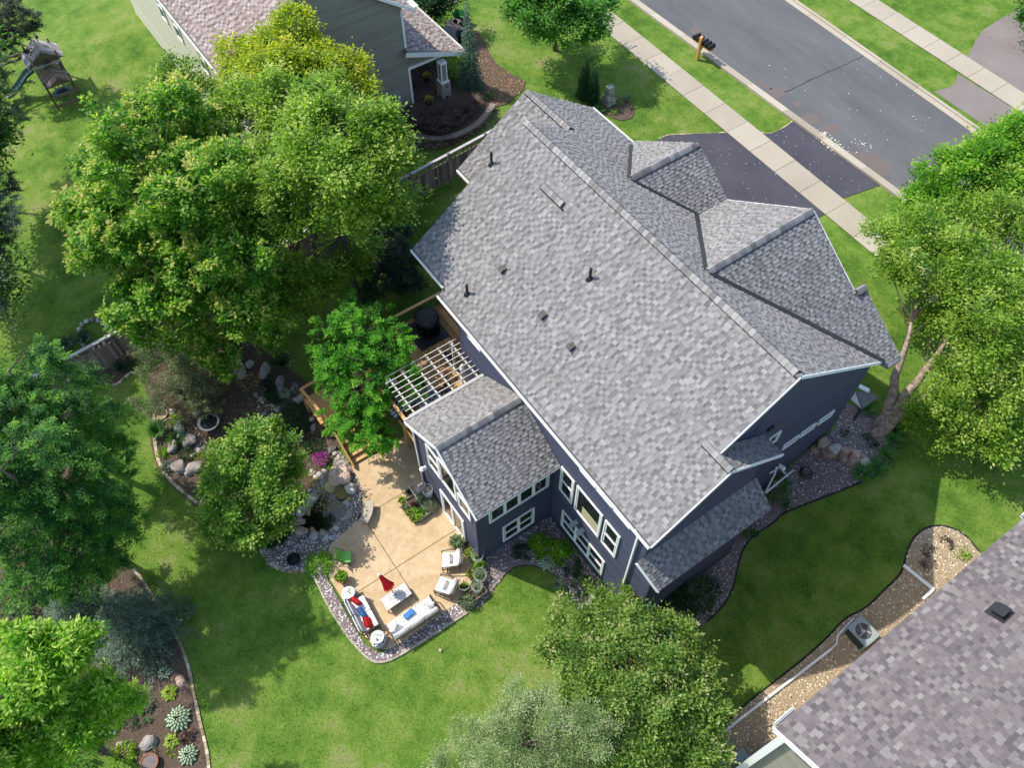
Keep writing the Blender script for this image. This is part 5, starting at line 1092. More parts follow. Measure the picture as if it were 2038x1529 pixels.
def herb(name, p, label, mtl, r=.16, h=.2, n=90, sz=.1, group=None, z=.22, cat='plant'):
    t = empty(name, (p[0], p[1], z), label, cat, group); leaf_clump('foliage', (p[0], p[1], z), n, r, h, LM[mtl], sz, parent=t); mb = MB(); mb.tube([(0, 0, -.03), (0, 0, h * .6)], .012, 5); mb.build('stem', M['twig'], t); return t
for q, lb, mt, r in (((-3.38, -0.48, 0.4), 'silvery bush filling the right half of the planter bed', 'herb', .34), ((-3.87, -0.59, 0.4), 'grey sprawling herb by the wire cages of the planter bed', 'herb', .22), ((-3.83, -1.04, 0.3), 'small purple leafed seedling in the planter bed', 'wine', .14), ((-3.58, -1.11, 0.3), 'light green herb in the left half of the planter bed', 'bright', .15), ((-3.36, -0.88, 0.3), 'bushy green herb by the divider of the planter bed', 'shrub', .15), ((-3.19, -1.09, 0.3), 'round green herb in the lower corner of the planter bed', 'bright', .17)):
    herb('garden_herb', q, lb, mt, r, r * 1.1, int(260 * r * 4), .09, 'plants in the square planter bed')
cage((-4.25, -0.63, 0.5), 'wire cage standing furthest left at the top of the planter bed'); cage((-4.19, -0.41, 0.5), 'wire cage in the middle of the planter bed top'); cage((-3.81, -0.25, 0.5), 'wire cage beside the downspout at the planter bed')
mb = MB(); mb.lathe([(.14, 0), (.15, .5), (.12, .52)], (0, 0, 0), 12); o = mb.build('watering_canister', M['steel']); q = (-3.82, -0.18, 0.3); o.location = (q[0], q[1], PZ); tag(o, 'grey metal canister standing by the sunroom downspout', 'canister')
# the narrow planter that follows the right edge
t = empty('planter_trough', (*(-0.24, -0.12, 0.1)[:2], PZ), 'narrow wooden trough along the sunroom wall with low plants', 'planter')
tr_ = [(-1, -0.36, 0.15), (0.06, -0.26, 0.15), (0.1, 0.11, 0.15), (-1.01, 0.03, 0.15)]
for i in range(4): a, b = tr_[i], tr_[(i + 1) % 4]; mb = MB(); mb.beam((a[0], a[1], .22), (b[0], b[1], .22), .04, .3); mb.build('side_board', M['oldwood'], t, world=True)
mb = MB(); mb.prism([p[:2] for p in tr_], .05, .28); mb.build('soil', M['soil'], t, world=True)
t = empty('corner_planter', (*(1.15, -1.09, 0.1)[:2], PZ), 'dark wooden corner planter with wire rim at the patio edge', 'planter')
tr_ = [(0.99, -1.7, 0.1), (1.4, -1.66, 0.1), (1.37, -0.56, 0.1), (0.9, -0.55, 0.1)]
for i in range(4): a, b = tr_[i], tr_[(i + 1) % 4]; mb = MB(); mb.beam((a[0], a[1], .2), (b[0], b[1], .2), .04, .32); mb.build('side_board', M['oldwood'], t, world=True)
mb = MB(); mb.prism([p[:2] for p in tr_], .05, .28); mb.build('soil', M['soil'], t, world=True)
for q, lb, mt, r in (((-0.57, -0.24, 0.4), 'reddish lettuce at the house end of the trough', 'lime', .16), ((-0.26, -0.22, 0.4), 'light green seedling in the middle of the trough', 'bright', .17), ((0.18, -0.18, 0.4), 'tall green plant at the lower end of the trough', 'bright', .25), ((0.58, -0.39, 0.3), 'bushy pale plant below the trough, beside the gravel', 'herb', .3), ((1.02, -0.79, 0.4), 'leafy plant at the upper corner of the corner planter', 'herb', .26), ((1.25, -1.48, 0.5), 'silvery bush hanging over the front of the corner planter', 'herb', .33), ((0.73, -0.55, 0.3), 'green plant between trough and corner planter', 'shrub', .22)):
    herb('garden_plant', q, lb, mt, r, r * 1.2, int(300 * r * 3), .1, 'plants along the right patio edge')
cage((0, -0.11, 0.6), 'wire cage leaning by the sunroom corner over the trough', .26, .8); cage((0.73, -0.47, 0.4), 'wire cage over the bushy pale plant below the trough', .28, .8, .1); cage((0.66, -1.25, 0.3), 'wire cage over the young plant near the long sofa', .26, .7, .1); cage((1.07, -0.87, 0.5), 'wire cage at the upper corner of the corner planter', .24, .7)
mb = MB(); mb.beam((0, 0, 0), (.25, .12, .02), .05, .03); o = mb.build('wooden_stake', M['post']); q = (0.26, -4.91, 0.1); o.location = (q[0], q[1], PZ + .02); tag(o, 'short yellow stake lying between loveseat and long sofa', 'stake')

# ================================================================== THINGS IN THE GARDEN
q = (-12.80, -6.78, 0.35); t = empty('bird_bath', (q[0], q[1], terrain(q[0], q[1])), 'dark stone bird bath on the mulch behind the dogwood', 'bird bath')
mb = MB(); mb.lathe([(.12, .3), (.44, .42), (.52, .5), (.46, .5), (.3, .42), (.02, .4)], (0, 0, 0), 22); mb.build('bowl', M['slate'], t, smooth=True); mb = MB(); mb.lathe([(.2, 0), (.13, .08), (.10, .3)], (0, 0, 0), 12); mb.build('pedestal', M['slate'], t); mb = MB(); mb.lathe([(.44, .47), (.01, .471)], (0, 0, 0), 20); mb.build('water', M['glass'], t)
q = (-4.63, -6.58, 0.1); t = empty('fire_bucket', (q[0], q[1], .05), 'black round pot with handle on the gravel below the pond', 'pot')
mb = MB(); mb.lathe([(.22, 0), (.28, .2), (.30, .22), (.27, .22), (.21, .04), (.01, .04)], (0, 0, 0), 18, cap=False); mb.build('bucket', M['black'], t); mb = MB(); mb.tube([(.29 * math.cos(a), .05, .2 + .25 * math.sin(a)) for a in [k * math.pi / 8 for k in range(9)]], .012, 5); mb.build('handle', M['black'], t)
q = (5.36, 13.72, 1.49); mb = MB()
for k in range(4): mb.tube([((.30 - .03 * k) * math.cos(a), (.30 - .03 * k) * math.sin(a), .04 + .05 * k) for a in [i * math.pi / 10 for i in range(21)]], .028, 6, cap=False)
o = mb.build('hose_coil', M['bronze']); o.location = (q[0], q[1], tz(q[0], q[1], .03)); tag(o, 'coiled dark hose on the gravel below the gable wall', 'hose')
for i, pl in enumerate(([(4.69, 13.13), (4.97, 13.24), (5.25, 13.18), (5.07, 12.99), (4.85, 13.00)], [(5.04, 12.89), (5.28, 13.15), (5.5, 13.08), (5.4, 12.89), (5.2, 12.80)])):
    mb = MB(); mb.prism(pl, lambda x, y: tz(x, y, .02), lambda x, y: tz(x, y, .07), .5); tag(mb.build('stepping_stone', M['slate']), ('upper', 'lower')[i] + ' of two grey stepping stones under the gable wall', 'stepping stone', 'stepping stones by the gable wall')
mb = MB(); a, b = (4.56, 13.15, 1.1), (4.94, 13.17, 1.11); mb.beam((a[0], a[1], a[2] + .1), (b[0], b[1], b[2] + .08), .09, .07); tag(mb.build('drain_spout', M['white']), 'short white drain spout pointing at the stepping stones', 'drain pipe')
# condenser and pipes beside the mauve roof
t = empty('air_conditioner', (11.56, 10.86, 0.0), 'square grey air conditioner with round fan beside the mauve roof', 'air conditioner')
mb = MB(); mb.box((0, 0, .04), (1.05, .9, .08)); mb.build('pad', M['concrete'], t); mb = MB(); mb.rbox((0, 0, .42), (.95, .80, .68), r=.05); mb.build('coil', M['acdark'], t)
for z in np.arange(.14, .74, .055): mb = MB(); mb.rbox((0, 0, float(z)), (.985, .83, .014), r=.006); mb.build('louver', M['acdark'], t)
for a in (-1, 1):
    for b in (-1, 1): mb = MB(); mb.box((a * .46, b * .385, .42), (.07, .07, .7)); mb.build('corner_post', M['ac'], t)
mb = MB(); n = 32; ring = [(.33 * math.cos(k * 2 * math.pi / n), .33 * math.sin(k * 2 * math.pi / n)) for k in range(n)]
def sq(a): s_ = max(abs(math.cos(a)) / .5, abs(math.sin(a)) / .42); return (math.cos(a) / s_, math.sin(a) / s_)
out = [sq(k * 2 * math.pi / n) for k in range(n)]
vs = [(x, y, .80) for x, y in ring] + [(x, y, .80) for x, y in out] + [(x, y, .74) for x, y in out] + [(x, y, .70) for x, y in ring]
fs = [(k, n + k, n + (k + 1) % n, (k + 1) % n) for k in range(n)] + [(n + k, 2 * n + k, 2 * n + (k + 1) % n, n + (k + 1) % n) for k in range(n)] + [(3 * n + k, k, (k + 1) % n, 3 * n + (k + 1) % n) for k in range(n)]
mb.add(vs, fs); mb.build('top_panel', M['ac'], t); mb = MB(); mb.lathe([(.33, .7), (.01, .7)], (0, 0, 0), 24, cap=False); mb.build('fan_well', M['ac'], t)
fan = MB(); fan.lathe([(.09, .76), (.08, .80), (.01, .81)], (0, 0, 0), 14); fo = fan.build('fan', M['steel'], t)
for k in range(3):
    mb = MB(); R_ = Matrix.Rotation(k * 2.094 + .5, 3, 'Z') @ Matrix.Rotation(.35, 3, 'X'); mb.box(R_ @ Vector((.19, 0, 0)) + Vector((0, 0, .745)), (.22, .17, .008), M=R_); mb.build('blade', M['steel'], fo)
mb = MB()
for r in (.1, .16, .22, .28): mb.tube([(r * math.cos(a), r * math.sin(a), .805) for a in [i * math.pi / 10 for i in range(21)]], .004, 4, cap=False)
mb.build('guard', M['steel'], t)
def pipe(name, pts, label, r=.05):
    mb = MB(); mb.tube([(x, y, tz(x, y, z)) for x, y, z in [(p[0], p[1], .1) for p in pts]], r, 8); tag(mb.build(name, M['white'], smooth=False), label, 'pipe')
pipe('drain_pipe', [(10.33, 2.71, 0), (11.13, 3.54, 0), (11.15, 4.41, 0), (11.31, 9.59, 0)], 'long white drain pipe along the tan gravel below the air conditioner', .055)
pipe('drain_pipe', [(11.30, 9.63, 0), (11.29, 9.89, 0.03), (11.08, 10.16, 0.09), (10.97, 11.14, 0.32)], 'bent white pipe running round the air conditioner', .035)
pipe('downspout_pipe', [(10.65, 13.82, 1.56), (12.05, 13.95, 1.64)], 'thick white pipe crossing the gravel bed near its rounded end', .075); pipe('downspout_pipe', [(12.02, 13.94, 1.64), (12.04, 13.48, 1.33)], 'short white pipe meeting the thick one beside the mauve roof', .075)
pipe('splash_pipe', [(4.77, 1.66, 0), (4.82, 2.41, 0), (4.89, 3.24, 0)], 'white pipe lying across the gravel under the crabapple crown', .05)
q = (11.31, 12.32, 0.62); 
c0 = (11.83, 3.16, 0); mb = MB()
for r, ox, oy in ((.55, 0, 0), (.42, .25, .1), (.5, -.2, .25), (.36, .5, -.3)): mb.tube([(ox + r * math.cos(a), oy + r * .8 * math.sin(a), .03 + .02 * math.sin(a * 3 + r * 9)) for a in [i * math.pi / 14 for i in range(25)]], .018, 5)
o = mb.build('garden_hose', M['teal']); o.location = (c0[0], c0[1], tz(c0[0], c0[1], .05)); tag(o, 'loops of teal garden hose at the bottom corner of the mauve roof', 'hose')
mb = MB(); mb.rbox((0, 0, .2), (.35, .4, .4)); mb.box((0, 0, .42), (.4, .44, .05)); o = mb.build('hose_box', M['ac']); q = (12.17, 3.71, 0); o.location = (q[0], q[1], tz(q[0], q[1])); tag(o, 'small grey box beside the teal hose loops', 'hose box')

# ================================================================== FRONT YARD AND STREET
q = (-18.73, 28.76, 2.4); t = empty('mailbox_row', (q[0], q[1], ZS), 'row of black mailboxes on an amber wooden post by the kerb', 'mailbox')
mb = MB(); mb.box((0, 0, .75), (.16, .16, 1.5)); mb.add([(-.08, -.08, 1.5), (.08, -.08, 1.5), (.08, .08, 1.6), (-.08, .08, 1.6)], [(0, 1, 2, 3)]); mb.build('post', M['post'], t)
mb = MB(); mb.box((.05, .22, 1.0), (1.55, .36, .07)); mb.beam((0, .05, .55), (0, .4, .97), .1, .1); mb.build('shelf', M['post'], t)
for k in range(5):
    mb = MB(); pr = [(-.12, 0), (-.12, .14), (-.085, .22), (0, .255), (.085, .22), (.12, .14), (.12, 0)]; x = -.58 + k * .29 + (.06 if k > 1 else -.06)
    vs = [(x + a, .03, 1.04 + b) for a, b in pr] + [(x + a, .56, 1.04 + b) for a, b in pr]; fs = [(i, i + 7, i + 8, i + 1) for i in range(6)] + [tuple(range(7)), tuple(range(13, 6, -1))]
    mb.add(vs, fs); mb.build('mailbox', M['black'], t)
q = (-18.60, 21.64, 2.4); t = empty('stone_pedestal', (q[0], q[1], tz(q[0], q[1])), 'stacked stone pedestal with sloping cap in the front lawn', 'pedestal')
for r_ in range(5):
    s_ = 1 - r_ * .11
    for a in (-1, 1):
        for b in (-1, 1): mb = MB(); mb.rbox((a * .17 * s_, b * .17 * s_, .10 + r_ * .15), (.33 * s_, .33 * s_, .145), r=.02, tone=random.random()); mb.build('stone', M['stonecap'], t)
mb = MB(); mb.rbox((0, 0, .98), (.36, .4, .38), r=.03, tone=.7); mb.build('cap_stone', M['stonecap'], t)
q = (-30.40, 18.89, 2.45); t = empty('wheelbarrow', (q[0], q[1], ZS + .05), 'dark green garden cart standing on the slab beside the tall weeping spruce', 'cart', None, .4)
mb = MB(); mb.add([(-.5, -.32, .62), (.5, -.32, .62), (.5, .32, .62), (-.5, .32, .62), (-.35, -.2, .3), (.35, -.2, .3), (.35, .2, .3), (-.35, .2, .3)], [(0, 1, 5, 4), (1, 2, 6, 5), (2, 3, 7, 6), (3, 0, 4, 7), (4, 5, 6, 7)]); mb.build('tub', M['shrubgreen'] if 'shrubgreen' in M else flat('green_enamel', (.02, .12, .035), .45), t)
for x in (-.25, .3):
    for y in (-.3, .3): mb = MB(); mb.tube([(x, y - .04, .16), (x, y + .04, .16)], .16, 12); mb.build('wheel', M['black'], t)
mb = MB(); mb.tube([(-.5, 0, .4), (-.95, 0, .75)], .02, 6); mb.build('handle', M['black'], t)
q = (-28.72, 17.72, 2.45); t = empty('urn', (q[0], q[1], ZS + .05), 'black urn on the slab below the green garden cart', 'urn'); mb = MB(); mb.lathe([(.18, 0), (.1, .1), (.25, .5), (.3, .62), (.26, .62), (.2, .5), (.02, .45)], (0, 0, 0), 16); mb.build('bowl', M['black'], t, smooth=True)
# porch chair and yellow flower pots
t = empty('porch_chair', (-26.2, 12.6, 2.7), 'dark metal chair on the plum coloured porch', 'chair'); mb = MB(); mb.rbox((0, 0, .42), (.45, .45, .05)); mb.build('seat', M['black'], t); mb = MB(); mb.rbox((-.22, 0, .7), (.04, .45, .5)); mb.build('backrest', M['black'], t)
for a in (-1, 1):
    for b in (-1, 1): mb = MB(); mb.tube([(a * .2, b * .2, .42), (a * .22, b * .22, 0)], .016, 5); mb.build('leg', M['black'], t)
def flowerpot(p, label, z):
    t = pot((p[0], p[1]), label, .2, .3, 'bronze', 'yellow', 90, .26, .24, .1, lift=z); leaf_clump('flowers', (p[0], p[1], z + .35), 60, .22, .22, M['yellow'], .07, parent=t)
flowerpot((-24.35, 12.73, 3), 'pot of pale yellow flowers at the edge of the plum coloured porch', 2.7); flowerpot((-26.29, 13.79, 3), 'pot of yellow flowers deep inside the porch', 2.7)

# ================================================================== PLAY TOWER
t = empty('play_tower', (-40.8, -4.5, terrain(-40.8, -4.5)), 'weathered wooden play tower with plank roofs and a teal slide', 'playset')
gz = terrain(-40.8, -4.5)
for x in (-39.25, -40.75, -42.3):
    for y in (-5.25, -3.75): mb = MB(); mb.box((x, y, gz + (1.0 if x > -40 else 1.35)), (.1, .1, 2.0 if x > -40 else 2.7), tone=random.random()); mb.build('post', M['oldwood'], t, world=True)
def plank_roof(x0, x1, zr, ze, half, n, mtl):
    for sgn in (-1, 1):
        for k in range(n):
            a = x0 + (x1 - x0) * k / n; b = x0 + (x1 - x0) * (k + .95) / n; mb = MB()
            vs = [(a, -4.52, zr), (b, -4.52, zr), (b, -4.52 + sgn * half, ze), (a, -4.52 + sgn * half, ze)]; vs += [(x, y, z - .03) for x, y, z in vs]
            mb.add(vs, [(0, 1, 2, 3), (7, 6, 5, 4), (0, 4, 5, 1), (1, 5, 6, 2), (2, 6, 7, 3), (3, 7, 4, 0)], random.random()); mb.build('roof_plank', M[mtl], t, world=True)
plank_roof(-40.75, -42.45, 3.72, 2.98, 1.14, 9, 'greywood'); plank_roof(-39.2, -40.6, 2.78, 2.3, .82, 10, 'oldwood')
for x, zr, ze, half in ((-40.8, 3.66, 3.0, 1.0), (-39.25, 2.72, 2.33, .74)):
    mb = MB(); mb.add([(x, -4.52, zr), (x, -4.52 - half, ze), (x, -4.52 + half, ze), (x - .03, -4.52, zr), (x - .03, -4.52 - half, ze), (x - .03, -4.52 + half, ze)], [(0, 1, 2), (5, 4, 3), (1, 4, 5, 2)], .3)
    if x < -40: mb.v = [(a, b, c_ if c_ > 3.5 else c_ ) for a, b, c_ in mb.v]
    mb.build('gable_board', M['oldwood'], t, world=True)
for k in range(9):
    mb = MB(); mb.box((-42.3, -5.2 + k * .17, gz + 1.95), (.03, .155, 1.0), tone=random.random()); mb.build('wall_plank', M['oldwood'], t, world=True)
    mb = MB(); mb.box((-41.5, -5.2 + k * .17, gz + 1.4), (1.6, .155, .04), tone=random.random()); mb.build('floor_plank', M['oldwood'], t, world=True)
mb = MB(); mb.beam((-40.72, -5.3, gz + 2.05), (-40.72, -3.7, gz + 2.05), .05, .14, tone=.9); mb.build('rail', M['greywood'], t, world=True)
for z in (.25, .85): mb = MB(); mb.box((-39.2, -4.5, gz + z), (.05, 1.5, .2), tone=.6); mb.build('rail', M['oldwood'], t, world=True)
mb = MB(); mb.blob((-39.95, -4.55, gz + .55), (.5, .6, .22), 3, .05); mb.build('tarp', M['tarp'], t, world=True)
mb = MB(); mb.tube([(.2 * math.cos(a), .2 * math.sin(a), 0) for a in [i * math.pi / 8 for i in range(17)]], .02, 5, cap=False); mb.tube([(-.2, 0, 0), (.2, 0, 0)], .02, 5); mb.tube([(0, -.2, 0), (0, .2, 0)], .02, 5); o = mb.build('steering_wheel', M['black'], t); o.location = Vector((-40.6, -4.5, gz + 2.2)) - origin(t); o.rotation_euler = (0, .9, 0)
mb = MB(); mb.tube([(-42.2, -4.3, 4.0), (-42.0, -4.25, 3.95)], .1, 8); mb.beam((-42.1, -4.3, 3.6), (-42.1, -4.3, 4.0), .05, .05); mb.build('periscope', M['black'], t, world=True)
mb = MB(); sl0 = [(-41.6, -5.35, gz + 1.5), (-41.75, -5.9, gz + 1.2), (-41.9, -6.5, gz + .65), (-42.05, -7.1, gz + .2), (-42.1, -7.5, gz + .12)]; vs = []
for x, y, z in sl0: vs += [(x - .34, y, z + .2), (x - .26, y, z), (x + .26, y, z), (x + .34, y, z + .2)]
mb.add(vs, [(i * 4 + k, i * 4 + k + 1, i * 4 + k + 5, i * 4 + k + 4) for i in range(4) for k in range(3)]); o = mb.build('slide', M['tealslide'], t, world=True); so_ = o.modifiers.new('thick', 'SOLIDIFY'); so_.thickness = .03
mb = MB()
for x in (-42.1, -42.6): mb.beam((x, -5.3, 3.0), (x, -8.6, 3.0), .09, .09)
for k in range(8): mb.beam((-42.1, -5.6 - k * .38, 3.0), (-42.6, -5.6 - k * .38, 3.0), .035, .035)
for x in (-41.9, -42.8): mb.beam((x, -8.6, gz), (-42.35, -8.55, 3.05), .09, .09)
mb.build('climbing_ladder', M['oldwood'], t, world=True)

# ================================================================== TREES
def nrm(a): return a / (np.linalg.norm(a, axis=1)[:, None] + 1e-9)
def lobe_split(lobes, lump=6):
    """breaks every big lobe into a smaller core and bumps of uneven size, so the outline is ragged"""
    out = []
    for x, y, z, r in lobes:
        out.append((x, y, z, r * .72))
        for k in range(lump if r > .9 else 4):
            d = Vector((random.gauss(0, 1), random.gauss(0, 1), random.gauss(.25, .8))).normalized(); q = r * random.uniform(.62, .98); out.append((x + d.x * q, y + d.y * q, z + d.z * q * .9, r * random.uniform(.2, .44)))
    return out
def tree(name, label, base, lobes, mtl, bark='bark', tr=.16, ncl=379, per=91, cr=0.42, size=0.174, group=None, style='tuft', cat='tree', limbs=60, vz=.85, lean=None, stems=1, tone0=.3, tipw=.3, aspect=.55, droop=.1, jit=.6, frond=1.0, clsd=.17, low=.3, ends=None, ncl2=1.0, clfac=1.0):
    ncl = int(ncl * ncl2 * clfac)
    bx, by = base[0], base[1]; bz = terrain(bx, by); t = empty(name, (bx, by, bz), label, cat, group)
    LB0 = np.array(lobes); LB_ = np.array(lobe_split(lobes)); wts = LB_[:, 3] ** 2; wts = wts / wts.sum()
    li = RNG.choice(len(LB_), ncl * 2, p=wts); d = nrm(RNG.normal(0, 1, (ncl * 2, 3)))
    keep = (d[:, 2] > -.35) | (RNG.uniform(0, 1, ncl * 2) < low); li, d = li[keep][:ncl], d[keep][:ncl]; n = len(d)
    rad = LB_[li, 3] * np.where(RNG.uniform(0, 1, n) < .78, RNG.uniform(.78, 1.04, n), RNG.uniform(.25, .78, n))
    C = LB_[li, :3] + d * rad[:, None] * np.array((1, 1, vz))
    ins = np.zeros(n, bool)
    for L in LB_:
        q = (C - L[:3]) / np.array((1, 1, vz)); ins |= np.linalg.norm(q, axis=1) < L[3] * .62
    keep = ~ins | (RNG.uniform(0, 1, n) < .3); keep &= C[:, 2] > np.array([terrain(a, b) for a, b in C[:, :2]]) + .25
    C, d, li = C[keep], d[keep], li[keep]; n = len(C)
    out = nrm(d + np.array((0, 0, .35))); ct = RNG.normal(0, clsd, n); sc = RNG.uniform(.7, 1.25, n)
    m = n * per; ci = np.repeat(np.arange(n), per)
    if style == 'tuft':
        g = RNG.normal(0, .55, (m, 3)) * np.array((1, 1, .75)); P0 = C[ci] + g * (cr * sc[ci])[:, None]
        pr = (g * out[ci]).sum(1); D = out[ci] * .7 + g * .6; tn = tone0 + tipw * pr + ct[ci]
    elif style == 'sprig':
        u = RNG.uniform(-1, 1, m); g = RNG.normal(0, .42, (m, 3)); g -= out[ci] * (g * out[ci]).sum(1)[:, None]
        wid = (1.05 - .45 * u); up = nrm(out + np.array((0, 0, .5)))
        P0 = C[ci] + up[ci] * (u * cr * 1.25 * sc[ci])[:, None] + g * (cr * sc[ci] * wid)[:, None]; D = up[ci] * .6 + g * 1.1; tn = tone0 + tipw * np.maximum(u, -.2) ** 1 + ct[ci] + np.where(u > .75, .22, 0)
    else:
        a = nrm(d * np.array((1, 1, .35)) + RNG.normal(0, .25, (n, 3)) + np.array((0, 0, .12))); s = RNG.uniform(0, 1, m); L = cr * 2.2 * sc * frond
        side = nrm(np.cross(a, np.array((0, 0, 1.0)) + RNG.normal(0, .25, (n, 3)))); sg = RNG.choice([-1, 1], m)
        k2 = RNG.integers(0, 3, m); br = nrm(a + side * .9)[ci] * (k2 == 1)[:, None] + nrm(a - side * .9)[ci] * (k2 == 2)[:, None]     # side sprays
        st = np.where(k2 == 0, s, RNG.uniform(.1, .75, m)); P0 = C[ci] - a[ci] * (L * .5)[ci][:, None] + a[ci] * (L[ci] * st)[:, None] + br * (L[ci] * .42 * s * (1.1 - st))[:, None]
        P0[:, 2] -= L[ci] * .38 * st ** 2; P0 += RNG.normal(0, .03, (m, 3))
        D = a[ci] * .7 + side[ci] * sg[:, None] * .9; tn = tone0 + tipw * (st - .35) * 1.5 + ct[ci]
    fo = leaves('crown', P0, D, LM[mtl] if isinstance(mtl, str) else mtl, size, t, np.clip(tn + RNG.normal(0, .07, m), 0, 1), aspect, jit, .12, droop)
    # trunk and limbs
    tb = MB(); w0 = LB0[:, 3] ** 2; top = LB0[:, :3].T @ (w0 / w0.sum()); top[2] = max(LB0[:, 2]); zt = top[2]; stemsP = []
    for k in range(stems):
        e_ = Vector(ends[k]) if ends else Vector(top); b0 = Vector((bx, by, bz - .15)) + Vector((math.cos(k * 2.4), math.sin(k * 2.4), 0)) * (.22 * (stems > 1))
        b0.z = bz - .15; mid = b0.lerp(e_, .5) + Vector((random.uniform(-.2, .2), random.uniform(-.2, .2), (e_.z - b0.z) * (.12 if lean is None else lean)))
        pts = []
        for i in range(9):
            q = i / 8; p = b0 * (1 - q) ** 2 + mid * 2 * q * (1 - q) + e_ * q * q; p += Vector((random.uniform(-1, 1), random.uniform(-1, 1), 0)) * .05 * (0 < i); pts.append(p)
        rs = [tr * (1.35 if i == 0 else 1.0) * (1 - .8 * i / 8) for i in range(9)]; tb.tube(pts, rs, 9, .4); stemsP.append(pts)
    trk = tb.build('trunk', M[bark], t, world=True, smooth=True)
    if limbs:
        lb = MB(); idx = RNG.choice(n, min(limbs, n), replace=False)
        for j in idx:
            c_ = Vector(C[j]); a = min((p for s_ in stemsP for p in s_[3:]), key=lambda p: (p - c_).length + 3 * max(0, p.z - c_.z + .4) + random.uniform(0, .8))
            mid = a.lerp(c_, .5) + Vector((0, 0, .12 * (c_ - a).length * random.uniform(-.3, 1))); r0 = min(.045, tr * .3) * random.uniform(.5, 1)
            lb.tube([a, a.lerp(mid, .6), mid, mid.lerp(c_, .55), c_], [r0, r0 * .75, r0 * .55, r0 * .35, r0 * .12], 5, .3)
        lb.build('limbs', M['twig'], t, world=True)
    return t
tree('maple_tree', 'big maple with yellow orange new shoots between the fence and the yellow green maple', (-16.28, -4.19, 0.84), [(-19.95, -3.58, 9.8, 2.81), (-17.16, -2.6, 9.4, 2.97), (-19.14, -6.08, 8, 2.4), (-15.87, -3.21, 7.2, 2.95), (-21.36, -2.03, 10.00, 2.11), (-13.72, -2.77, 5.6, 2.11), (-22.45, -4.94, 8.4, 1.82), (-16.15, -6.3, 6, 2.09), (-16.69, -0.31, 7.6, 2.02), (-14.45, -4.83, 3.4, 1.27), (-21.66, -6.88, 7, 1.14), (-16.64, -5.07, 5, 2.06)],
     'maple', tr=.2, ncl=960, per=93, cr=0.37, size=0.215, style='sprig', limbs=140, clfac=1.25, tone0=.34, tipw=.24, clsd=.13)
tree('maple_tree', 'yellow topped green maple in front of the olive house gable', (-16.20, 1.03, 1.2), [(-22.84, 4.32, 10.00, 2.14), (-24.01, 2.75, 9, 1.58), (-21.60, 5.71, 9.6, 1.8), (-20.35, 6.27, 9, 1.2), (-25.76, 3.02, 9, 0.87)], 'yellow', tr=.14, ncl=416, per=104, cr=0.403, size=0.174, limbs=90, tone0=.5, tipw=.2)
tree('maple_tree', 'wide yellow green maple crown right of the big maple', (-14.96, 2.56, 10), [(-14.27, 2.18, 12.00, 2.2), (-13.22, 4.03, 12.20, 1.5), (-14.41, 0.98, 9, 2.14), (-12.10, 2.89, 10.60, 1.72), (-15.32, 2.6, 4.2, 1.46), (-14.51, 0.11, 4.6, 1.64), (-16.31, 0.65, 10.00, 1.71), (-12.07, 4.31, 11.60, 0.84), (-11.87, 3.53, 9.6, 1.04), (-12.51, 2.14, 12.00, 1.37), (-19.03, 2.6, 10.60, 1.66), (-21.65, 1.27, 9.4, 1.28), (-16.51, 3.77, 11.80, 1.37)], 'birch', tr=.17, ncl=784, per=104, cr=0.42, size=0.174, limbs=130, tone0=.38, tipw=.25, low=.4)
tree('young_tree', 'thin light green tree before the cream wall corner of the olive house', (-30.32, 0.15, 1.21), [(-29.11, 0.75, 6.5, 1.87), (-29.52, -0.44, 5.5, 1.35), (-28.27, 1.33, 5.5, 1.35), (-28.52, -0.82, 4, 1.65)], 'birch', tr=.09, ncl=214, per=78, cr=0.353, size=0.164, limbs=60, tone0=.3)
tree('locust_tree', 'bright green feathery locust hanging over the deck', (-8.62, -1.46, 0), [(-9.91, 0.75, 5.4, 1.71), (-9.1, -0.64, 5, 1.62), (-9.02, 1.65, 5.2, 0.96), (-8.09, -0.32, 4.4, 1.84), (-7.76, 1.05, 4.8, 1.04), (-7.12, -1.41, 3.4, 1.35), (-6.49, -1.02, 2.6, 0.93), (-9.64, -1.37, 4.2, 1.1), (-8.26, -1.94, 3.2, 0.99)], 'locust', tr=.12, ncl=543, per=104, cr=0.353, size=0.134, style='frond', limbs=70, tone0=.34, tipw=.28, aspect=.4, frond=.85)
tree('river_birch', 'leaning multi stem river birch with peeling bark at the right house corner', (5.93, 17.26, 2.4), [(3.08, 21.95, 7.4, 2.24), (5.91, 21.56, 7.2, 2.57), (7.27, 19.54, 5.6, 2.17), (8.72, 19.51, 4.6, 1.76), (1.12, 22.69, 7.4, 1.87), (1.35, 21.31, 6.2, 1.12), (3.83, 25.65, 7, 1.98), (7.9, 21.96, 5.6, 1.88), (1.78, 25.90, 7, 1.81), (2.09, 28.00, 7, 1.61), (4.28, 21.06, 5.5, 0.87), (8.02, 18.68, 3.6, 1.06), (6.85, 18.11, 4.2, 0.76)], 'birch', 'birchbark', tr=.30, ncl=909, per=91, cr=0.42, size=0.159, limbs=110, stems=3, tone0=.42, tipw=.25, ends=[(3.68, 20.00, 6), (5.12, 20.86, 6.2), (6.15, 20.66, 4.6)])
tree('maple_tree', 'green maple at the right picture edge above the river birch', (1.9, 31.49, 2.4), [(0.13, 29.48, 7.5, 2.12), (-0.03, 27.63, 6.8, 1.89), (-0.28, 25.69, 6.4, 1.53), (0.86, 30.70, 8, 2.1), (-0.36, 23.91, 5.4, 1.18)], 'bright', tr=.16, ncl=416, per=97, cr=0.42, size=0.174, limbs=60, tone0=.36)
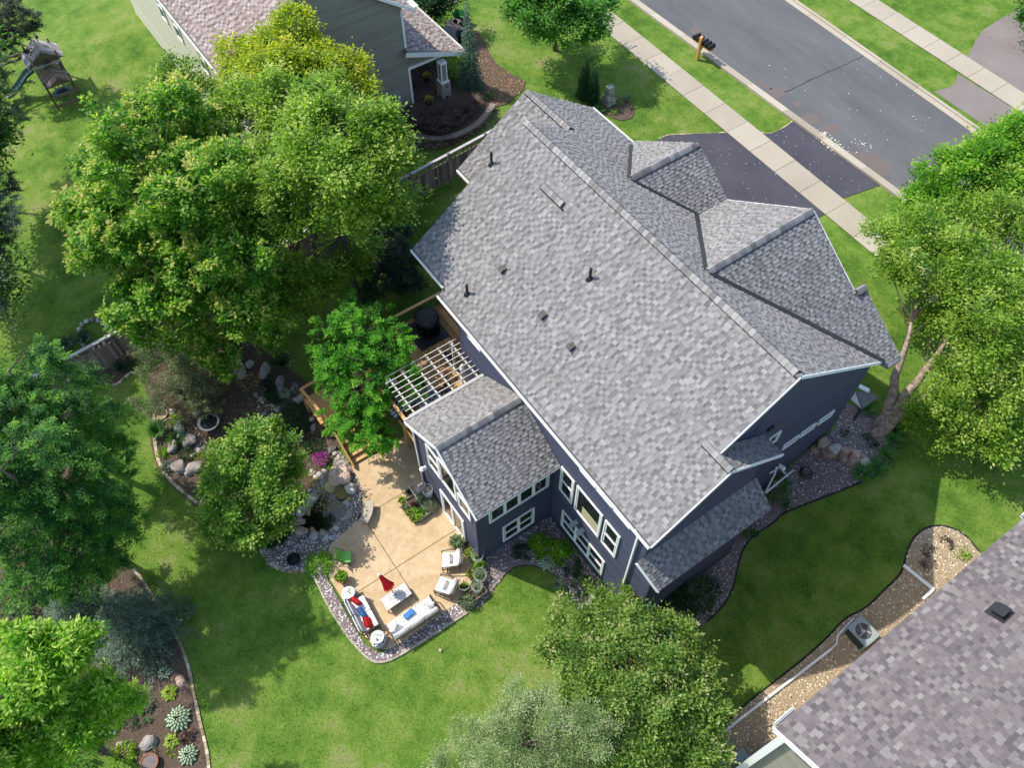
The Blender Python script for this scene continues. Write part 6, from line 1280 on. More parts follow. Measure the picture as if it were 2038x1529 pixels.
tree('crabapple_tree', 'crabapple with peach coloured tips in front of the house corner at the bottom', (8.64, 2.17, 0), [(7.44, 1.52, 4.2, 1.7), (5.72, 1.36, 3.4, 1.08), (9.15, 1.95, 4, 1.84), (7.7, -0.19, 3.4, 1.52), (7.61, 3.41, 3.4, 1.21), (8.89, 3.43, 3.2, 0.92), (4.39, 1.01, 2.4, 0.66), (9.62, 0.52, 3.4, 1.83), (4.5, 2.88, 1.6, 0.61), (5.46, 3.18, 2.2, 0.67), (5.59, -0.14, 2.8, 0.71), (10.17, 2.47, 3.4, 1.06), (11.01, 1.33, 3.6, 1.28), (6.29, 2.07, 3.6, 1.11)], 'magnolia', tr=.13, ncl=990, per=75, cr=0.286, size=0.128, limbs=140, tone0=.34, tipw=.3)
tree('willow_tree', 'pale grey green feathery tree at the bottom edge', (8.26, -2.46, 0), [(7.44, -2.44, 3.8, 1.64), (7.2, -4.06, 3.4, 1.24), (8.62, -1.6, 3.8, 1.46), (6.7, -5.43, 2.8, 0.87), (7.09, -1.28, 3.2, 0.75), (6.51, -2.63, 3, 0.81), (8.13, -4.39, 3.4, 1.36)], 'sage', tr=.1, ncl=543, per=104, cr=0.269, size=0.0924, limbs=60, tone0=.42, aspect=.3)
HG = 'dark hemlocks along the left edge'
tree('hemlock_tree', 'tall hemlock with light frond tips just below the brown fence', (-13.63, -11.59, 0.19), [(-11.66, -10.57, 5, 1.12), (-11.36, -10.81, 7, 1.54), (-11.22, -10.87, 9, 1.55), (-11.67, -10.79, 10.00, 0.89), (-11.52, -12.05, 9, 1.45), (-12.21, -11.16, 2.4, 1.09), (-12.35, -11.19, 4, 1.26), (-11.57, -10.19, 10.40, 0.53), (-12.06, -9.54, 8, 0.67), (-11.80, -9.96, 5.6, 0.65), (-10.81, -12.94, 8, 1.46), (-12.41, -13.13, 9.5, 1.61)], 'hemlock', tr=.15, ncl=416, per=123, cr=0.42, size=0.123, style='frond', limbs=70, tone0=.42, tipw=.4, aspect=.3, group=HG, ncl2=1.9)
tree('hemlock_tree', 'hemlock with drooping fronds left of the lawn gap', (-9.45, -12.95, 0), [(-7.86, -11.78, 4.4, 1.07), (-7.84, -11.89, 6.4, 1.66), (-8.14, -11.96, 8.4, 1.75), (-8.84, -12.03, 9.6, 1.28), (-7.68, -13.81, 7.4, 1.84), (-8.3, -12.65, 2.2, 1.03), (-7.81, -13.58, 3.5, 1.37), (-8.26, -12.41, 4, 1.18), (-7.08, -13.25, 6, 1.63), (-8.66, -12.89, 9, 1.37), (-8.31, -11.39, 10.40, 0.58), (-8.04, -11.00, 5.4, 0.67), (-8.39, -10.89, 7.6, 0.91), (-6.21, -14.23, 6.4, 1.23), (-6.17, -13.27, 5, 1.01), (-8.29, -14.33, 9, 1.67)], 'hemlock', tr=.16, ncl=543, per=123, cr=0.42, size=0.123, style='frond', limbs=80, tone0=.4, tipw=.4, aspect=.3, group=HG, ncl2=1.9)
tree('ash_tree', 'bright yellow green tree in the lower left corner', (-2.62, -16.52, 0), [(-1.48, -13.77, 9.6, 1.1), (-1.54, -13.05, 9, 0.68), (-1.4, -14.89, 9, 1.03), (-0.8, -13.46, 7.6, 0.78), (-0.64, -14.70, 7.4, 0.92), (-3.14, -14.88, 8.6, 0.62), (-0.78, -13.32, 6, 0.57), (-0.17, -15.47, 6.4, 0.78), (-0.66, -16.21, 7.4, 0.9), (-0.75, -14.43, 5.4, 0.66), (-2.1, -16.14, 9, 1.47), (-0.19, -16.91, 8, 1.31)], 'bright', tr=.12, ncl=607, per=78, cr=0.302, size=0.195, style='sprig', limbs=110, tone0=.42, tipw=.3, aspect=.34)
def conifer(name, label, base, h, r, mtl, per=90, tiers=16, size=.09, cat='tree', droop=.25, tone0=.3, group=None, ang0=0.0, bark='bark'):
    bx, by = base[0], base[1]; bz = terrain(bx, by); t = empty(name, (bx, by, bz), label, cat, group); P_, D_, T_ = [], [], []
    for i in range(tiers):
        q = i / (tiers - 1); R_ = r * (1 - q) ** .85 + .08; z = bz + .15 + (h - .2) * q; nb = max(4, int(11 * (1 - q) + 4))
        for k in range(nb):
            a = k * 6.283 / nb + i * .9 + random.uniform(-.2, .2); L = R_ * random.uniform(.75, 1.1); n = max(12, int(per * L / r))
            s = RNG.uniform(.12, 1, n); sd = RNG.uniform(-1, 1, n) * (1.05 - s) * .42 * L; ca, sa = math.cos(a), math.sin(a)
            x = bx + ca * L * s - sa * sd; y = by + sa * L * s + ca * sd; zz = z - droop * L * s ** 1.5 + .12 * L * s ** 4 + RNG.normal(0, .025, n)
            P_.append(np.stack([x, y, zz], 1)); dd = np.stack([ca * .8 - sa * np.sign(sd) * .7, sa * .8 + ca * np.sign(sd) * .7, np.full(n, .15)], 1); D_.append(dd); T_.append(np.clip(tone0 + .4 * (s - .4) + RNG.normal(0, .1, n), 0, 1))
    leaves('crown', np.concatenate(P_), np.concatenate(D_), LM[mtl], size, t, np.concatenate(T_), .28, .35, .1); mb = MB(); mb.tube([(0, 0, -.1), (0, 0, h * .5), (0, 0, h * .96)], [.05 + r * .035, .04, .01], 7); mb.build('trunk', M[bark], t); return t
conifer('spruce_tree', 'blue green spruce with brown lower boughs beside the lawn edging', (-5.33, -13.16, 0), 3.8, 2.1, 'spruce', per=230, tiers=20, size=.1, droop=.12)
conifer('spruce_tree', 'smaller blue green spruce behind the larger one on the left', (-7.25, -14.82, 0), 3.2, 1.6, 'spruce', per=190, tiers=17, size=.1, droop=.12)
tree('pine_shrub', 'dull green bushy pine between fence and bird bath', (-14.46, -7.34, 0.46), [(-15.39, -7.29, 2.3, 1.59), (-14.73, -5.99, 2.2, 1.41), (-14.17, -7.58, 1.5, 1.46), (-13.60, -6.43, 1.2, 1.07), (-16.81, -7.44, 2.4, 1.07), (-14.20, -5.78, 1.6, 1.19)], 'pine', tr=.09, ncl=416, per=110, cr=0.218, size=0.102, limbs=50, tone0=.38, aspect=.2, style='sprig', tipw=.2)
tree('dogwood_tree', 'rounded light green dogwood between the pond and the lawn', (-7.88, -6.76, 0), [(-7.88, -5.91, 3.4, 1.58), (-7.64, -7.52, 2.6, 1.44), (-6.37, -5.87, 2.8, 1.09), (-6.35, -7.52, 1.9, 1.37), (-7.77, -5.01, 2.6, 1.12), (-8.88, -6.78, 2.8, 0.97), (-8.88, -5.02, 3.2, 0.87), (-7.48, -8.54, 1.4, 0.86), (-5.95, -6.52, 1.6, 0.77)], 'dogwood', tr=.09, ncl=543, per=91, cr=0.269, size=0.154, limbs=70, tone0=.48, tipw=.28)
tree('maple_tree', 'green maple on the front lawn at the top edge', (-24.63, 22.18, 2.4), [(-22.83, 20.45, 6.6, 2.43), (-21.56, 21.34, 6, 1.73), (-24.22, 19.70, 6, 1.6), (-24.74, 21.85, 7, 2.63), (-22.54, 23.15, 6.4, 1.31)], 'shrub', tr=.14, ncl=328, per=104, cr=0.437, size=0.195, limbs=50, tone0=.5)
tree('small_tree', 'dark leafed small tree by the front path at the top edge', (-32.70, 18.09, 2.4), [(-30.75, 16.71, 4.4, 1.41), (-29.97, 17.71, 4.6, 1.24), (-32.17, 16.50, 4.6, 1.42)], 'deepshrub', tr=.09, ncl=126, per=70, cr=.4, size=0.183, limbs=30)
tree('spruce_tree', 'dark spruce in the top left corner', (-47.95, -5.91, 0.76), [(-41.38, -5.01, 6, 1.61), (-41.39, -4.93, 5, 1.19), (-41.58, -6.21, 4.4, 1.49), (-40.31, -4.54, 7, 0.85)], 'dark', tr=.14, ncl=214, per=104, cr=0.42, size=0.144, style='frond', limbs=30, tone0=.6, aspect=.3)
tree('honey_locust', 'light fronded tree at the left edge below the play tower', (-36.93, -14.49, 0.11), [(-35.79, -6.78, 6, 0.77), (-33.83, -6.96, 6, 1.02), (-33.27, -6.62, 5.4, 0.81), (-32.14, -8.1, 6, 1.17), (-32.83, -8.53, 7, 1.92), (-30.93, -10.50, 7, 2.97), (-36.42, -8.59, 7, 2.13), (-32.56, -9.67, 4.5, 1.6), (-32.71, -8.84, 5, 1.2)], 'herb', tr=.12, ncl=462, per=104, cr=0.42, size=0.134, style='frond', limbs=40, tone0=.35, tipw=.4, aspect=.35)
tree('linden_tree', 'broad shade tree mostly outside the left picture edge beside the dark lawn', (-34.27, -14.85, 0.1), [(-32.66, -9.86, 6, 2.2), (-33.16, -10.58, 8, 2.73), (-27.63, -12.59, 6.4, 2.61), (-28.93, -13.37, 8, 3.01), (-23.51, -12.83, 5.4, 2.08), (-36.37, -7.76, 7.6, 1.59), (-22.67, -14.07, 7, 2.61)], 'shrub', tr=.2, ncl=1000, per=60, cr=.8, size=.26, limbs=30, tone0=.4)
tree('lilac_shrub', 'thin grey twigged shrub tree halfway up the left edge', (-25.97, -13.23, 0.21), [(-23.10, -11.10, 5, 0.85), (-23.61, -10.50, 5.2, 0.61), (-22.31, -11.75, 4.4, 0.82), (-21.04, -11.94, 3.6, 0.7), (-21.64, -12.11, 6, 1.57)], 'sage', tr=.08, ncl=80, per=34, cr=.4, size=0.159, limbs=60, tone0=.25)
tree('spruce_tree', 'shaded blue green spruce at the left edge above the grey twigs', (-29.55, -16.99, 0.1), [(-26.93, -10.16, 5.6, 0.98), (-26.38, -10.10, 5, 0.69), (-25.24, -10.92, 6.4, 1.64), (-25.23, -11.95, 7, 2.52), (-21.80, -12.94, 6.4, 2.21), (-28.88, -10.17, 6.4, 1.47), (-23.97, -11.34, 5.4, 0.94), (-26.60, -11.09, 4, 1.12), (-30.47, -9.74, 4, 0.92)], 'spruce', tr=.12, ncl=506, per=104, cr=0.42, size=0.134, style='frond', limbs=20, aspect=.3)
tree('yew_tree', 'dark shaded yew behind the locust, next to the deck corner', (-14.06, 4.38, 0.98), [(-14.69, 4.85, 2.8, 1.27), (-14.37, 3.59, 2.4, 1.13), (-13.66, 4.9, 2.2, 0.89), (-16.05, 5.03, 2.6, 1.16), (-17.16, 4.71, 2.2, 0.92)], 'dark', tr=.12, ncl=328, per=104, cr=0.286, size=0.123, style='frond', limbs=30, tone0=.5, aspect=.3)
conifer('weeping_spruce', 'tall narrow weeping spruce beside the porch corner', (-24.38, 15.70, 2.38), 5.6, .85, 'weeping', per=60, tiers=24, size=.13, droop=.9)
conifer('arborvitae', 'taller of two narrow columnar evergreens behind the roof peak', (-19.58, 20.49, 2.3), 3.0, .42, 'deepshrub', per=55, tiers=22, size=.1, droop=-.6, group='columnar evergreens by the stone pedestal'); conifer('arborvitae', 'shorter of two narrow columnar evergreens behind the roof peak', (-19.01, 20.73, 2.3), 2.4, .36, 'deepshrub', per=55, tiers=19, size=.1, droop=-.6, group='columnar evergreens by the stone pedestal')
tree('fir_tree', 'leafy tree tip in the top right corner over the weathered driveway', (-8.93, 49.79, 2.4), [(-8.59, 46.83, 5, 1.68), (-8.15, 46.57, 4, 1.08)], 'shrub', tr=.1, ncl=103, per=70, cr=.45, size=0.195, limbs=20)

# ------------------------------------------------------------------ shrubs, perennials
def shrub(name, p, label, mtl, r, h=None, n=None, sz=.11, group=None, cat='shrub', z=None, up=.5):
    h = h or r * 1.0; z = terrain(p[0], p[1]) if z is None else z; t = empty(name, (p[0], p[1], z), label, cat, group); n = n or int(1500 * r * r + 160)
    C = RNG.normal(0, 1, (max(6, int(r * 40)), 3)); C = nrm(C); C[:, 2] = np.abs(C[:, 2]); C *= RNG.uniform(.6, .95, (len(C), 1)); ci = RNG.integers(0, len(C), n)
    q = C[ci] + RNG.normal(0, .16, (n, 3)); q[:, 2] = np.abs(q[:, 2]); P0 = np.array((p[0], p[1], z)) + q * np.array((r, r, h)); D = q + np.array((0, 0, up))
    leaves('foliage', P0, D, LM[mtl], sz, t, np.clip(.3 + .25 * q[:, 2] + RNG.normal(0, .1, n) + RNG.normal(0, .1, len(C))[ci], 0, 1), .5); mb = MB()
    for k in range(5): a = k * 1.26; mb.tube([(0, 0, -.05), (r * .25 * math.cos(a), r * .25 * math.sin(a), h * .35), (r * .5 * math.cos(a), r * .5 * math.sin(a), h * .7)], [.015, .012, .006], 4)
    mb.build('stems', M['twig'], t); return t
def blades(name, p, label, mtl, r, h, n=90, w_=.028, group=None, cat='plant', spread=1.0, z=None, tone=.4):
    """arching strap leaves: daylilies, iris, ornamental grass"""
    z = terrain(p[0], p[1]) if z is None else z; t = empty(name, (p[0], p[1], z), label, cat, group)
    th = RNG.uniform(0, 6.28, n); ln = RNG.uniform(.6, 1.1, n); ca, sa = np.cos(th), np.sin(th); V = []; seg = 5
    for i in range(seg + 1):
        s = i / seg; rr = r * ln * (s ** 1.25) * spread * RNG.uniform(.85, 1.1, n) if i == seg else r * ln * s ** 1.25 * spread; zz = h * ln * (1.75 * s - 1.0 * s * s); ww = w_ * (1 - s) ** .6 + .002
        x0 = p[0] + ca * (rr + .05); y0 = p[1] + sa * (rr + .05); V += [np.stack([x0 - sa * ww, y0 + ca * ww, z + zz], 1), np.stack([x0 + sa * ww, y0 - ca * ww, z + zz], 1)]
    V = np.stack(V, 1).reshape(-1, 3); i = np.arange(n)[:, None] * (2 * seg + 2); F = np.concatenate([i + np.array([[2 * k, 2 * k + 1, 2 * k + 3, 2 * k + 2]]) for k in range(seg)])
    np_mesh('foliage', V, F, LM[mtl], t, np.repeat(np.clip(RNG.normal(tone, .15, n), 0, 1), 2 * seg + 2)); mb = MB(); mb.lathe([(.06, -.03), (.05, .06), (.01, .08)], (0, 0, 0), 8); mb.build('crown', M['twig'], t); return t
def hosta(p, label, r, edge='hosta', n=34, group=None, solid=None):
    """broad leaves in a rosette; the variegated ones carry a pale stripe down each leaf. every leaf is a part"""
    z = terrain(p[0], p[1]) + .02; t = empty('hosta', (p[0], p[1], z), label, 'plant', group); prof = [0, .75, 1.0, .85, .45, 0]
    for k in range(n):
        a = k * 2.39996; q = math.sqrt((k + .6) / n); L = r * (.28 + .62 * q) ; ln = L * .75; mb = MB(); d = Vector((math.cos(a), math.sin(a), 0)); sd = Vector((-d.y, d.x, 0)); r0 = r * .42 * q; h0 = r * (.55 - .38 * q * q)
        vs = []; wd = ln * .30
        for i, w_ in enumerate(prof):
            s = i / 5; c_ = d * (r0 + ln * s * (.55 + .4 * q)) + Vector((0, 0, h0 + ln * (.32 * s - .55 * s * s)))
            for j, u in enumerate((-1, -.45, .45, 1)): vs.append(c_ + sd * (u * wd * w_) + Vector((0, 0, abs(u) * wd * .25)))
        for i in range(5):
            for j in range(3): mb.add([vs[i * 4 + j], vs[i * 4 + j + 1], vs[i * 4 + j + 5], vs[i * 4 + j + 4]], [(0, 1, 2, 3)], (solid if solid is not None else (.95 if j == 1 else .12)))
        mb.build('leaf', LM[edge], t)
    return t
G1 = 'green mounds in the inner corner gravel bed'
for q, lb, mt, r, sz in ((('h', 1190, 195), 'left of two bright feathery mounds in the gravel corner by the sunroom', 'shrub', .55, .12), (('h', 1305, 230), 'right of two bright feathery mounds in the gravel corner by the sunroom', 'shrub', .6, .12),):
    pass
shrub('feathery_mound', (0.99, 2.53, 0), 'bright feathery mound nearest the inner house corner', 'bright', .5, .5, 620, .15, G1); shrub('feathery_mound', (1.69, 3.06, 0), 'larger bright feathery mound under the three part window', 'bright', .55, .5, 700, .15, G1)
shrub('dark_mound', (0.71, 1.74, 0), 'dark low shrub in the gravel near the sunroom wall', 'deepshrub', .42, .35, 360, .11, G1); shrub('dark_mound', (2.58, 3.07, 0), 'dark small leafed shrub below the three part window', 'deepshrub', .42, .38, 380, .1, G1); shrub('dark_mound', (3.38, 2.91, 0), 'dark shrub at the lawn side of the gravel under the last window pane', 'shrub', .42, .35, 330, .11, G1)
hosta((1.69, 2.33, 0), 'white striped hosta between the feathery mounds and the lawn', .46); hosta((4.13, 3.22, 0), 'pale hosta half hidden by the crabapple crown', .45, n=26, solid=.75)
blades('bleached_grass', (2.74, 2.13, 0), 'bleached straw coloured tuft at the shaded lawn edge', 'herb', .3, .2, 60, tone=.9)
shrub('boxwood_shrub', (-3.81, -5.83, 0.2), 'dense round green bush between gravel and the green folding chair', 'bright', .62, .6, 1300, .09)
shrub('phlox_clump', (-8.38, -3.25, 0), 'magenta flowering clump beside the steps', 'deepshrub', .42, .3, 260, .09); p_ = (-8.35, -3.32, 0.35)
leaf_clump('flowers', (p_[0], p_[1], p_[2] - .15), 260, .38, .24, M['magenta'], .065, parent=[o for o in bpy.data.objects if o.name.startswith('phlox_clump')][0])
for q, lb, r, h in ((('gd', 225, 740), 'tall strap leaved daylily on the bed edging left of the boulders', .55, .6), (('gd', 385, 800), 'daylily clump between edging and grey boulders', .45, .45)): pass
blades('daylily', (-13.91, -8.99, 0.32), 'tall strap leaved daylily on the bed edging left of the boulders', 'shrub', .6, .65, 130); blades('daylily', (-13.04, -8.38, 0.26), 'daylily clump among the grey boulders', 'shrub', .48, .45, 100)
blades('iris', (-15.50, -4.27, 0.76), 'iris fan above the pale boulder under the big maple', 'shrub', .45, .6, 80); blades('iris', (-13.84, -2.5, 0.61), 'dark iris clump with white flowers under the maple limbs', 'deepshrub', .6, .7, 130); p_ = (-13.91, -2.32, 0.9)
leaf_clump('flowers', (p_[0], p_[1], p_[2] - .1), 26, .5, .2, M['petalwhite'], .1, parent=bpy.data.objects['iris.001'])
for q, lb, mt, r in (((-11.31, -3.27, 0.17), 'low dark juniper right of the mulch slope', 'deepshrub', .75), ((-10.43, -3.47, 0.07), 'spreading green groundcover above the grey slab rock', 'deepshrub', .7), ((-9.2, -3.28, 0), 'leafy green clump left of the steps', 'deepshrub', .55), ((-13.29, -3.47, 0.48), 'dark round shrub at the top of the mulch slope', 'dark', .45), ((-12.60, -3.61, 0.36), 'dark upright shrub beside the pale hosta', 'deepshrub', .45), ((-12.23, -8.35, 0.19), 'dark low plant between the boulders by the edging', 'deepshrub', .4), ((-12.02, -9.36, 0.14), 'small blue green plant inside the bed edging', 'spruce', .3), ((-12.80, -9.2, 0.21), 'yellow green sprig next to the lowest daylily', 'bright', .28), ((-14.09, -8.06, 0.38), 'light green sprig by the half buried pots', 'bright', .3), ((-11.73, -7.84, 0.15), 'yellow green creeping plant above the cobbles', 'lime', .25), ((-10.90, -8.04, 0.08), 'lime green plant beside the two big boulders', 'lime', .22)):
    shrub('garden_shrub', q, lb, mt, r, r * .6, None, .1, 'low shrubs in the garden bed behind the dogwood')
hosta((-12.43, -3.1, 0.35), 'pale lime hosta at the top of the mulch slope', .38, 'hosta', 24, solid=.6)
blades('sedge', (-6.03, -6.57, 0), 'dark sedge in the shade of the dogwood over the gravel', 'deepshrub', .65, .5, 130, tone=.2); blades('sedge', (-5.91, -7.03, 0), 'smaller dark sedge at the lower corner of the pond bed', 'deepshrub', .4, .3, 70, tone=.2)
for q, lb, r in (((-21.17, -9.94, 0.45), 'dark fern clump behind the fence near the stone ring', .6), ((-21.36, -10.86, 0.39), 'dark fern clump behind the fence beside the hemlock tips', .6), ((-18.27, -8.96, 0.53), 'fern in front of the fence by the bushy pine', .45)): blades('fern', q, lb, 'deepshrub', r, .4, 80, .04)
# lower left bed
G2 = 'hostas and perennials in the lower left bed'
hosta((-3.35, -13.00, 0), 'small white edged hosta above the flat brown stone', .34, n=26, group=G2); hosta((-2.5, -13.14, 0), 'lime green hosta below the flat brown stone', .38, 'lime', 22, G2, .55); hosta((-1.36, -13.22, 0), 'large white striped hosta right of the lawn edging middle', .56, n=44, group=G2); hosta((-0.75, -13.77, 0), 'lime green hosta beside the big grey boulder', .36, 'lime', 18, G2, .6); hosta((0.07, -13.43, 0), 'white edged hosta at the very bottom of the bed', .44, n=36, group=G2); hosta((-2.66, -15.50, 0), 'blue green hosta with pale rims under the bright tree', .5, 'spruce', 24, G2, .6)
shrub('heuchera', (-0.53, -13.15, 0), 'wine red leafy plant beside the lower lime hosta', 'wine', .32, .22, 220, .11, G2); shrub('garden_shrub', (-1.41, -15.40, 0), 'yellow green leafy shrub left of the big grey boulder', 'lime', .5, .35, 380, .12, G2); shrub('garden_shrub', (-2.65, -14.08, 0), 'blue green sprig shrub below the spruce', 'herb', .4, .35, 240, .1, G2); shrub('garden_shrub', (-1.92, -14.33, 0), 'grey green tuft above the big grey boulder', 'herb', .22, .22, 120, .1, G2); shrub('undergrowth_shrub', (-9.88, -16.69, 0.3), 'dark leafy undergrowth at the left edge above the bright tree', 'shrub', 1.1, .9, 900, .16, G2); shrub('undergrowth_shrub', (-9.36, -15.37, 0.3), 'dark leafy undergrowth between the hemlock and the leaning board', 'deepshrub', .8, .7, 600, .15, G2); shrub('undergrowth_shrub', (-17.08, -15.23, 0.3), 'shaded undergrowth at the left edge under the hemlocks', 'shrub', 1.4, 1.0, 900, .18, G2); shrub('undergrowth_shrub', (-13.19, -14.58, 0.3), 'shaded undergrowth beneath the middle of the hemlocks', 'shrub', 1.4, 1.0, 900, .18, G2); shrub('undergrowth_shrub', (-13.01, -16.41, 0.3), 'shaded undergrowth at the left edge below the hemlock middle', 'shrub', 1.3, .9, 800, .18, G2); shrub('undergrowth_shrub', (-2.36, -16.86, 0.3), 'leafy undergrowth under the bright tree at the bottom edge', 'shrub', 1.0, .6, 600, .16, G2)
shrub('silver_mound', (-4.79, -12.36, 0), 'silvery pale plant at the lawn edging beside the spruce', 'herb', .32, .28, 240, .08, G2); shrub('silver_mound', (-0.85, -14.44, 0), 'silvery plant under the big grey boulder', 'herb', .26, .18, 150, .08, G2); shrub('garden_shrub', (-0.43, -13.94, 0), 'low yellow flowering tuft between the two bottom hostas', 'yellow', .2, .12, 110, .07, G2); shrub('garden_shrub', (-2.53, -14.67, 0), 'dark leafy clump between the bright tree and the spruce', 'deepshrub', .5, .35, 300, .11, G2); shrub('garden_shrub', (-9.53, -14.95, 0), 'grey leaved shrub between the hemlocks and the spruce', 'herb', .4, .4, 200, .12, G2)
# side bed on the right
G3 = 'clumps in the gravel bed along the right side'
for q, lb, r in (((6.95, 16.59, 2.4), 'grassy clump beside the row of boulders near the lawn', .5), ((7.1, 15.74, 2.4), 'grassy clump right of the white boulder', .52), ((6.91, 15.09, 2.26), 'grassy clump at the lower end of the boulders', .52), ((6.61, 17.42, 2.4), 'grassy clump at the lawn edge below the birch', .5), ((6.25, 17.78, 2.4), 'dark grassy clump right of the birch trunk', .45), ((4.83, 17.65, 2.4), 'clump of grass behind the birch trunk beside the porch hood', .5)): blades('grass_clump', q, lb, 'shrub', r, .42, 150, .02, G3)
shrub('young_shrub', (5.11, 16.01, 2.4), 'tiny green shrub alone in the gravel uphill of the boulders', 'deepshrub', .24, .2, 110, .09, G3); shrub('young_shrub', (5.98, 16.66, 2.4), 'small dark shrub in front of the birch trunk', 'deepshrub', .36, .28, 200, .1, G3); shrub('leafy_shrub', (5.22, 12.49, 0.7), 'broad leafed dark shrub at the end of the lower shed roof', 'shrub', .75, .6, 620, .14, G3); shrub('leafy_shrub', (5.73, 10.45, 0.16), 'low green plant under the lower shed roof edge', 'shrub', .35, .3, 200, .1, G3); shrub('yew_shrub', (6.26, 6.64, 0), 'large shaded yew below the lower shed roof', 'deepshrub', 1.15, 1.1, 1500, .13, G3); shrub('yew_shrub', (6.43, 5.61, 0), 'shaded yew touching the crabapple at the house corner', 'deepshrub', .9, .8, 900, .13, G3); shrub('leafy_shrub', (4.92, 3.67, 0), 'light green bush at the foot of the white downspout', 'bright', .6, .6, 560, .12, G3)
# neighbour's gravel bed
for q, lb, mt in (((11.02, 15.60, 2.39), 'dry red brown shrub in the rounded end of the tan gravel', 'brown'), ((10.89, 14.82, 2.15), 'smaller dry brown shrub in the tan gravel', 'brown'), ((11.25, 14.46, 1.96), 'sparse dry sprig in the tan gravel below the brown shrubs', 'brown'), ((11.71, 15.63, 2.39), 'yellow green plant in the tan gravel by the mauve roof', 'lime')): shrub('dry_shrub' if mt == 'brown' else 'garden_shrub', q, lb, mt, .32, .2, 120, .1, 'plants in the tan gravel bed')
# porch planting
G4 = 'wine red shrubs above the retaining wall'
for i, (x, y) in enumerate(((430, 690), (500, 720), (570, 735), (640, 700), (700, 650), (750, 590), (560, 660), (640, 630))):
    p_ = tuple(v for v in (((-23.17, 11.18, 3), (-22.44, 11.55, 3), (-21.91, 12.04, 3), (-21.96, 12.89, 3), (-22.25, 13.80, 3), (-22.62, 14.64, 3), (-22.94, 12.57, 3), (-22.86, 13.48, 3))[i]))
    lb = ('wine red shrub nearest the electric meter', 'wine red shrub second from the electric meter', 'wine red shrub over the middle of the retaining wall', 'wine red shrub right of the wall middle', 'wine red shrub left of the weeping spruce', 'wine red shrub at the foot of the weeping spruce', 'wine red shrub behind the others at the porch edge', 'wine red shrub by the stone porch pier')[i]
    blades('barberry', p_, lb, 'wine', .75, .75, 260, .025, G4, 'shrub', z=2.65); 
shrub('porch_shrub', (-25.93, 15.39, 2.35), 'round green bush behind the porch column', 'shrub', .8, .9, 800, .12); shrub('porch_shrub', (-27.45, 14.83, 2.31), 'green bush at the far side of the porch', 'deepshrub', .8, .9, 700, .12); shrub('porch_shrub', (-22.98, 16.03, 2.4), 'small green tuft on the cedar chips beside the roof', 'shrub', .35, .35, 160, .1); shrub('porch_shrub', (-27.41, 16.48, 2.4), 'yellow green shrub left of the weeping spruce', 'bright', .7, .6, 420, .12)
shrub('island_plant', (-18.31, 22.06, 2.4), 'light green plant in the round bed by the stone pedestal', 'bright', .32, .3, 200, .1, 'plants in the round front bed'); shrub('island_plant', (-17.67, 21.31, 2.4), 'yellow green plant at the near side of the round front bed', 'lime', .28, .22, 160, .1, 'plants in the round front bed'); blades('island_iris', (-18.15, 22.69, 2.4), 'pale grassy tuft at the street side of the round front bed', 'herb', .35, .35, 60); blades('island_iris', (-18.27, 20.77, 2.4), 'grassy tuft left of the round front bed beside the pedestal', 'shrub', .35, .4, 70)

# ================================================================== BOULDERS, COBBLES
def rock(p, r, label, mtl='rock', flatn=.7, asp=1.25, tone=.5, rz=None, group=None, name='boulder', boxy=.35, cat='rock', sink=.25):
    r *= .56 if name == 'boulder' else .75; mb = MB(); seed = random.randint(0, 9999); mb.blob((0, 0, 0), (r * asp, r / asp ** .5, r * flatn), seed, .3, 3 if r > .2 else 2, tone, boxy=boxy, freq=.9)
    o = mb.build(name, M[mtl], smooth=r < .3); o.location = (p[0], p[1], tz(p[0], p[1], r * flatn * (1 - sink * 2))); o.rotation_euler = (random.uniform(-.15, .15), random.uniform(-.15, .15), random.uniform(0, 6) if rz is None else rz)
    return tag(o, label, cat, group)
GB = 'boulders in the garden bed'
rock((-14.67, -4.32, 0.65), .62, 'large smooth pale boulder at the top of the chip slope', tone=.7, rz=.2, group=GB); rock((-14.75, -3.78, 0.69), .35, 'pale stone behind the large smooth boulder', tone=.75, group=GB); rock((-14.00, -3.36, 0.6), .55, 'long pale ledge stone in the maple shadow', tone=.75, asp=1.9, rz=-.75, group=GB); rock((-13.02, -3.05, 0.45), .5, 'grey ledge stone lower on the maple shadow', tone=.3, asp=1.6, rz=-.75, group=GB); rock((-12.42, -2.6, 0.36), .45, 'dark grey stone beside the locust', tone=.15, group=GB)
rock((-11.80, -2.66, 0.25), .42, 'light grey square rock under the locust edge', tone=.6, boxy=.6, group=GB); rock((-10.08, -3.82, 0.04), .62, 'flat grey wedge slab above the dogwood crown', tone=.3, flatn=.5, boxy=.7, rz=.6, group=GB)
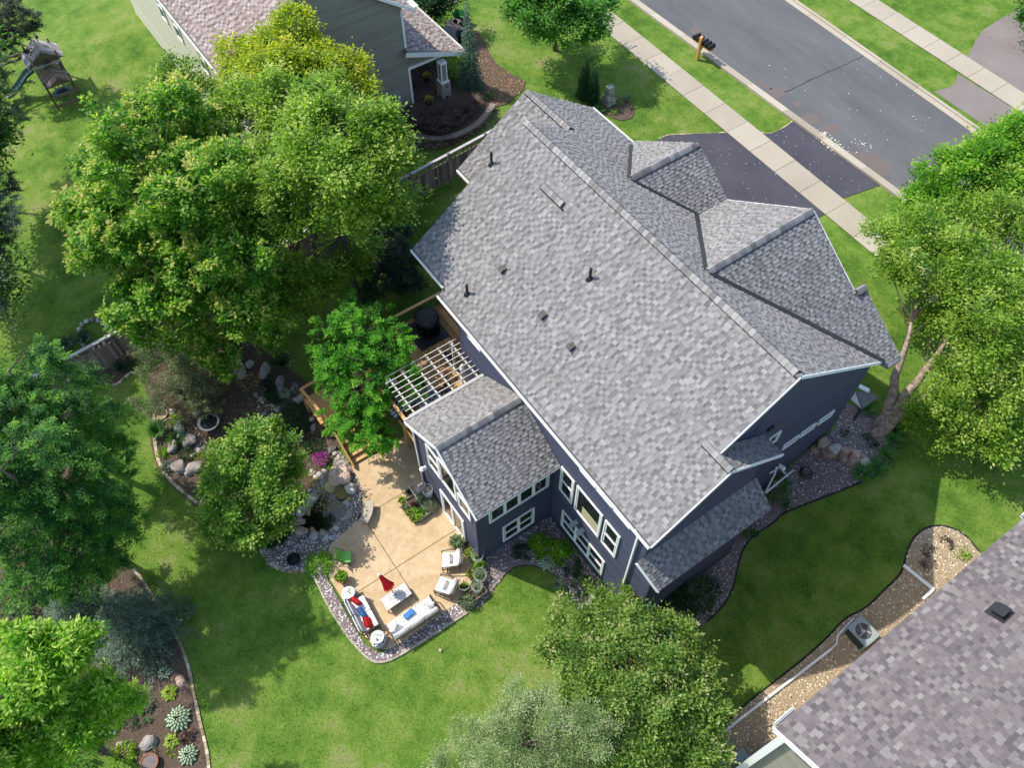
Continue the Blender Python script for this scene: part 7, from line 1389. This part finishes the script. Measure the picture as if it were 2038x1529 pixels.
rock((-11.65, -8.88, 0.12), .66, 'big brown grey boulder nearest the yellow edging', tone=.3, asp=1.15, group=GB); rock((-11.30, -8.41, 0.1), .62, 'big split boulder right of the brown grey one', tone=.55, asp=1.2, rz=1.4, group=GB); rock((-10.53, -7.66, 0.05), .6, 'pale boulder peeping from under the dogwood', tone=.85, asp=1.5, rz=-.3, group=GB); rock((-12.85, -8.72, 0.23), .5, 'grey boulder below the taller daylily', tone=.5, asp=1.4, rz=-.7, group=GB); rock((-12.66, -7.94, 0.24), .56, 'grey upright boulder on the tan rill', tone=.5, rz=1.3, group=GB); rock((-13.49, -8.09, 0.32), .5, 'sunlit pale stone above the grey boulders', tone=.9, asp=1.5, rz=-.5, group=GB); rock((-15.04, -8.18, 0.47), .28, 'small white stone under the bushy pine', tone=1, group=GB); rock((-14.53, -7.96, 0.43), .3, 'white stone right of the half buried pots', tone=1, group=GB); rock((-13.78, -7.04, 0.4), .3, 'pale stone behind the bird bath', tone=.7, group=GB); rock((-9.63, -8.52, 0.01), .4, 'pinkish boulder on the sunny edging under the dogwood', 'redrock', tone=.8, asp=1.7, group=GB); rock((-8.58, -2.63, 0), .38, 'dark boulder beside the steps', tone=.05, group=GB); rock((-10.56, -2.65, 0.09), .26, 'pinkish stone at the locust edge', 'redrock', tone=.8, group=GB); rock((-10.13, -2.78, 0.05), .28, 'greenish grey stone at the locust edge', tone=.5, group=GB)
for i, (x, y) in enumerate(((0, 0),)): pass
for q, r, lb in (((-12.11, -5.62, 0.24), .28, 'reddish cobble left in the row above the dogwood'), ((-12.00, -5.28, 0.23), .26, 'reddish cobble second in the row above the dogwood'), ((-11.88, -4.86, 0.22), .26, 'reddish cobble third in the row above the dogwood')): rock(q, r, lb, 'redrock', tone=.4, group='row of reddish cobbles', name='cobble')
CB = 'loose cobbles in the garden bed'
for q in ((-12.27, -7.68, 0.21), (-12.04, -7.51, 0.19), (-12.04, -7.79, 0.18), (-11.66, -7.44, 0.15), (-11.27, -7.93, 0.11), (-11.02, -7.83, 0.09), (-13.16, -4.3, 0.43), (-12.82, -4.18, 0.38), (-12.07, -4.44, 0.26), (-11.77, -4.34, 0.22), (-11.89, -3.82, 0.25), (-12.25, -3.89, 0.3), (-11.22, -3.97, 0.15), (-8.01, -2.61, 0), (-7.73, -2.56, 0), (-7.55, -2.46, 0), (-8.31, -2.64, 0), (-10.97, -8.37, 0.08), (-13.03, -7.86, 0.28), (-11.94, -8.14, 0.16)):
    rock(q, random.uniform(.13, .2), 'rounded grey cobble scattered between the larger garden boulders', tone=random.uniform(.3, .9), group=CB, name='cobble', boxy=.1)
PB = 'boulders ringing the pond'
for x in (((-7.07, -3.06, 0), .86, 'largest tan boulder between pond head and patio', 'redrock', .75, 1.1, .7), ((-6.25, -2.94, 0), .55, 'creamy boulder beside the patio edge', 'rock', 1.0, 1.1, .6), ((-6.87, -3.6, 0), .48, 'yellow green mossy boulder at the pond head', 'mossrock', .9, 1.1, .7), ((-6.31, -3.37, 0), .52, 'dull mossy boulder under the creamy one', 'mossrock', .3, 1.2, .6), ((-7.71, -3.46, 0), .3, 'beige rounded stone above the pond head', 'rock', .8, 1.1, .7), ((-7.56, -3.74, 0), .31, 'beige rounded stone at the waterfall lip', 'rock', .85, 1.1, .7), ((-7.53, -3.18, 0), .26, 'bluish round stone left of the largest boulder', 'rock', .45, 1.1, .7), ((-7.78, -3.76, 0), .24, 'pale stone under the dogwood at the waterfall', 'rock', .9, 1.1, .7), ((-7.1, -4.06, 0), .2, 'small mossy stone in the pond head', 'mossrock', .8, 1.1, .7), ((-6.87, -4.21, 0), .24, 'mossy stone half in the water', 'mossrock', .5, 1.1, .7), ((-6.83, -4.63, 0), .5, 'white streaked rock at the left pond shore', 'rock', 1.0, 1.3, .6), ((-6.7, -5.16, 0), .55, 'pale upright rock at the dogwood side of the pond', 'rock', .9, 1.5, .6), ((-6.16, -5.68, 0), .42, 'orange brown long rock on the left shore', 'redrock', .6, 1.6, .6), ((-6.35, -5.88, 0), .42, 'dark blue grey rock below the dogwood', 'rock', .0, 1.2, .6), ((-5.66, -5.67, 0), .46, 'orange tinted boulder on the lower shore', 'redrock', .55, 1.3, .65), ((-5.15, -5.35, 0), .42, 'light grey boulder on the lower shore', 'rock', .7, 1.2, .65), ((-5.43, -5.62, 0), .25, 'small dark rock between the two lower shore boulders', 'rock', .05, 1.1, .6), ((-5.09, -4.94, 0), .3, 'orange rock at the lower right shore', 'redrock', .5, 1.3, .6), ((-4.83, -4.93, 0), .26, 'whitish flat rock in the gravel below the pond', 'rock', .95, 1.2, .5), ((-5.97, -6.11, 0), .38, 'dark rock in the shade below the blue grey one', 'rock', .0, 1.2, .6), ((-5.18, -3.58, 0), .36, 'grey flat rock on the right shore', 'rock', .45, 1.3, .5), ((-4.96, -3.8, 0), .3, 'bluish rock on the right shore', 'rock', .25, 1.2, .5), ((-4.88, -4.09, 0), .3, 'bluish flat rock lower on the right shore', 'rock', .25, 1.2, .5), ((-5.09, -3.83, 0), .26, 'pinkish rock on the right shore', 'redrock', .8, 1.2, .5), ((-6.71, -5.68, 0), .32, 'sunlit tan rock at the dogwood edge', 'redrock', .9, 1.2, .6), ((-6.44, -5, 0), .34, 'long mossy ledge rock on the left shore', 'mossrock', .8, 1.9, .5)):
    rock(x[0], x[1], x[2], x[3], x[6], x[5], x[4], group=PB)
CP = 'fist sized cobbles round the pond'
for q in ((-7.98, -3.91, 0), (-7.74, -3.93, 0), (-8.11, -3.97, 0), (-7.59, -4.06, 0), (-7.49, -3.4, 0), (-7.32, -3.54, 0), (-7.29, -3.81, 0), (-7.39, -4.21, 0), (-6.58, -3.32, 0), (-5.87, -3.25, 0), (-5.8, -3.42, 0), (-5.57, -3.72, 0), (-5.06, -4.15, 0), (-4.96, -4.34, 0), (-5.44, -5.27, 0), (-7.31, -4.05, 0), (-7.5, -3.54, 0), (-7.99, -4.1, 0), (-5.39, -3.42, 0), (-7.11, -3.85, 0)):
    rock(q, random.uniform(.13, .2), 'smooth fist sized cobble packed between the boulders of the pond shore', random.choice(('rock', 'rock', 'redrock', 'mossrock')), tone=random.uniform(.3, 1), group=CP, name='cobble', boxy=.05)
SB = 'boulders terracing the side slope'
for x in (((4.91, 14.96, 2.21), .52, 'tan boulder at the house end of the row', .55), ((5.4, 15.09, 2.26), .46, 'flat topped pale boulder second from the house', .8), ((5.75, 15.42, 2.36), .38, 'orange brown boulder in the upper middle of the row', .4), ((6.09, 15.59, 2.39), .45, 'grey boulder in the upper right of the row', .5), ((5.33, 14.76, 2.12), .58, 'wide brown boulder in the lower row', .15), ((5.84, 15.07, 2.26), .44, 'red brown boulder in the lower row middle', .2), ((6.27, 15.32, 2.34), .46, 'tan boulder in the lower row right', .4), ((6.64, 15.65, 2.39), .44, 'white boulder at the lawn end of the row', 1.0), ((4.87, 14.56, 2.02), .4, 'reddish boulder against the house wall', .35), ((6.34, 15.79, 2.4), .26, 'small grey stone behind the white boulder', .5), ((4.82, 12.64, 0.79), .34, 'tan boulder by the stepping stones', .7)):
    rock(x[0], x[1], x[2], 'rock' if x[3] > .75 else 'redrock', .75, 1.15, x[3], group=SB)
LBG = 'stones in the lower left bed'
rock((-2.71, -12.59, 0), .40, 'flat brown stone between two hostas', 'redrock', .5, 1.3, .5, rz=.3, group=LBG, boxy=.7); rock((-1.21, -14.48, 0), .55, 'big grey boulder with a pale vein', 'rock', .6, 1.1, .5, group=LBG); rock((-2.75, -16.11, 0), .26, 'small reddish stone under the bright tree', 'redrock', .7, 1.1, .3, group=LBG); rock((-1.8, -15.43, 0), .22, 'small pale stone by the yellow green shrub', 'rock', .6, 1.1, .8, group=LBG)
q = (-0.46, -14.70, 0); t = empty('garden_pot', (q[0], q[1], tz(q[0], q[1])), 'round brown pot of gravel at the bottom edge of the bed', 'pot'); mb = MB(); mb.lathe([(.24, 0), (.32, .26), (.34, .28), (.30, .28), (.28, .24), (.01, .24)], (0, 0, 0), 18, cap=False); mb.build('pot', M['terracotta'], t); mb = MB(); mb.lathe([(.29, .25), (.01, .26)], (0, 0, 0), 14, cap=False); mb.build('soil', M['gravelbed'], t)
for q, lb in (((-14.70, -8.49, 0.42), 'upper of two half buried terracotta rings by the edging'), ((-14.02, -8.35, 0.36), 'lower of two half buried terracotta rings by the edging')):
    mb = MB(); mb.lathe([(.30, 0), (.32, .12), (.28, .12), (.26, .03), (.01, .03)], (0, 0, 0), 18, cap=False); o = mb.build('buried_pot', M['edging']); o.location = (q[0], q[1], tz(q[0], q[1])); tag(o, lb, 'pot', 'half buried pots by the garden edging')
q = (-21.73, -12.73, 0.3); t = empty('plank', (*(-9, -16.72, 0.2)[:2], .2), 'old leaning wooden board in the shade between hemlock and bright tree', 'board', None, .9); mb = MB(); mb.box((0, 0, .5), (.9, .04, .16), M=Matrix.Rotation(.5, 3, 'Y')); mb.box((.1, .08, .45), (.8, .03, .12), M=Matrix.Rotation(.6, 3, 'Y')); mb.build('board', M['oldwood'], t)
mb = MB()
for k in range(16): a = k * math.pi / 8; x, y = (-21.20, -9.48, 0.49)[:2]; mb.blob((x + 1.0 * math.cos(a), y + .7 * math.sin(a), tz(x, y, .08)), (.17, .13, .1), k, .2, 1, random.random())
tag(mb.build('stone_ring', M['rock']), 'ring of small grey stones behind the fence', 'stone ring')
mb = MB(); x, y = (2.24, -3.45, 0)[:2]; mb.blob((x, y, .06), (.09, .07, .05), 5, .2, 1); tag(mb.build('lawn_stone', M['concrete']), 'small pale stone alone on the lower lawn', 'stone')
